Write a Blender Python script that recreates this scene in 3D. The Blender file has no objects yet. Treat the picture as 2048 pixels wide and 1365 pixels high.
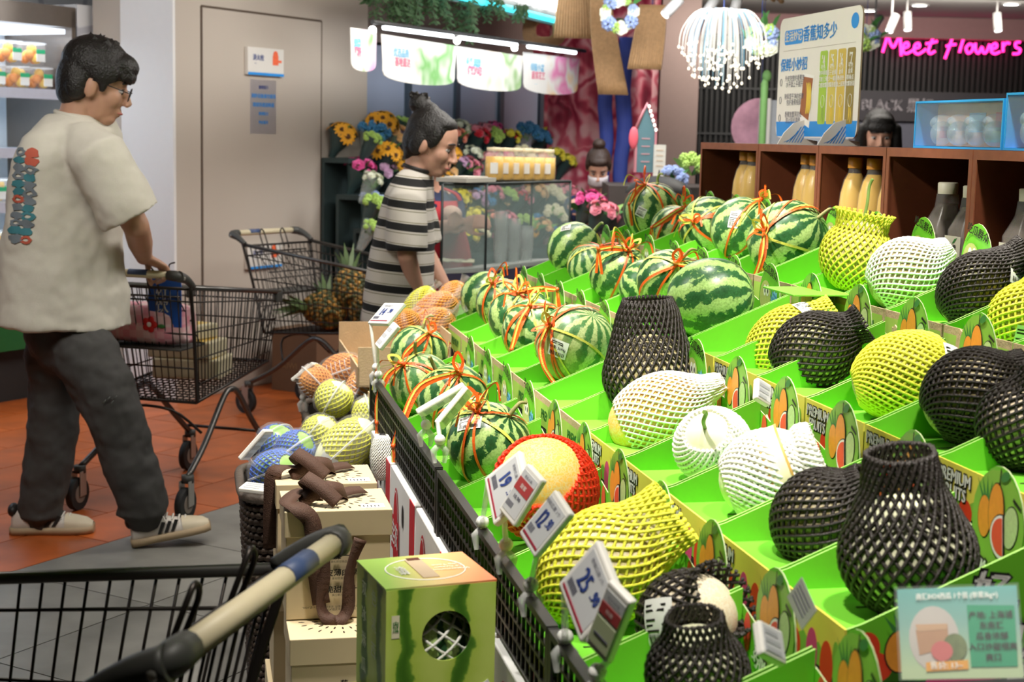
import bpy, math, random
from math import sin, cos, pi, radians as RAD, sqrt, atan2
from mathutils import Vector as V, Matrix as M, Quaternion, noise as mnoise
random.seed(7)
rnd = random.random
def ru(a, b): return a + (b - a) * random.random()
SC = bpy.context.scene
COL = SC.collection
# ------------------------------------------------------------------ camera
HC = 1.5; FP = 3030.6; PIT = .1348; ROLL = .0233
FW = V((0, cos(PIT), -sin(PIT))); U0 = V((0, sin(PIT), cos(PIT)))
CR = V((1, 0, 0)) * cos(ROLL) + U0 * sin(ROLL)
CU = U0 * cos(ROLL) - V((1, 0, 0)) * sin(ROLL)
cd = bpy.data.cameras.new('camera'); cam = bpy.data.objects.new('camera', cd); COL.objects.link(cam)
cam.matrix_world = M.Translation((0, 0, HC)) @ M((CR, CU, -FW)).transposed().to_4x4()
cd.sensor_width = 36; cd.lens = FP / 2048 * 36; cd.clip_start = .05; cd.clip_end = 60
cd.dof.use_dof = True; cd.dof.focus_distance = 3.2; cd.dof.aperture_fstop = 7.5
SC.camera = cam
SC.view_settings.view_transform = 'Standard'; SC.view_settings.look = 'None'
SC.view_settings.exposure = 0.9; SC.view_settings.gamma = 1; SC.view_settings.use_curve_mapping = False
# ------------------------------------------------------------------ light
W = bpy.data.worlds.new('world'); SC.world = W; W.use_nodes = True
W.node_tree.nodes['Background'].inputs[0].default_value = (.9, .92, 1, 1)
W.node_tree.nodes['Background'].inputs[1].default_value = .12
def spot(loc, tgt, power, col=(1, .93, .82), ang=60, size=.06, blend=.6):
    l = bpy.data.lights.new('spot_lamp', 'SPOT'); l.energy = power; l.color = col; l.spot_size = RAD(ang); l.spot_blend = blend
    l.shadow_soft_size = size; o = bpy.data.objects.new('spot_lamp', l); COL.objects.link(o); o.location = loc
    o.rotation_euler = (V(tgt) - V(loc)).to_track_quat('-Z', 'Y').to_euler(); return o
def area(loc, tgt, power, sx, sy, col=(1, .95, .88)):  # area light added under the ceiling to brighten a zone, no fixture built
    l = bpy.data.lights.new('area_fill_light', 'AREA'); l.shape = 'RECTANGLE'; l.size = sx; l.size_y = sy; l.energy = power; l.color = col
    o = bpy.data.objects.new('area_fill_light', l); COL.objects.link(o); o.location = loc
    o.rotation_euler = (V(tgt) - V(loc)).to_track_quat('-Z', 'Y').to_euler(); return o
# stand frame: s to the right across the rows, t along the front edge, z up
YA = .2067
SV = V((cos(YA), sin(YA), 0)); SU = V((-sin(YA), cos(YA), 0))
def S(s, t, z): return SV * s + SU * t + V((0, 0, z))
WARM = (1, .94, .85)
for s_, t_, e_ in ((.55, 1.7, 74), (1.25, 1.9, 80), (.6, 2.7, 100), (1.3, 2.9, 105), (.6, 3.8, 105), (1.3, 4.0, 100), (1.75, 3.2, 60), (.7, 4.8, 60)):
    spot(S(s_ - .25, t_ - .35, 2.55), S(s_, t_, .95), e_, WARM, 50, .05)
spot((-.55, 2.7, 2.55), (-.35, 3.1, .5), 62, WARM, 55)
area((-1.5, 3.9, 2.55), (-1.5, 5.0, .3), 28, 1.2, 1.2)
area((-.5, 7.5, 2.57), (-1.1, 9.0, 1.0), 13, .8, .6)  # added to light the right end of the pillar
area((.15, 5.6, 2.57), (-.25, 6.3, 1.0), 26, 1.0, .8)  # added to brighten the striped woman
area((.5, 7.2, 2.57), (.4, 7.4, 0), 18, 1.4, .6)
spot(S(.1, 3.3, 2.5), S(1.8, 3.95, 1.6), 60, WARM, 46)
area((.8, 8.7, 2.5), (.05, 10.0, .9), 17, 1.0, .4, (.95, .97, 1))
area((-2.7, 6.9, 2.57), (-2.3, 8.4, 1.6), 9, .8, .5, (.95, .97, 1))  # added to brighten the pale wall beside the fridge
area((1.8, 8.6, 2.57), (1.8, 9, 0), 18, 1.2, .8, WARM)
area((2.6, 11.6, 2.45), (2.6, 13.5, 1), 26, 3, .6, WARM)
# ------------------------------------------------------------------ pixel -> world helpers
def ray(px, py):
    return FW + CR * ((px - 1024) / FP) + CU * ((682.5 - py) / FP)
CP = V((0, 0, HC))
def aty(px, py, Y):
    d = ray(px, py); return CP + d * (Y / d.y)
def atz(px, py, z):
    d = ray(px, py); return CP + d * ((z - HC) / d.z)
def ats(px, py, s):
    d = ray(px, py); return CP + d * (s / d.dot(SV))
def atn(px, py, p0, n):
    d = ray(px, py); n = V(n); return CP + d * ((V(p0) - CP).dot(n) / d.dot(n))
def depth(p): return (V(p) - CP).dot(FW)
def stc(p): p = V(p); return p.dot(SV), p.dot(SU), p.z
# ------------------------------------------------------------------ materials
MC = {}
def _n(nt, t, **k):
    n = nt.nodes.new(t)
    for a, b in k.items(): setattr(n, a, b)
    return n
def base(name):
    m = bpy.data.materials.new(name); m.use_nodes = True; nt = m.node_tree
    return m, nt, nt.nodes['Principled BSDF'], nt.links.new
def rgba(c): return (c[0], c[1], c[2], 1)
def P(name, col, rough=.5, metal=0, var=.08, scale=25, bump=0, bscale=None, alpha=1, emis=0, ecol=None, trans=0, ior=1.45, coat=0, sheen=0, spec=None, co='Object', sss=0):
    if name in MC: return MC[name]
    m, nt, b, L = base(name)
    tc = _n(nt, 'ShaderNodeTexCoord')
    nz = _n(nt, 'ShaderNodeTexNoise'); nz.inputs['Scale'].default_value = scale; nz.inputs['Detail'].default_value = 4
    L(tc.outputs[co], nz.inputs['Vector'])
    mx = _n(nt, 'ShaderNodeMix', data_type='RGBA')
    mx.inputs[6].default_value = rgba([max(0, c * (1 - var)) for c in col]); mx.inputs[7].default_value = rgba([min(1, c * (1 + var)) for c in col])
    L(nz.outputs['Fac'], mx.inputs[0]); L(mx.outputs[2], b.inputs['Base Color'])
    b.inputs['Roughness'].default_value = rough; b.inputs['Metallic'].default_value = metal; b.inputs['Alpha'].default_value = alpha
    b.inputs['Transmission Weight'].default_value = trans; b.inputs['IOR'].default_value = ior; b.inputs['Coat Weight'].default_value = coat
    b.inputs['Sheen Weight'].default_value = sheen; b.inputs['Subsurface Weight'].default_value = sss
    if sss: b.inputs['Subsurface Radius'].default_value = (.02, .012, .008); b.inputs['Subsurface Scale'].default_value = .3
    if spec is not None: b.inputs['Specular IOR Level'].default_value = spec
    if emis: b.inputs['Emission Color'].default_value = rgba(ecol or col); b.inputs['Emission Strength'].default_value = emis
    if bump:
        bn = _n(nt, 'ShaderNodeTexNoise'); bn.inputs['Scale'].default_value = bscale or scale * 4; bn.inputs['Detail'].default_value = 3
        L(tc.outputs[co], bn.inputs['Vector']); bp = _n(nt, 'ShaderNodeBump'); bp.inputs['Strength'].default_value = bump; bp.inputs['Distance'].default_value = .01
        L(bn.outputs['Fac'], bp.inputs['Height']); L(bp.outputs['Normal'], b.inputs['Normal'])
    MC[name] = m; return m
def ramp(nt, stops, interp='LINEAR'):
    r = _n(nt, 'ShaderNodeValToRGB'); r.color_ramp.interpolation = interp
    e = r.color_ramp.elements
    while len(e) > 1: e.remove(e[-1])
    e[0].position = stops[0][0]; e[0].color = rgba(stops[0][1])
    for p, c in stops[1:]:
        x = e.new(p); x.color = rgba(c)
    return r
def math_(nt, op, a, b=None, c=None):
    n = _n(nt, 'ShaderNodeMath', operation=op)
    for i, x in enumerate((a, b, c)):
        if x is None: continue
        if hasattr(x, 'is_output') or hasattr(x, 'links'): nt.links.new(x, n.inputs[i])
        else: n.inputs[i].default_value = x
    return n.outputs[0]
def FILM():
    return P('clear_plastic', (1, 1, 1), .06, alpha=.10, var=0, spec=.8, bump=.25, bscale=60)
def FILM2():
    return P('cling_film', (1, .98, .95), .1, alpha=.16, var=0, spec=1, bump=.9, bscale=45)
def GLASS():
    return P('pane_glass', (.55, .7, .68), .02, alpha=.13, var=0, spec=.6)
# ------------------------------------------------------------------ mesh builder
class MB:
    def __init__(s): s.v = []; s.f = []; s.m = []; s.sm = []; s.X = [M.Identity(4)]; s.uv = {}
    def push(s, m): s.X.append(s.X[-1] @ m); return s
    def pop(s): s.X.pop(); return s
    def av(s, p): s.v.append(s.X[-1] @ V(p)); return len(s.v) - 1
    def fc(s, idx, mat=0, sm=False): s.f.append(tuple(idx)); s.m.append(mat); s.sm.append(sm)
    def poly(s, pts, mat=0, sm=False): s.fc([s.av(p) for p in pts], mat, sm); return s
    def box(s, c, d, mat=0, rot=None):
        x, y, z = d[0] / 2, d[1] / 2, d[2] / 2
        T = M.Translation(c) @ (rot.to_4x4() if rot is not None else M.Identity(4))
        i = [s.av(T @ V(p)) for p in ((-x, -y, -z), (x, -y, -z), (x, y, -z), (-x, y, -z), (-x, -y, z), (x, -y, z), (x, y, z), (-x, y, z))]
        for q in ((0, 3, 2, 1), (4, 5, 6, 7), (0, 1, 5, 4), (1, 2, 6, 5), (2, 3, 7, 6), (3, 0, 4, 7)): s.fc([i[k] for k in q], mat)
        return s
    def bx(s, a, b, mat=0):
        return s.box([(a[k] + b[k]) / 2 for k in range(3)], [abs(b[k] - a[k]) for k in range(3)], mat)
    def rings(s, R, mat=0, sm=True, close=True, cap0=False, cap1=False):
        n = len(R[0]); I = [[s.av(p) for p in r] for r in R]
        for a, b in zip(I, I[1:]):
            for k in range(n if close else n - 1):
                s.fc((a[k], a[(k + 1) % n], b[(k + 1) % n], b[k]), mat, sm)
        if cap0: s.fc(I[0][::-1], mat, False)
        if cap1: s.fc(I[-1], mat, False)
        return s
    def tube(s, pts, r, n=6, mat=0, caps=True, closed=False, flat=None, sm=True):
        pts = [V(p) for p in pts]; R = []; N = len(pts); up = None
        for i, p in enumerate(pts):
            if closed: t = (pts[(i + 1) % N] - pts[i - 1])
            else: t = pts[min(i + 1, N - 1)] - pts[max(i - 1, 0)]
            if t.length < 1e-9: t = V((0, 0, 1))
            t.normalize()
            if up is None:
                up = V((0, 0, 1)) if abs(t.z) < .9 else V((1, 0, 0))
            a = (up - t * up.dot(t))
            if a.length < 1e-6: a = t.orthogonal()
            a.normalize(); up = a; b = t.cross(a)
            rr = r[i] if isinstance(r, (list, tuple)) else r
            fa, fb = flat or (1, 1)
            R.append([p + a * (rr * fa * cos(2 * pi * k / n)) + b * (rr * fb * sin(2 * pi * k / n)) for k in range(n)])
        if closed: R.append(R[0])
        return s.rings(R, mat, sm, True, caps and not closed, caps and not closed)
    def cyl(s, a, b, r0, r1=None, n=12, mat=0): return s.tube([a, b], [r0, r0 if r1 is None else r1], n, mat)
    def lathe(s, prof, n=24, mat=0, cap0=False, cap1=False, sx=1, sy=1, sm=True, a0=0):
        return s.rings([[(r * sx * cos(a0 + 2 * pi * k / n), r * sy * sin(a0 + 2 * pi * k / n), z) for k in range(n)] for r, z in prof], mat, sm, True, cap0, cap1)
    def ell(s, c, r, n=16, m=10, mat=0, rot=None):
        T = M.Translation(c) @ (rot.to_4x4() if rot is not None else M.Identity(4)); s.push(T)
        s.rings([[(r[0] * sin(pi * j / m) * cos(2 * pi * k / n), r[1] * sin(pi * j / m) * sin(2 * pi * k / n), -r[2] * cos(pi * j / m)) for k in range(n)] for j in range(m + 1)], mat); s.pop(); return s
    def prism(s, out, d, mat=0, side=None):
        # outline in local XY, thickness d along +Z
        a = [s.av((x, y, 0)) for x, y in out]; b = [s.av((x, y, d)) for x, y in out]
        s.fc(a[::-1], mat); s.fc(b, mat); n = len(out)
        for k in range(n): s.fc((a[k], a[(k + 1) % n], b[(k + 1) % n], b[k]), mat if side is None else side)
        return s
    def ribbon(s, pts, w, nrm, mat=0, taper=None, sm=True):
        pts = [V(p) for p in pts]; N = len(pts); L = []; R = []
        for i, p in enumerate(pts):
            t = pts[min(i + 1, N - 1)] - pts[max(i - 1, 0)]
            nn = V(nrm[i] if isinstance(nrm, list) else nrm); sd = t.cross(nn)
            if sd.length < 1e-9: sd = t.orthogonal()
            sd.normalize(); ww = (w[i] if isinstance(w, list) else w) / 2
            L.append(s.av(p - sd * ww)); R.append(s.av(p + sd * ww))
        for i in range(N - 1): s.fc((L[i], R[i], R[i + 1], L[i + 1]), mat, sm)
        return s
    def mesh(s, name, mats):
        me = bpy.data.meshes.new(name); me.from_pydata([tuple(p) for p in s.v], [], s.f)
        for m in (mats if isinstance(mats, (list, tuple)) else [mats]): me.materials.append(m)
        me.polygons.foreach_set('material_index', s.m); me.polygons.foreach_set('use_smooth', s.sm)
        me.update(); return me
    def build(s, name, mats, parent=None, loc=None, rot=None, bev=0, solid=0, mods=()):
        o = bpy.data.objects.new(name, s.mesh(name, mats)); COL.objects.link(o)
        if parent is not None: o.parent = parent
        if loc is not None: o.location = loc
        if rot is not None:
            if isinstance(rot, (int, float)): o.rotation_euler = (0, 0, rot)
            else: o.rotation_mode = 'QUATERNION'; o.rotation_quaternion = rot.to_quaternion() if isinstance(rot, M) else rot
        if solid:
            q = o.modifiers.new('solid', 'SOLIDIFY'); q.thickness = solid; q.offset = 0
        if bev:
            q = o.modifiers.new('bevel', 'BEVEL'); q.width = bev; q.segments = 2; q.limit_method = 'ANGLE'
        return o
def tag(o, label=None, cat=None, group=None, kind=None):
    if label: o['label'] = label
    if cat: o['category'] = cat
    if group: o['group'] = group
    if kind: o['kind'] = kind
    return o
def thing(name, label, cat, loc=(0, 0, 0), rot=0, group=None):
    o = bpy.data.objects.new(name, None); COL.objects.link(o); o.location = loc; o.empty_display_size = .05
    if isinstance(rot, (int, float)): o.rotation_euler = (0, 0, rot)
    else: o.rotation_mode = 'QUATERNION'; o.rotation_quaternion = rot.to_quaternion() if isinstance(rot, M) else rot
    return tag(o, label, cat, group)
def copyt(o, parent=None):
    c = o.copy(); COL.objects.link(c); c.parent = parent
    for ch in o.children: copyt(ch, c)
    return c
def struct(o): o['kind'] = 'structure'; return o
def basis(x, y, z): return M((V(x), V(y), V(z))).transposed()
def axis_rot(zdir, hint=(0, 0, 1)):
    z = V(zdir).normalized(); x = V(hint).cross(z)
    if x.length < 1e-4: x = V((1, 0, 0)).cross(z)
    x.normalize(); return basis(x, z.cross(x), z)
def face_rot(n, up=(0, 0, 1)):
    # local +Z = n (outward), local +Y ~ up, local X to the reader's right
    n = V(n).normalized(); u = V(up); u = (u - n * u.dot(n)).normalized(); return basis(u.cross(n), u, n)
# deferred lettering (all fonts resolved at the end in one go)
TX = []
def text(body, size, mat, parent, loc=(0, 0, 0), rot=None, name='lettering', sx=1, ext=0, bold=0, align='CENTER', sp=1, shear=0, ls=1):
    o = bpy.data.objects.new(name, bpy.data.meshes.new(name)); COL.objects.link(o); o.parent = parent; o.location = loc
    if rot is not None:
        o.rotation_mode = 'QUATERNION'; o.rotation_quaternion = rot.to_quaternion()
    if bold < .08 * size: bold = min(bold, .032 * size)
    TX.append((o, body, size, mat, sx, ext, bold, align, sp, shear, ls)); return o
def flush_text():
    import bmesh
    tmp = {}
    for o, body, size, mat, sx, ext, bold, align, sp, shear, ls in TX:
        out = bold >= .08 * size; key = (body, size, ext, bold if out else 0, align, sp, shear, ls)
        if key in tmp: continue
        c = bpy.data.curves.new('f', 'FONT'); c.body = body; c.size = size; c.extrude = ext; c.offset = key[3]; c.align_x = align; c.align_y = 'CENTER'
        c.resolution_u = 2; c.space_character = sp; c.shear = shear; c.space_line = ls
        f = bpy.data.objects.new('f', c); COL.objects.link(f); tmp[key] = f
    dg = bpy.context.evaluated_depsgraph_get(); ms = {}
    for key, f in tmp.items(): ms[key] = bpy.data.meshes.new_from_object(f.evaluated_get(dg))
    for key, f in tmp.items():
        c = f.data; bpy.data.objects.remove(f); bpy.data.curves.remove(c)
    for o, body, size, mat, sx, ext, bold, align, sp, shear, ls in TX:
        out = bold >= .08 * size; key = (body, size, ext, bold if out else 0, align, sp, shear, ls); bm = bmesh.new()
        for dx in ((0,) if out or bold <= 0 else (-bold, bold)):      # heavier strokes: the glyphs printed twice, slightly apart
            me = ms[key].copy(); me.transform(M.Translation((dx, dx * .5, 0)) @ M.Diagonal((sx, 1, 1, 1))); bm.from_mesh(me); bpy.data.meshes.remove(me)
        bm.to_mesh(o.data); bm.free(); o.data.materials.clear(); o.data.materials.append(mat)
        for p in o.data.polygons: p.material_index = 0
    for me in ms.values(): bpy.data.meshes.remove(me)
def smoothstep(a, b, x):
    x = max(0, min(1, (x - a) / (b - a))); return x * x * (3 - 2 * x)
def interp(tab, x):
    for (x0, y0), (x1, y1) in zip(tab, tab[1:]):
        if x <= x1:
            k = 0 if x1 == x0 else (x - x0) / (x1 - x0); return y0 + (y1 - y0) * max(0, k)
    return tab[-1][1]
def spline(pts, n=8):
    pts = [V(p) for p in pts]; out = []
    for i in range(len(pts) - 1):
        p0, p1, p2, p3 = pts[max(i - 1, 0)], pts[i], pts[i + 1], pts[min(i + 2, len(pts) - 1)]
        for k in range(n):
            t = k / n; out.append(.5 * ((2 * p1) + (p2 - p0) * t + (2 * p0 - 5 * p1 + 4 * p2 - p3) * t * t + (3 * p1 - p0 - 3 * p2 + p3) * t ** 3))
    out.append(pts[-1]); return out
# ================================================================== room shell
GA = RAD(29.5)
D1 = V((sin(GA), cos(GA), 0)); DN = V((cos(GA), -sin(GA), 0)); ROTG = -GA     # local Y -> D1, local X -> DN
def G(a, b, z=0): return D1 * a + DN * b + V((0, 0, z))
def gpt(p): p = V(p); return p.dot(D1), p.dot(DN)
def tilemat(name, c, var, rough, bump=.05, sc=6):
    m, nt, b, L = base(name); tc = _n(nt, 'ShaderNodeTexCoord'); oi = _n(nt, 'ShaderNodeObjectInfo')
    ad = _n(nt, 'ShaderNodeVectorMath', operation='ADD'); L(tc.outputs['Object'], ad.inputs[0]); L(oi.outputs['Location'], ad.inputs[1])
    nz = _n(nt, 'ShaderNodeTexNoise'); nz.inputs['Scale'].default_value = sc; nz.inputs['Detail'].default_value = 6; L(ad.outputs[0], nz.inputs['Vector'])
    r = ramp(nt, [(.3, [x * (1 - var) for x in c]), (.7, [x * (1 + var) for x in c])]); L(nz.outputs['Fac'], r.inputs[0])
    hv = _n(nt, 'ShaderNodeHueSaturation'); L(math_(nt, 'MULTIPLY_ADD', oi.outputs['Random'], .25, .87), hv.inputs['Value']); L(r.outputs[0], hv.inputs['Color']); L(hv.outputs[0], b.inputs['Base Color'])
    b.inputs['Roughness'].default_value = rough
    bp = _n(nt, 'ShaderNodeBump'); bp.inputs['Strength'].default_value = bump; L(nz.outputs['Fac'], bp.inputs['Height']); L(bp.outputs[0], b.inputs['Normal'])
    return m
TER = tilemat('terracotta_tile', (.47, .105, .02), .22, .38); GRY = tilemat('grey_stone_tile', (.19, .186, .17), .2, .42)
fl = MB().bx((-9, -1.5, -.06), (9, 17, -.006)).build('floor', P('floor_grout', (.075, .05, .035), .8)); struct(fl)
def tile(w, l, name): return MB().bx((.002, .002, -.006), (l * 0 + w - .002, l - .002, 0)).mesh(name, GRY if name == 'floor_tile' else TER)
BB = -3.90
gm = MB().bx((.0025, .0025, -.006), (.6275, .6275, 0)).mesh('floor_tile', GRY)
om = MB().bx((.0025, .0025, -.006), (.3075, .6175, 0)).mesh('floor_tile', TER)
def addtile(me, a, b):
    o = bpy.data.objects.new('floor_tile', me); COL.objects.link(o); o.parent = fl; o.location = G(a, b, 0); o.rotation_euler = (0, 0, ROTG)
for i in range(-4, 12):
    for j in range(0, 9):
        a, b = 3.49 - .63 * 3 + .63 * i, BB + .63 * j; c = G(a + .3, b + .3)
        if -2.2 < c.x < 2.8 and .3 < c.y < 9.2: addtile(gm, a, b)
for j in range(1, 12):
    for i in range(-2, 14):
        a, b = 2.4 + .62 * i + (.31 if j % 2 else 0), BB - .31 * j; c = G(a + .3, b + .15)
        if c.x > -4.2 and 4 < c.y < 11.5 and c.x < .6: addtile(om, a, b)
CEIL = P('ceiling_paint', (.40, .38, .36), .85, var=.03)
struct(MB().bx((-9, -1.5, 2.6), (9, 17, 2.7)).build('ceiling', CEIL))
struct(MB().bx((-9, 15, 0), (9, 15.1, 2.6)).build('wall_back', P('back_wall_dark', (.05, .045, .045), .7)))
struct(MB().bx((8.9, -1.5, 0), (9, 17, 2.6)).build('wall_right', P('side_wall_paint', (.35, .33, .31), .8)))
struct(MB().bx((-9, -1.6, 0), (9, -1.5, 2.6)).build('wall_front', P('side_wall_paint', (.35, .33, .31), .8)))
struct(MB().bx((-9, -1.5, 0), (-8.9, 17, 2.6)).build('wall_far_left', P('side_wall_paint', (.35, .33, .31), .8)))
# pillar with the flush service door
WALLP = P('pillar_paint', (.50, .44, .375), .75, var=.03, scale=3)
pb = gpt((-1.42, 8.97, 0))[1]
aL = gpt(atn(353, 400, G(0, pb), DN))[0]; aR = gpt(atn(732, 400, G(0, pb), DN))[0]; aLb = aL
pl = MB(); pl.bx((-.6, aL, 0), (0, aR, 2.6)); 
o = pl.build('wall_left', WALLP, None, G(0, pb, 0), ROTG); struct(o)
dA = gpt(atn(403, 300, G(0, pb), DN))[0]; dB = gpt(atn(641, 300, G(0, pb), DN))[0]; zt = atn(403, 12, G(0, pb), DN).z
DARK = P('gap_shadow', (.10, .07, .05), .8)
d = MB().bx((-.02, dA + .008, .01), (.006, dB - .008, zt - .008)).build('door_1', WALLP, None, G(0, pb, 0), ROTG); struct(d)
for n_, (x0, x1, z0, z1) in enumerate(((dA - .006, dA + .006, 0, zt), (dB - .006, dB + .006, 0, zt), (dA, dB, zt - .006, zt + .006))):
    MB().bx((-.001, x0, z0), (.0035, x1, z1)).build('door_gap', DARK, d, (0, 0, 0))
RW = basis(D1, (0, 0, 1), DN)           # reader faces the pillar
def on_wall(px, py, e=0): return atn(px, py, G(0, pb), DN) + DN * e
INKB = P('ink_navy', (.03, .06, .25), .5); BLUEP = P('print_blue', (.02, .28, .75), .4); REDO = P('print_red_orange', (.85, .14, .05), .45); SIGNW = P('sign_white', (.70, .67, .62), .5, var=.02)
def wall_sign(px0, py0, px1, py1, label, txt):
    c = on_wall((px0 + px1) / 2, (py0 + py1) / 2, .006); w_ = (on_wall(px1, py0) - on_wall(px0, py0)).dot(D1); h_ = (on_wall(px0, py0) - on_wall(px0, py1)).z
    t = thing('wall_sign', label, 'sign', c, RW)
    MB().bx((-w_ / 2, -h_ / 2, 0), (w_ / 2, h_ / 2, .025)).build('plate', SIGNW, t, bev=.003)
    MB().bx((-w_ / 2, -h_ / 2, .0255), (w_ / 2, -h_ / 2 + h_ * .1, .0265)).build('blue_strip', BLUEP, t)
    text(txt, h_ * .24, INKB, t, (-w_ * .22, h_ * .12, .0265), M.Identity(3), bold=.002, sx=.9)
    text('FIRE', h_ * .06, INKB, t, (-w_ * .3, -h_ * .08, .0265), M.Identity(3))
    m = MB(); m.bx((w_ * .18, -h_ * .1, .0257), (w_ * .34, h_ * .25, .0262)); m.build('red_symbol', REDO, t); MB().bx((w_ * .34, 0, .0257), (w_ * .43, h_ * .09, .0262)).build('red_symbol', REDO, t)
    MB().ell((w_ * .26, h_ * .28, .026), (w_ * .07, w_ * .07, .001), 12, 6).build('red_symbol', REDO, t)
wall_sign(488, 96, 560, 152, 'white hydrant sign with blue bottom strip high on the service door', '消火栓')
wall_sign(488, 487, 556, 536, 'white extinguisher sign with blue strip behind the pineapple cart', '灭火器')
c = on_wall(525, 214, .004); w_ = (on_wall(551, 214) - on_wall(499, 214)).dot(D1); t = thing('paper_notice', 'small printed paper notice in a plastic sleeve on the service door', 'notice', c, RW)
MB().bx((-w_ / 2, -.155, 0), (w_ / 2, .155, .002)).build('sheet', P('notice_paper', (.58, .54, .56), .3), t)
for k, s_ in enumerate(('重要提示', '消防设施请勿遮挡', '请保持通道畅通', '谢谢配合', '物业服务')): text(s_, .022 + .006 * (k in (1, 2)), BLUEP if k else INKB, t, (0, .11 - .05 * k, .0035), M.Identity(3), bold=.0008)
# pillar's left return, patterned panel and wall over the fridge
WHT = P('white_panel', (.74, .75, .77), .5, var=.03, scale=4)
k = gpt(atn(250, 400, G(aL, 0), D1))[1] - pb
struct(MB().bx((k, 0, 0), (.0, .02, 2.6)).build('wall_return', P('return_lit_paint', (.76, .75, .74), .7, var=.02), None, G(aL - .021, pb, 0), ROTG))  # brighter light on this side of the pillar is put into its colour
fb = gpt((-2.66, 8.08, 0))[1]
fR = gpt(atn(155, 300, G(0, fb), DN))[0]
m_, nt, b_, L_ = base('patterned_panel'); tc = _n(nt, 'ShaderNodeTexCoord'); vo = _n(nt, 'ShaderNodeTexVoronoi', feature='DISTANCE_TO_EDGE'); vo.inputs['Scale'].default_value = 2.2; L_(tc.outputs['Object'], vo.inputs['Vector'])
r_ = ramp(nt, [(0, (.50, .51, .56)), (.03, (.50, .51, .56)), (.045, (.74, .75, .77)), (1, (.74, .75, .77))]); L_(vo.outputs['Distance'], r_.inputs[0]); L_(r_.outputs[0], b_.inputs['Base Color']); b_.inputs['Roughness'].default_value = .5
pw = gpt(atn(248, 300, G(0, fb), DN))[0]
struct(MB().bx((-.75, 0, 0), (0, pw - fR - .03, 2.16)).build('wall_panel', m_, None, G(fR + .012, fb, 0), ROTG))
struct(MB().bx((-.1, -3, 0), (0, 1.2, 2.6)).build('wall_behind_fridge', m_, None, G(fR, fb - .78, 0), ROTG))
# ------------------------------------------------------------------ fridge with boxed fruit
STL = P('steel_brown', (.20, .17, .145), .35, metal=.7); FRI = P('fridge_white', (.62, .68, .74), .4); SHG = P('shelf_edge', (.55, .58, .70), .3)
fr = thing('display_fridge', 'open multideck fridge with boxed fruit behind the man', 'fridge', G(fR, fb, 0), ROTG)
FL = 2.6
zt_ = [aty(20, y, 8.1).z for y in (13, 62)]
MB().bx((-.55, -FL, .38), (-.52, -.03, 2.05)).build('back_panel', FRI, fr)
MB().bx((-.6, -.03, .12), (.0, 0, 2.12)).build('end_panel', STL, fr)
hd = MB(); hd.push(M.Rotation(0, 4, 'X')); hd.bx((-.55, -FL, 2.03), (0, 0, 2.14)); hd.pop(); hd.build('canopy', STL, fr)
MB().bx((-.5, -FL, 1.995), (-.03, -.05, 2.02)).build('canopy_lamp', P('fridge_lamp', (.8, .88, 1), .4, emis=1.2, ecol=(.75, .85, 1)), fr)
shz = [aty(40, y, 8.25).z for y in (178, 297, 405, 510)]
for z in shz:
    s_ = MB().bx((-.5, -FL, z - .012), (-.06, -.04, z)).build('shelf', FRI, fr)
    MB().bx((-.06, -FL, z - .05), (-.045, -.04, z + .004)).build('price_rail', SHG, s_); MB().bx((-.1, -FL, z - .022), (-.07, -.05, z - .013)).build('led_strip', P('fridge_led', (.8, .9, 1), .4, emis=2.2, ecol=(.7, .85, 1)), s_)
    l_ = bpy.data.lights.new('shelf_led', 'AREA'); l_.shape = 'RECTANGLE'; l_.size = .05; l_.size_y = 2.4; l_.energy = 2.0; l_.color = (.72, .86, 1); lo = bpy.data.objects.new('shelf_led', l_); COL.objects.link(lo); lo.location = G(fR - 1.3, fb - .12, z - .03); lo.rotation_euler = (0, .5, ROTG)
MB().bx((-.5, -FL, .40), (.02, -.02, .46)).build('deck', P('crate_green', (.03, .35, .06), .5), fr)
MB().bx((0, -FL, .30), (.03, 0, .62)).build('front_panel', P('fridge_green', (.01, .10, .02), .4), fr)
MB().bx((0.03, -FL, .50), (.045, 0, .56)).build('bumper', STL, fr)
MB().bx((-.55, -FL, .0), (-.1, 0, .3)).build('plinth', P('stand_black', (.02, .02, .02), .6), fr)
l_ = bpy.data.lights.new('fridge_tube', 'AREA'); l_.shape = 'RECTANGLE'; l_.size = .2; l_.size_y = 2.4; l_.energy = 3.2; l_.color = (.75, .87, 1); lo = bpy.data.objects.new('fridge_tube', l_); COL.objects.link(lo); lo.location = G(fR - 1.3, fb - .12, 1.985); lo.rotation_euler = (0, 0, ROTG)
ORF = P('orange_peel', (.80, .26, .02), .45, var=.15, bump=.15, bscale=300); LEM = P('yellow_fruit_peel', (.82, .50, .05), .45, var=.12)
TAGG = P('tag_green', (.03, .45, .2), .5)
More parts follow.
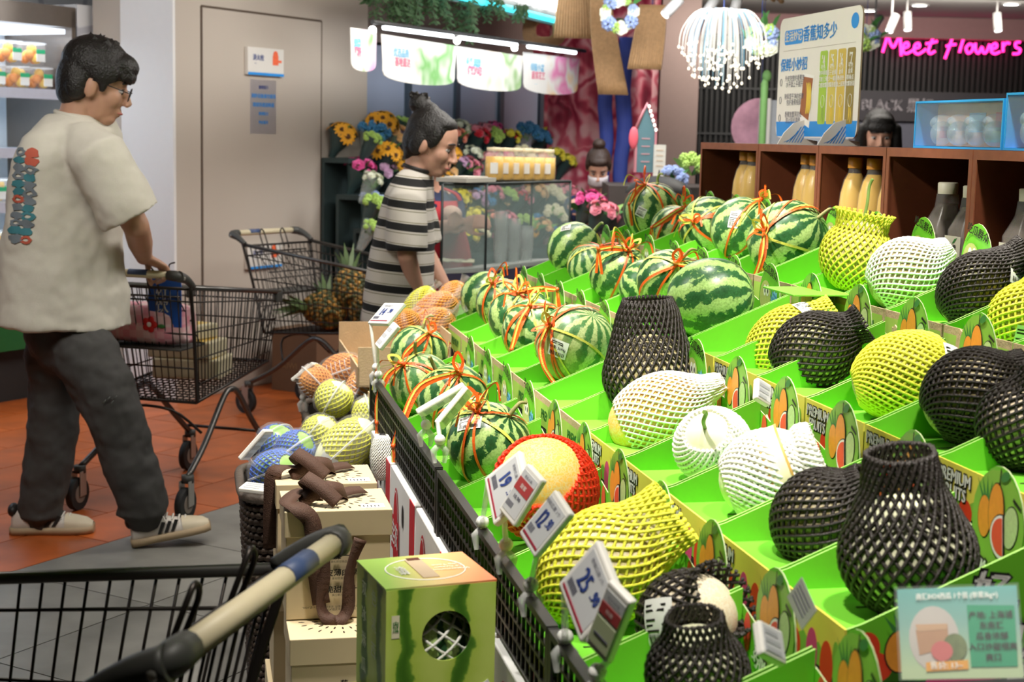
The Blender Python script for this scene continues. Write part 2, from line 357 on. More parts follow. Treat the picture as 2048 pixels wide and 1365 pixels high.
def fruit_tub(pos, label, col):
    t = thing('fruit_tub', label, 'fruit tub', pos, ROTG, 'clear fruit tubs in the fridge')
    b = MB(); b.push(M.Rotation(0, 4, 'Z')); b.lathe([(.055, 0), (.065, .01), (.075, .10), (.072, .115)], 20, cap0=True); b.lathe([(.078, .115), (.076, .125), (.04, .128), (0, .128)], 20); b.pop(); b.build('clear_tub', FILM(), t)
    MB().tube([(.0775 * cos(a), .0775 * sin(a), .116) for a in [2 * pi * k / 20 for k in range(20)]], .003, 5, closed=True).build('rim', P('rim_clear', (.9, .95, 1), .1, alpha=.6), t)
    for k in range(7):
        a = 2 * pi * k / 6; q = (0, 0, .09) if k == 6 else (.036 * cos(a), .036 * sin(a), .035 + .022 * (k % 2))
        MB().ell(q, (.027, .027, .026), 12, 8).build('fruit', col if k % 3 else LEM, t)
    lb = MB(); lb.bx((.068, -.03, .02), (.0715, .03, .062), 0); lb.bx((.068, -.03, .062), (.072, .03, .085), 1); lb.build('paper_label', [PAPER_, TAGG], t)
PAPER_ = P('label_paper', (.82, .82, .79), .5, var=.02)
desc = ['orange fruit tub on the fridge top shelf, %s row']
n_ = 0
for z, lv in ((shz[0], 'top fridge shelf'), (shz[2], 'third fridge shelf'), (shz[3], 'lowest fridge shelf')):
    for r_, (dx, dz) in enumerate(((-.16, 0), (-.3, .0), (-.16, .130))):
        if dz and lv != 'top fridge shelf': continue
        for k in range(5):
            n_ += 1
            fruit_tub(G(fR - .12 - .165 * k - (.05 if dz else 0), fb + dx, z + .001 + dz), 'orange fruit tub, %s, %s, %s from the end panel' % (lv, ('front row', 'back row', 'stacked on top')[r_], ('first', 'second', 'third', 'fourth', 'fifth')[k]), ORF)
for k in range(4):
    p = G(fR - .2 - .22 * k, fb - .2, .46); t = thing('green_crate', 'green fruit crate in the fridge bottom, %s from the end panel' % ('first', 'second', 'third', 'fourth')[k], 'crate', p, ROTG, 'green fridge crates')
    MB().bx((-.15, -.105, 0), (.18, .105, .01)).build('crate_floor', P('crate_green', (.03, .35, .06), .5), t)
    for (a, b) in (((-.15, -.105, .01), (-.14, .105, .13)), ((.17, -.105, .01), (.18, .105, .13)), ((-.14, -.105, .01), (.17, -.098, .13)), ((-.14, .098, .01), (.17, .105, .13))): MB().bx(a, b).build('crate_wall', P('crate_green', (.03, .35, .06), .5), t)
    for q in range(6): MB().ell((-.09 + .1 * (q % 3), -.05 + .1 * (q // 3), .075), (.05, .045, .045), 12, 8).build('fruit', ORF if q % 2 else P('green_fruit', (.12, .32, .05), .5), t)
# ================================================================== flower shop
FX0 = aty(735, 300, 8.6); 
def FS(u, off=0, z=0):   # along the flower run, D1 direction starting just behind the pillar; off>0 toward the shopper
    return V((-.85, 8.75, 0)) + D1 * u + DN * off + V((0, 0, z))
FRR = basis(D1, (0, 0, 1), DN)
# glazed back wall
gl = thing('glazed_screen', 'bluish glazed screen with dark mullions behind the flowers', 'glass screen', FS(aR - gpt(FS(0))[0] + .85, -.75, 0), ROTG)
MB().bx((-.02, -.8, .0), (0, 1.75, .9)).build('lower_panel', P('screen_grey', (.28, .30, .36), .5), gl)
for k in range(4):
    MB().bx((-.012, -.8 + .63 * k + .03, .9), (-.004, -.8 + .63 * (k + 1) - .03, 2.07)).build('pane', P('frosted_pane', (.36, .42, .55), .25, var=.12, scale=1.2), gl)
for k in range(5): MB().bx((-.03, -.8 + .63 * k - .03, 0), (.02, -.8 + .63 * k + .03, 2.1)).build('mullion', P('mullion_dark', (.06, .09, .12), .4), gl)
# tiered flower stand
ts = thing('flower_rack', 'tiered dark rack holding bouquets behind the glass case', 'rack', FS(0, 0, 0), ROTG)
u0 = .35
for k, (off, z) in enumerate(((-.49, 1.34), (-.38, 1.12), (-.25, .92), (-.08, .72), (.1, .52))):
    MB().bx((off - .1, u0, z - .03), (off + .1, 2.75, z)).build('tier', P('rack_dark', (.03, .05, .05), .6), ts)
    MB().bx((off - .1, u0, 0), (off - .08, 2.75, z - .03)).build('riser', P('rack_dark', (.03, .05, .05), .6), ts)
PET = {}
def petmesh(col, kind):
    key = (col, kind)
    if key in PET: return PET[key]
    m = P('petal_%d_%d_%d' % tuple(int(c * 100) for c in col), col, .55, var=.2, scale=60); b = MB()
    if kind == 'rose':
        for r_, (n, R_, h_, t_) in enumerate(((6, .034, .012, .75), (5, .024, .02, .45), (4, .013, .026, .2))):
            for k in range(n):
                a = 2 * pi * (k + .5 * r_) / n; u = V((cos(a), sin(a), 0)); s_ = V((-sin(a), cos(a), 0)); w_ = R_ * .75
                b.rings([[u * .004, u * .004 + s_ * .001], [u * R_ * t_ - s_ * w_ + V((0, 0, h_ * .6)), u * R_ * t_ + s_ * w_ + V((0, 0, h_ * .6))], [u * R_ - s_ * w_ * .7 + V((0, 0, h_)), u * R_ + s_ * w_ * .7 + V((0, 0, h_))]], 0, True, False)
        b.ell((0, 0, .012), (.014, .014, .016), 8, 6)
    elif kind == 'sun':
        for k in range(12):
            a = 2 * pi * k / 12; u = V((cos(a), sin(a), 0)); s_ = V((-sin(a), cos(a), 0))
            b.rings([[u * .012 - s_ * .007, u * .012 + s_ * .007], [u * .034 - s_ * .012 + V((0, 0, .008)), u * .034 + s_ * .012 + V((0, 0, .008))], [u * .055 - s_ * .003 + V((0, 0, -.002)), u * .055 + s_ * .003 + V((0, 0, -.002))]], 0, True, False)
        b.ell((0, 0, .004), (.017, .017, .010), 10, 6, 1)
    else:  # puff
        for k in range(26):
            z = 1 - 2 * (k + .5) / 26; r_ = sqrt(1 - z * z); a = k * 2.4; c = V((r_ * cos(a), r_ * sin(a), z)) * .026
            b.ell(c, (.011, .011, .011), 6, 4)
    me = b.mesh('blossom', [m, P('flower_eye', (.10, .04, .01), .7)]); PET[key] = me; return me
LEAF = P('leaf_green', (.06, .20, .05), .5, var=.3, scale=12); LEAF2 = P('leaf_lime', (.22, .42, .08), .5, var=.3, scale=12); WRAPK = P('dark_sleeve', (.05, .09, .09), .35, alpha=.85)
leafme = MB()
leafme.rings([[(-.004, 0, 0), (.004, 0, 0)], [(-.016, .01, .05), (.016, .01, .05)], [(-.014, .03, .09), (.014, .03, .09)], [(-.001, .06, .12), (.001, .06, .12)]], 0, True, False)
leafA = leafme.mesh('leaf', LEAF); leafB = leafme.mesh('leaf', LEAF2)
FC = dict(orange=((.82, .38, .02), 'sun'), yellow=((.85, .75, .08), 'rose'), pink=((.85, .30, .38), 'rose'), hot=((.72, .10, .32), 'rose'), red=((.62, .03, .05), 'rose'), blue=((.06, .25, .48), 'puff'), sky=((.35, .45, .75), 'puff'), white=((.80, .82, .66), 'rose'), lilac=((.60, .38, .55), 'rose'), lime=((.42, .62, .14), 'puff'), peach=((.86, .55, .25), 'rose'), cream=((.84, .78, .52), 'puff'), coral=((.85, .32, .22), 'rose'))
def bouquet(pos, col, label, R=.10, n=9, tilt=None, lean=.5, sc=1.0, wrap=True, name='bouquet', group='bouquets on the flower rack'):
    c, kind = FC[col]; t = thing(name, label, 'flowers', pos, ROTG, group)
    q = M.Rotation(lean, 3, 'Y')        # leans toward the shopper (+x local)
    if wrap:
        b = MB(); b.push(q.to_4x4()); b.lathe([(.02, -.17), (.03, -.12), (R * .9, -.01), (R * 1.05, .02)], 12); b.pop(); b.build('paper_sleeve', WRAPK if rnd() < .7 else P('clear_sleeve', (.6, .7, .68), .2, alpha=.35), t)
    for k in range(n):
        z = .25 + .75 * (1 - (k + .5) / n); r_ = sqrt(max(0, 1 - z * z)); a = k * 2.4 + ru(0, .5); dvec = q @ V((r_ * cos(a), r_ * sin(a), z))
        o = bpy.data.objects.new('blossom', petmesh(c, kind)); COL.objects.link(o); o.parent = t; o.location = (q @ V((0, 0, -.02))) + V((dvec.x * R, dvec.y * R, dvec.z * R * .8)); o.rotation_mode = 'QUATERNION'; o.rotation_quaternion = axis_rot(dvec).to_quaternion(); s_ = sc * R / .1 * ru(.85, 1.2); o.scale = (s_, s_, s_)
    for k in range(5):
        o = bpy.data.objects.new('leaf', leafA if rnd() < .6 else leafB); COL.objects.link(o); o.parent = t; o.rotation_euler = (ru(-.6, .2), lean + ru(-.4, .4), ru(0, 6.28)); o.location = (0, 0, -.06); s_ = ru(.9, 1.5) * R / .1; o.scale = (s_, s_, s_)
    return t
def fpx(px, py, off):   # point on the plane parallel to the rack at offset off
    return atn(px, py, FS(0, off), DN)
seat = set()
def bq(px, py, off, col, label, rp, n=9, **k):
    p = fpx(px, py, off); bouquet(p - V((0, 0, .02)), col, label, rp * depth(p) / FP, n, **k)
for a in ((765, 240, -.5, 'orange', 'orange sunflower bunch high on the rack beside the pillar', 32), (775, 300, -.35, 'orange', 'orange sunflower bunch on the second tier behind the striped woman', 30),
          (745, 270, -.3, 'lime', 'lime green foliage bunch against the pillar edge', 18), (790, 262, -.55, 'lilac', 'lilac bunch behind the orange sunflowers', 18), (806, 238, -.6, 'lime', 'bright green pompom bunch above the woman\'s bun', 16),
          (918, 250, -.55, 'white', 'white and green bunch on the top tier', 22), (950, 258, -.5, 'pink', 'pale pink bunch on the top tier', 20), (970, 252, -.55, 'pink', 'second pale pink bunch on the top tier next to the magenta one', 17), (990, 250, -.55, 'hot', 'dark magenta bunch on the top tier', 18), (1020, 268, -.5, 'red', 'crimson bunch on the top tier beside the blue hydrangea', 18),
          (1056, 262, -.5, 'blue', 'blue hydrangea bunch on the top tier', 26), (1082, 270, -.5, 'blue', 'smaller blue hydrangea bunch beside the yellow mums', 20), (1105, 270, -.5, 'yellow', 'yellow mum bunch at the right end of the top tier', 26),
          (905, 300, -.35, 'orange', 'small orange bunch beside the woman\'s face', 20), (922, 318, -.3, 'lilac', 'lilac bunch on the second tier', 18), (945, 300, -.4, 'white', 'white bunch with green on the second tier', 20), (978, 312, -.35, 'pink', 'pink bunch on the second tier behind the drink jars', 20), (1010, 308, -.35, 'hot', 'magenta bunch on the second tier behind the drink jars', 20), (1048, 304, -.35, 'cream', 'long cream bunch on the second tier', 22), (1080, 312, -.35, 'coral', 'coral bunch on the second tier', 20), (1112, 305, -.35, 'yellow', 'bright yellow mum bunch on the second tier', 20), (1134, 315, -.3, 'yellow', 'yellow bunch at the end of the second tier', 18),
          (750, 400, -.1, 'lime', 'lime leafy bunch low beside the pillar', 24), (745, 350, -.15, 'white', 'white bunch beside the pillar edge', 20), (742, 445, 0, 'lime', 'lime bunch at the foot of the pillar edge', 18), (895, 345, -.2, 'orange', 'orange bunch below the woman\'s chin', 14),
          (920, 388, -.15, 'yellow', 'pale yellow bunch seen through the case beside the red apron', 22), (950, 392, -.15, 'lilac', 'lilac bunch seen through the case', 24), (985, 380, -.2, 'pink', 'pink bunch seen through the glass case', 22), (1015, 385, -.2, 'lime', 'lime bunch seen through the glass case', 20), (1042, 386, -.2, 'red', 'red bunch seen through the glass case', 16), (1070, 378, -.2, 'peach', 'peach bunch seen through the glass case', 24), (1105, 385, -.15, 'cream', 'cream bunch seen through the glass case', 24), (1135, 378, -.1, 'pink', 'pink bunch at the glass case corner', 22),
          (955, 425, 0, 'yellow', 'yellow bunch low behind the corner post', 22), (985, 430, 0, 'coral', 'coral bunch low behind the glass', 20), (1015, 432, 0, 'pink', 'pink bunch low behind the glass', 20), (1050, 438, 0, 'lime', 'lime bunch low behind the glass', 20), (1085, 445, 0, 'peach', 'orange peach bunch low behind the glass', 20), (1110, 425, 0, 'cream', 'cream bunch low behind the glass', 26), (930, 462, .1, 'yellow', 'sunflower-yellow bunch near the staff hands', 26), (960, 455, .1, 'cream', 'cream bunch near the corner post', 20), (925, 495, .12, 'orange', 'orange gerbera bunch near the case base', 16)):
    bq(*a)
cn = list(FC); random.seed(21)
for k, (off, z, tn) in enumerate(((-.49, 1.34, 'top'), (-.38, 1.12, 'second'), (-.25, .92, 'third'), (-.08, .72, 'fourth'))):
    for j in range(9):
        c = cn[(j * 5 + k * 3) % len(cn)]; bouquet(FS(.45 + .26 * j + ru(-.04, .04), off, z + .15), c, '%s rack bunch on the %s tier, %s from the pillar' % (c, tn, ('first', 'second', 'third', 'fourth', 'fifth', 'sixth', 'seventh', 'eighth', 'ninth')[j]), ru(.075, .10), 7)
# second light: the rack lamp over the banners
tb = MB(); pA = aty(745, 52, 7.9); pB = aty(1170, 108, 10.6)
rail = thing('banner_rail', 'black tube rail with bright lamps above the shop banners', 'rail', pA); MB().tube([(0, 0, .02), pB - pA + V((0, 0, .02))], .012, 8).build('tube', P('stand_black', (.02, .02, .02), .6), rail)
for u in (.04, .34, .67):
    MB().tube([(pB - pA) * u, (pB - pA) * (u + .27)], .012, 8).build('strip_lamp', P('strip_white', (1, 1, 1), .4, emis=3.2, ecol=(.85, .92, 1)), rail)
for u in (.0, .33, .6):
    MB().ell((pB - pA) * u + V((0, 0, -.02)), (.02, .02, .02), 10, 8).build('bulb', P('bulb_white', (1, 1, 1), .4, emis=9), rail)
# printed banners
def banner(x0, y0, x1, y1, x2, y2, x3, y3, ya, yb, label, l1, l2, cols, seed):
    a, b = aty(x0, y0, ya), aty(x1, y1, yb); w_ = (b - a).length; xd = (b - a).normalized(); h_ = .5 * ((a.z - aty(x3, y3, ya).z) + (b.z - aty(x2, y2, yb).z))
    n = xd.cross(V((0, 0, 1))).normalized(); up = n.cross(xd); R = basis(xd, up, n); t = thing('hanging_banner', label, 'banner', a, R, 'curved shop banners')
    out = [(0, 0), (w_ * .02, -h_ * .6)] + [(w_ * .5 + w_ * .48 * sin(th), -h_ * .78 - h_ * .22 * cos(th) ** .7 if cos(th) > 0 else -h_ * .78) for th in [-pi / 2 + pi * k / 12 for k in range(13)]] + [(w_ * .98, -h_ * .6), (w_, 0)]
    m, nt, bb, L = base('banner_print_%d' % seed); tc = _n(nt, 'ShaderNodeTexCoord'); nz = _n(nt, 'ShaderNodeTexNoise'); nz.inputs['Scale'].default_value = 3.2; nz.inputs['Detail'].default_value = 2
    mp = _n(nt, 'ShaderNodeMapping'); mp.inputs['Location'].default_value = (seed * 3.7, seed, 0); L(tc.outputs['Object'], mp.inputs[0]); L(mp.outputs[0], nz.inputs['Vector'])
    r = ramp(nt, [(.30, cols[0]), (.42, cols[1]), (.5, (.85, .84, .78)), (.58, cols[2]), (.7, (.9, .88, .84))]); L(nz.outputs['Fac'], r.inputs[0])
    sx = _n(nt, 'ShaderNodeSeparateXYZ'); L(tc.outputs['Object'], sx.inputs[0]); k = ramp(nt, [(.38, (0, 0, 0)), (.52, (1, 1, 1))]); L(math_(nt, 'DIVIDE', sx.outputs[0], w_), k.inputs[0])
    mx = _n(nt, 'ShaderNodeMix', data_type='RGBA'); L(k.outputs[0], mx.inputs[0]); mx.inputs[6].default_value = (.84, .83, .78, 1); L(r.outputs[0], mx.inputs[7]); L(mx.outputs[2], bb.inputs['Base Color']); bb.inputs['Roughness'].default_value = .5
    MB().prism(out, .004).build('sheet', m, t)
    text(l1, h_ * .21, SKYB_, t, (w_ * .24, -h_ * .36, .006), M.Identity(3), bold=.004); text(l2, h_ * .21, PINK_, t, (w_ * .26, -h_ * .56, .006), M.Identity(3), bold=.004); text('———', h_ * .07, SKYB_, t, (w_ * .22, -h_ * .76, .006), M.Identity(3))
SKYB_ = P('print_sky_blue', (.2, .55, .8), .45); PINK_ = P('print_rose', (.85, .22, .35), .45)
banner(762, 68, 912, 92, 912, 180, 770, 158, 8.0, 8.95, 'curved banner with orange and white flowers nearest the pillar', '优选品质', '基地直达', ((.9, .5, .1), (.75, .8, .7), (.2, .5, .15)), 1)
banner(912, 92, 1045, 112, 1045, 192, 912, 170, 8.95, 9.85, 'curved banner with pale beige flowers in the middle', '绽放美丽', '传递心意', ((.8, .66, .5), (.8, .76, .66), (.35, .55, .25)), 2)
banner(1045, 104, 1158, 118, 1166, 198, 1050, 180, 9.85, 10.7, 'brightly lit curved banner with peach and pink flowers', '绿植小盆', '居家花艺', ((.9, .35, .2), (.92, .6, .3), (.85, .25, .5)), 3)
banner(700, 55, 752, 62, 755, 146, 700, 140, 7.6, 7.95, 'curved banner edge with pink tulips half hidden by the pillar', '四季', '花开', ((.85, .3, .6), (.75, .6, .75), (.2, .45, .15)), 4)
# lit turquoise sign with white letters
a, b = aty(900, -10, 9.2), aty(1124, 46, 11.0); xd = (b - a).normalized(); n = xd.cross(V((0, 0, 1))).normalized(); R = basis(xd, n.cross(xd), n); w_ = (b - a).length
t = thing('light_sign', 'shop light sign with white letters and turquoise tube underneath', 'sign', a, R)
MB().bx((-.4, -.03, -.03), (w_ + .02, .42, 0)).build('backing', P('sign_grey', (.20, .18, .17), .6), t)
MB().tube([(-.4, 0, .03), (w_, 0, .03)], .021, 8).build('turquoise_tube', P('turquoise_glow', (.1, .85, .9), .4, emis=1.0, ecol=(.05, .75, .85)), t)
text('Florist Garden', .25, P('letter_glow', (1, 1, 1), .4, emis=3.5), t, (w_ - .03, .14, .03), M.Identity(3), align='RIGHT', bold=.008, ext=.01, sx=.8)
MB().tube([(w_ - .1, .075, .03), (w_, .075, .03)], .018, 8).build('letter_stroke', P('letter_glow', (1, 1, 1), .4, emis=3.5), t)
# hanging greenery at the top
for k, (px, py, Y, s_) in enumerate(((790, 20, 8.8, 1), (830, 30, 8.9, 1.2), (905, 45, 9.3, 1.2), (870, 30, 9.1, .8), (985, 48, 9.6, .6), (1040, 60, 9.9, .5), (745, 20, 8.7, .6))):
    p = aty(px, py - 35, Y); t = thing('trailing_plant', 'dark green trailing plant hanging above the banners, clump %s' % ('next to the pillar', 'over the first banner', 'over the second banner', 'between the two thick clumps', 'above the second lamp', 'at the sign corner', 'hard against the pillar')[k], 'plant', p, 0, 'trailing plants')
    b = MB()
    for q in range(int(12 * s_)):
        x0, y0 = ru(-.12, .12) * s_, ru(-.1, .1); pts = [V((x0, y0, .06))]; 
        for j in range(6): pts.append(pts[-1] + V((ru(-.015, .015), ru(-.01, .01), -ru(.015, .045) * s_)))
        b.tube(pts, .003, 3)
        for j in range(1, 7):
            for e in (-1, 1): c = pts[j]; b.poly([c, c + V((e * .018, .004, -.004)), c + V((e * .03, 0, -.022)), c + V((e * .012, -.004, -.018))])
    b.build('foliage', P('trailing_leaf', (.03, .07, .022), .6, var=.4, scale=14), t)['kind'] = 'stuff'
struct(MB().bx((0, 0, 0), (2.6, .1, .498)).build('wall_upper_beige', P('upper_beige', (.36, .29, .26), .8), None, FS(aR - gpt(FS(0))[0] + .03, -.86, 2.1), -GA + pi / 2))
# rose printed wall
m, nt, bb, L = base('rose_print'); tc = _n(nt, 'ShaderNodeTexCoord'); vo = _n(nt, 'ShaderNodeTexVoronoi'); vo.inputs['Scale'].default_value = 2.6; nz = _n(nt, 'ShaderNodeTexNoise'); nz.inputs['Scale'].default_value = 4; L(tc.outputs['Object'], nz.inputs['Vector'])
mx = _n(nt, 'ShaderNodeMix', data_type='RGBA', blend_type='ADD'); mx.inputs[0].default_value = .35; L(tc.outputs['Object'], mx.inputs[6]); L(nz.outputs['Color'], mx.inputs[7]); L(mx.outputs[2], vo.inputs['Vector'])
w = math_(nt, 'SINE', math_(nt, 'MULTIPLY', vo.outputs['Distance'], 24)); r = ramp(nt, [(0, (.16, .008, .03)), (.35, (.42, .02, .06)), (.6, (.62, .12, .17)), (.9, (.75, .40, .42))])
n2 = _n(nt, 'ShaderNodeTexNoise'); n2.inputs['Scale'].default_value = 1.6; L(tc.outputs['Object'], n2.inputs['Vector'])
L(math_(nt, 'ADD', math_(nt, 'MULTIPLY', w, .25), math_(nt, 'MULTIPLY_ADD', n2.outputs['Fac'], 1.5, -.20)), r.inputs[0]); L(r.outputs[0], bb.inputs['Base Color']); bb.inputs['Roughness'].default_value = .6
a = aty(1042, 300, 12.2); b = aty(1312, 300, 12.2)
struct(MB().bx((a.x, 12.2, 0), (b.x, 12.28, 2.6)).build('wall_rose_print', m))
b2 = aty(1388, 300, 12.3)
struct(MB().bx((b.x + .01, 12.15, 0), (b2.x, 12.4, 2.6)).build('wall_brown_column', P('brown_column', (.24, .17, .15), .7, var=.05)))
# folds of red cloth in front of the rose wall
cl = thing('rose_curtain', 'red and pink rose cloth hanging in folds beside the flower rack', 'curtain', aty(1180, 250, 11.6))
g = MB(); pts = []
for j in range(20):
    row = []
    for i in range(60): row.append((-.32 + .78 * i / 59, .015 * sin(i * .6 + .6 * sin(j * .4)) + .02 * sin(i * .23), 1.15 - 2.2 * j / 19))
    pts.append(row)
g.rings(pts, 0, True, False); g.build('cloth', m, cl, solid=.01)
t = thing('blue_curtain', 'two long blue cloth legs hanging below a rattan bundle', 'cloth', aty(1228, 250, 11.0))
for e, (x0, x1) in enumerate(((-.115, -.005), (.005, .125))):
    g = MB(); n_ = 14; R_ = []
    for j in range(12):
        z = .62 - 1.35 * j / 11; wv = .012 * sin(j * 1.3 + e)
        R_.append([((x0 + x1) / 2 + wv + (x1 - x0) / 2 * (1 - .15 * j / 11) * cos(2 * pi * q / n_), .05 * sin(2 * pi * q / n_) + .012 * sin(q * 2.5 + j), z) for q in range(n_)])
    g.rings(R_, 0, True, True, True, True); g.build('blue_leg', P('blue_cloth', (.035, .06, .30), .7, var=.25, scale=9), t)
RAT = P('rattan', (.44, .26, .12), .6, var=.3, scale=50)
def rattan(px, py, Y, w0, w1, h_, label, curve=0, n=14, sag=.0):
    p = aty(px, py, Y); t = thing('rattan_bundle', label, 'rattan decor', p, 0, 'rattan ceiling decorations')
    if p.z < 2.59: MB().cyl((0, 0, 0), (0, 0, 2.6 - p.z), .003).build('cord', INKB, t)
    for k in range(n):
        u = k / (n - 1) - .5; b = MB(); pts = [(u * w0, 0, 0), (u * (w0 * .4 + w1 * .6) + curve * .3, -.02, -h_ * .4), (u * w1 + curve, -.03 * cos(u * 3), -h_ + sag * (1 - 4 * u * u) * 0)]
        b.tube(spline(pts, 4), w1 / n * .62, 5); b.build('strip', RAT, t)
rattan(1200, -10, 10.4, .12, .19, .66, 'long straight rattan bundle hanging over the blue cloth', .11)
rattan(1305, 10, 10.2, .16, .21, .42, 'short rattan bundle beside the spot lamps', -.04)
rattan(1150, -30, 10.6, .18, .26, .36, 'rattan bundle above the brightest banner', .0)
t = thing('rattan_hoop', 'rounded rattan loop behind the lit sign corner', 'rattan decor', aty(1088, 62, 10.9), 0, 'rattan ceiling decorations')
for k in range(8): MB().tube([(.145 * (1 - .08 * k) * (abs(cos(a)) ** .6) * (1 if cos(a) > 0 else -1), -.01 * k, .10 * (1 - .07 * k) * (abs(sin(a)) ** .6) * (1 if sin(a) > 0 else -1)) for a in [2 * pi * q / 24 for q in range(24)]], .007, 5, closed=True).build('cane_ring', RAT, t)
t = thing('ceiling_rattan_canopy', 'arched rattan canopy panel under the ceiling behind the fibre lamp', 'rattan decor', aty(1250, 20, 12.0))
for k in range(26): MB().tube(spline([(-.5 + .055 * k, 0, .25), (-.42 + .058 * k, -.2, .2), (-.4 + .062 * k, -.4, .04 + .1 * sin(k * .12))], 4), .02, 5).build('cane', RAT, t)
# wreath
def wreath(px, py, Y, R_, label):
    t = thing('flower_wreath', label, 'wreath', aty(px, py, Y), 0, 'hanging wreaths')
    MB().cyl((0, 0, R_), (0, 0, 2.6 - aty(px, py, Y).z), .002).build('cord', INKB, t); MB().tube([(R_ * cos(a), 0, R_ * sin(a)) for a in [2 * pi * k / 18 for k in range(18)]], .03, 7, closed=True).build('ring', P('twig_brown', (.20, .11, .05), .8, bump=.4), t)
    for k in range(14):
        a = 2 * pi * k / 14 + ru(-.2, .2); col = ('white', 'sky', 'lime', 'white')[k % 4]; o = bpy.data.objects.new('blossom', petmesh(*FC[col])); COL.objects.link(o); o.parent = t; o.location = (R_ * cos(a), -.04, R_ * sin(a)); o.rotation_euler = (pi / 2, 0, 0); s_ = ru(.8, 1.5); o.scale = (s_, s_, s_)
    for k in range(10):
        a = 2 * pi * k / 10; o = bpy.data.objects.new('leaf', leafA); COL.objects.link(o); o.parent = t; o.location = (R_ * cos(a), -.03, R_ * sin(a)); o.rotation_euler = (ru(-1, 1), ru(-1, 1), ru(0, 6)); 
wreath(1238, 28, 9.8, .09, 'white and green wreath hanging between the rattan bundles')
wreath(1522, 80, 9.6, .07, 'brown twig wreath with greenery beside the fibre lamp')
wreath(1732, 75, 10.2, .05, 'small white flower wreath behind the banana board edge')
# fibre-optic lamp
t = thing('fibre_lamp', 'jellyfish-like white and blue fibre lamp with glowing bead tips', 'lamp', aty(1447, 38, 8.8))
fa, fb2, tips = MB(), MB(), MB()
for k in range(150):
    a = ru(0, 2 * pi); R_ = ru(.05, .26); h_ = ru(.22, .42) * (1 - .5 * (R_ / .26) ** 2) ; pts = [(0, 0, 0), (R_ * .55 * cos(a), R_ * .55 * sin(a), .05), (R_ * .92 * cos(a), R_ * .92 * sin(a), -h_ * .3), (R_ * cos(a), R_ * sin(a), -h_)]
    (fa if k % 4 else fb2).tube(spline(pts, 4), .0022, 3); tips.ell(pts[-1], (.007, .007, .009), 6, 4)
for mb_, nm, mt in ((fa, 'white_fibres', P('fibre_white', (.75, .72, .66), .4, emis=.12)), (fb2, 'blue_fibres', P('fibre_blue', (.25, .55, .75), .4, emis=.1)), (tips, 'glowing_tips', P('fibre_tip', (1, .9, .7), .4, emis=.9, ecol=(1, .9, .72)))): mb_.build(nm, mt, t)['kind'] = 'stuff'
MB().lathe([(.0, .06), (.02, .06), (.03, 0), (0, -.01)], 12).build('hub', SIGNW, t); MB().cyl((0, 0, .05), (0, 0, 2.6 - aty(1447, 38, 8.8).z), .003).build('cord', INKB, t)
# black slatted wall
sw = thing('slat_wall', 'black vertical slat wall carrying the pink neon sign', 'slat wall', (0, 13.6, 0))
x0, x1 = aty(1386, 200, 13.6).x, aty(2100, 200, 13.6).x
MB().bx((x0, .06, 0), (x1, .1, 2.5)).build('backing', P('slat_back', (.006, .006, .006), .6), sw)
n_ = 66
for k in range(n_): MB().box((x0 + (x1 - x0) * (k + .5) / n_, .04, 1.25), (.022, .05, 2.48)).build('slat', P('slat_black', (.022, .02, .019), .45), sw)
for z in (1.55, 1.95): MB().bx((x0, .0, z), (x1, .015, z + .02)).build('cross_rail', P('slat_rail', (.05, .05, .05), .5), sw)
struct(MB().bx((x0 - .1, 13.4, 2.42), (x1 + .4, 13.7, 2.6)).build('ceiling_bulkhead', P('bulkhead_pink', (.32, .17, .17), .7)))
NEON = P('neon_pink', (1, .05, .35), .3, emis=2.2, ecol=(1, .02, .24))
t = thing('neon_sign', 'pink neon script sign reading Meet flowers', 'neon sign', aty(1910, 96, 13.45), basis((1, 0, .02), (-.02, 0, 1), (0, -1, 0)))
def stroke(pts, x, sc=.0043):   # handwriting strokes in pixel-ish units
    MB().tube(spline([((px - x) * sc * 1.03, (96 - py) * sc * 1.03, 0) for px, py in pts], 5), .013, 7).build('neon_tube', NEON, t)
SP = [[(1768, 105), (1772, 90), (1777, 72), (1782, 86), (1789, 95), (1796, 82), (1801, 72), (1803, 92), (1805, 112)], [(1808, 97), (1818, 93), (1816, 86), (1809, 90), (1808, 102), (1814, 107), (1822, 104), (1831, 98)], [(1831, 98), (1840, 94), (1838, 87), (1831, 91), (1830, 102), (1837, 108), (1846, 104), (1853, 98)], [(1869, 71), (1863, 85), (1858, 102), (1863, 107), (1871, 102)], [(1852, 88), (1864, 86), (1875, 83)], [(1918, 70), (1908, 66), (1903, 80), (1897, 100), (1891, 117)], [(1892, 93), (1902, 90), (1912, 89)], [(1930, 66), (1924, 85), (1919, 105)], [(1938, 88), (1932, 96), (1936, 106), (1944, 101), (1945, 91), (1938, 88)], [(1950, 86), (1951, 100), (1957, 106), (1963, 94), (1966, 104), (1972, 104), (1978, 88)], [(1982, 99), (1992, 94), (1990, 87), (1983, 91), (1982, 102), (1989, 107), (1999, 103)], [(2004, 84), (2005, 104)], [(2005, 93), (2011, 86), (2018, 87)], [(2038, 84), (2029, 86), (2030, 94), (2038, 98), (2036, 106), (2024, 107)]]
for s_ in SP: stroke(s_, 1910)
t = thing('dark_fascia', 'dark fascia board reading BLACK behind the shopper', 'sign', aty(1790, 212, 13.3), basis((1, 0, 0), (0, 0, 1), (0, -1, 0)))
MB().bx((-.45, -.13, -.03), (1.3, .12, 0)).build('board', P('fascia', (.045, .038, .045), .5), t)
text('BLACK 黑标', .13, P('fascia_letter', (.38, .34, .36), .5), t, (.02, 0, .006), M.Identity(3), bold=.004, sx=.9)
MB().bx((-.5, -.75, -.1), (1.4, -.14, -.05)).build('lower_panel', P('fascia_low', (.14, .14, .18), .4), t)
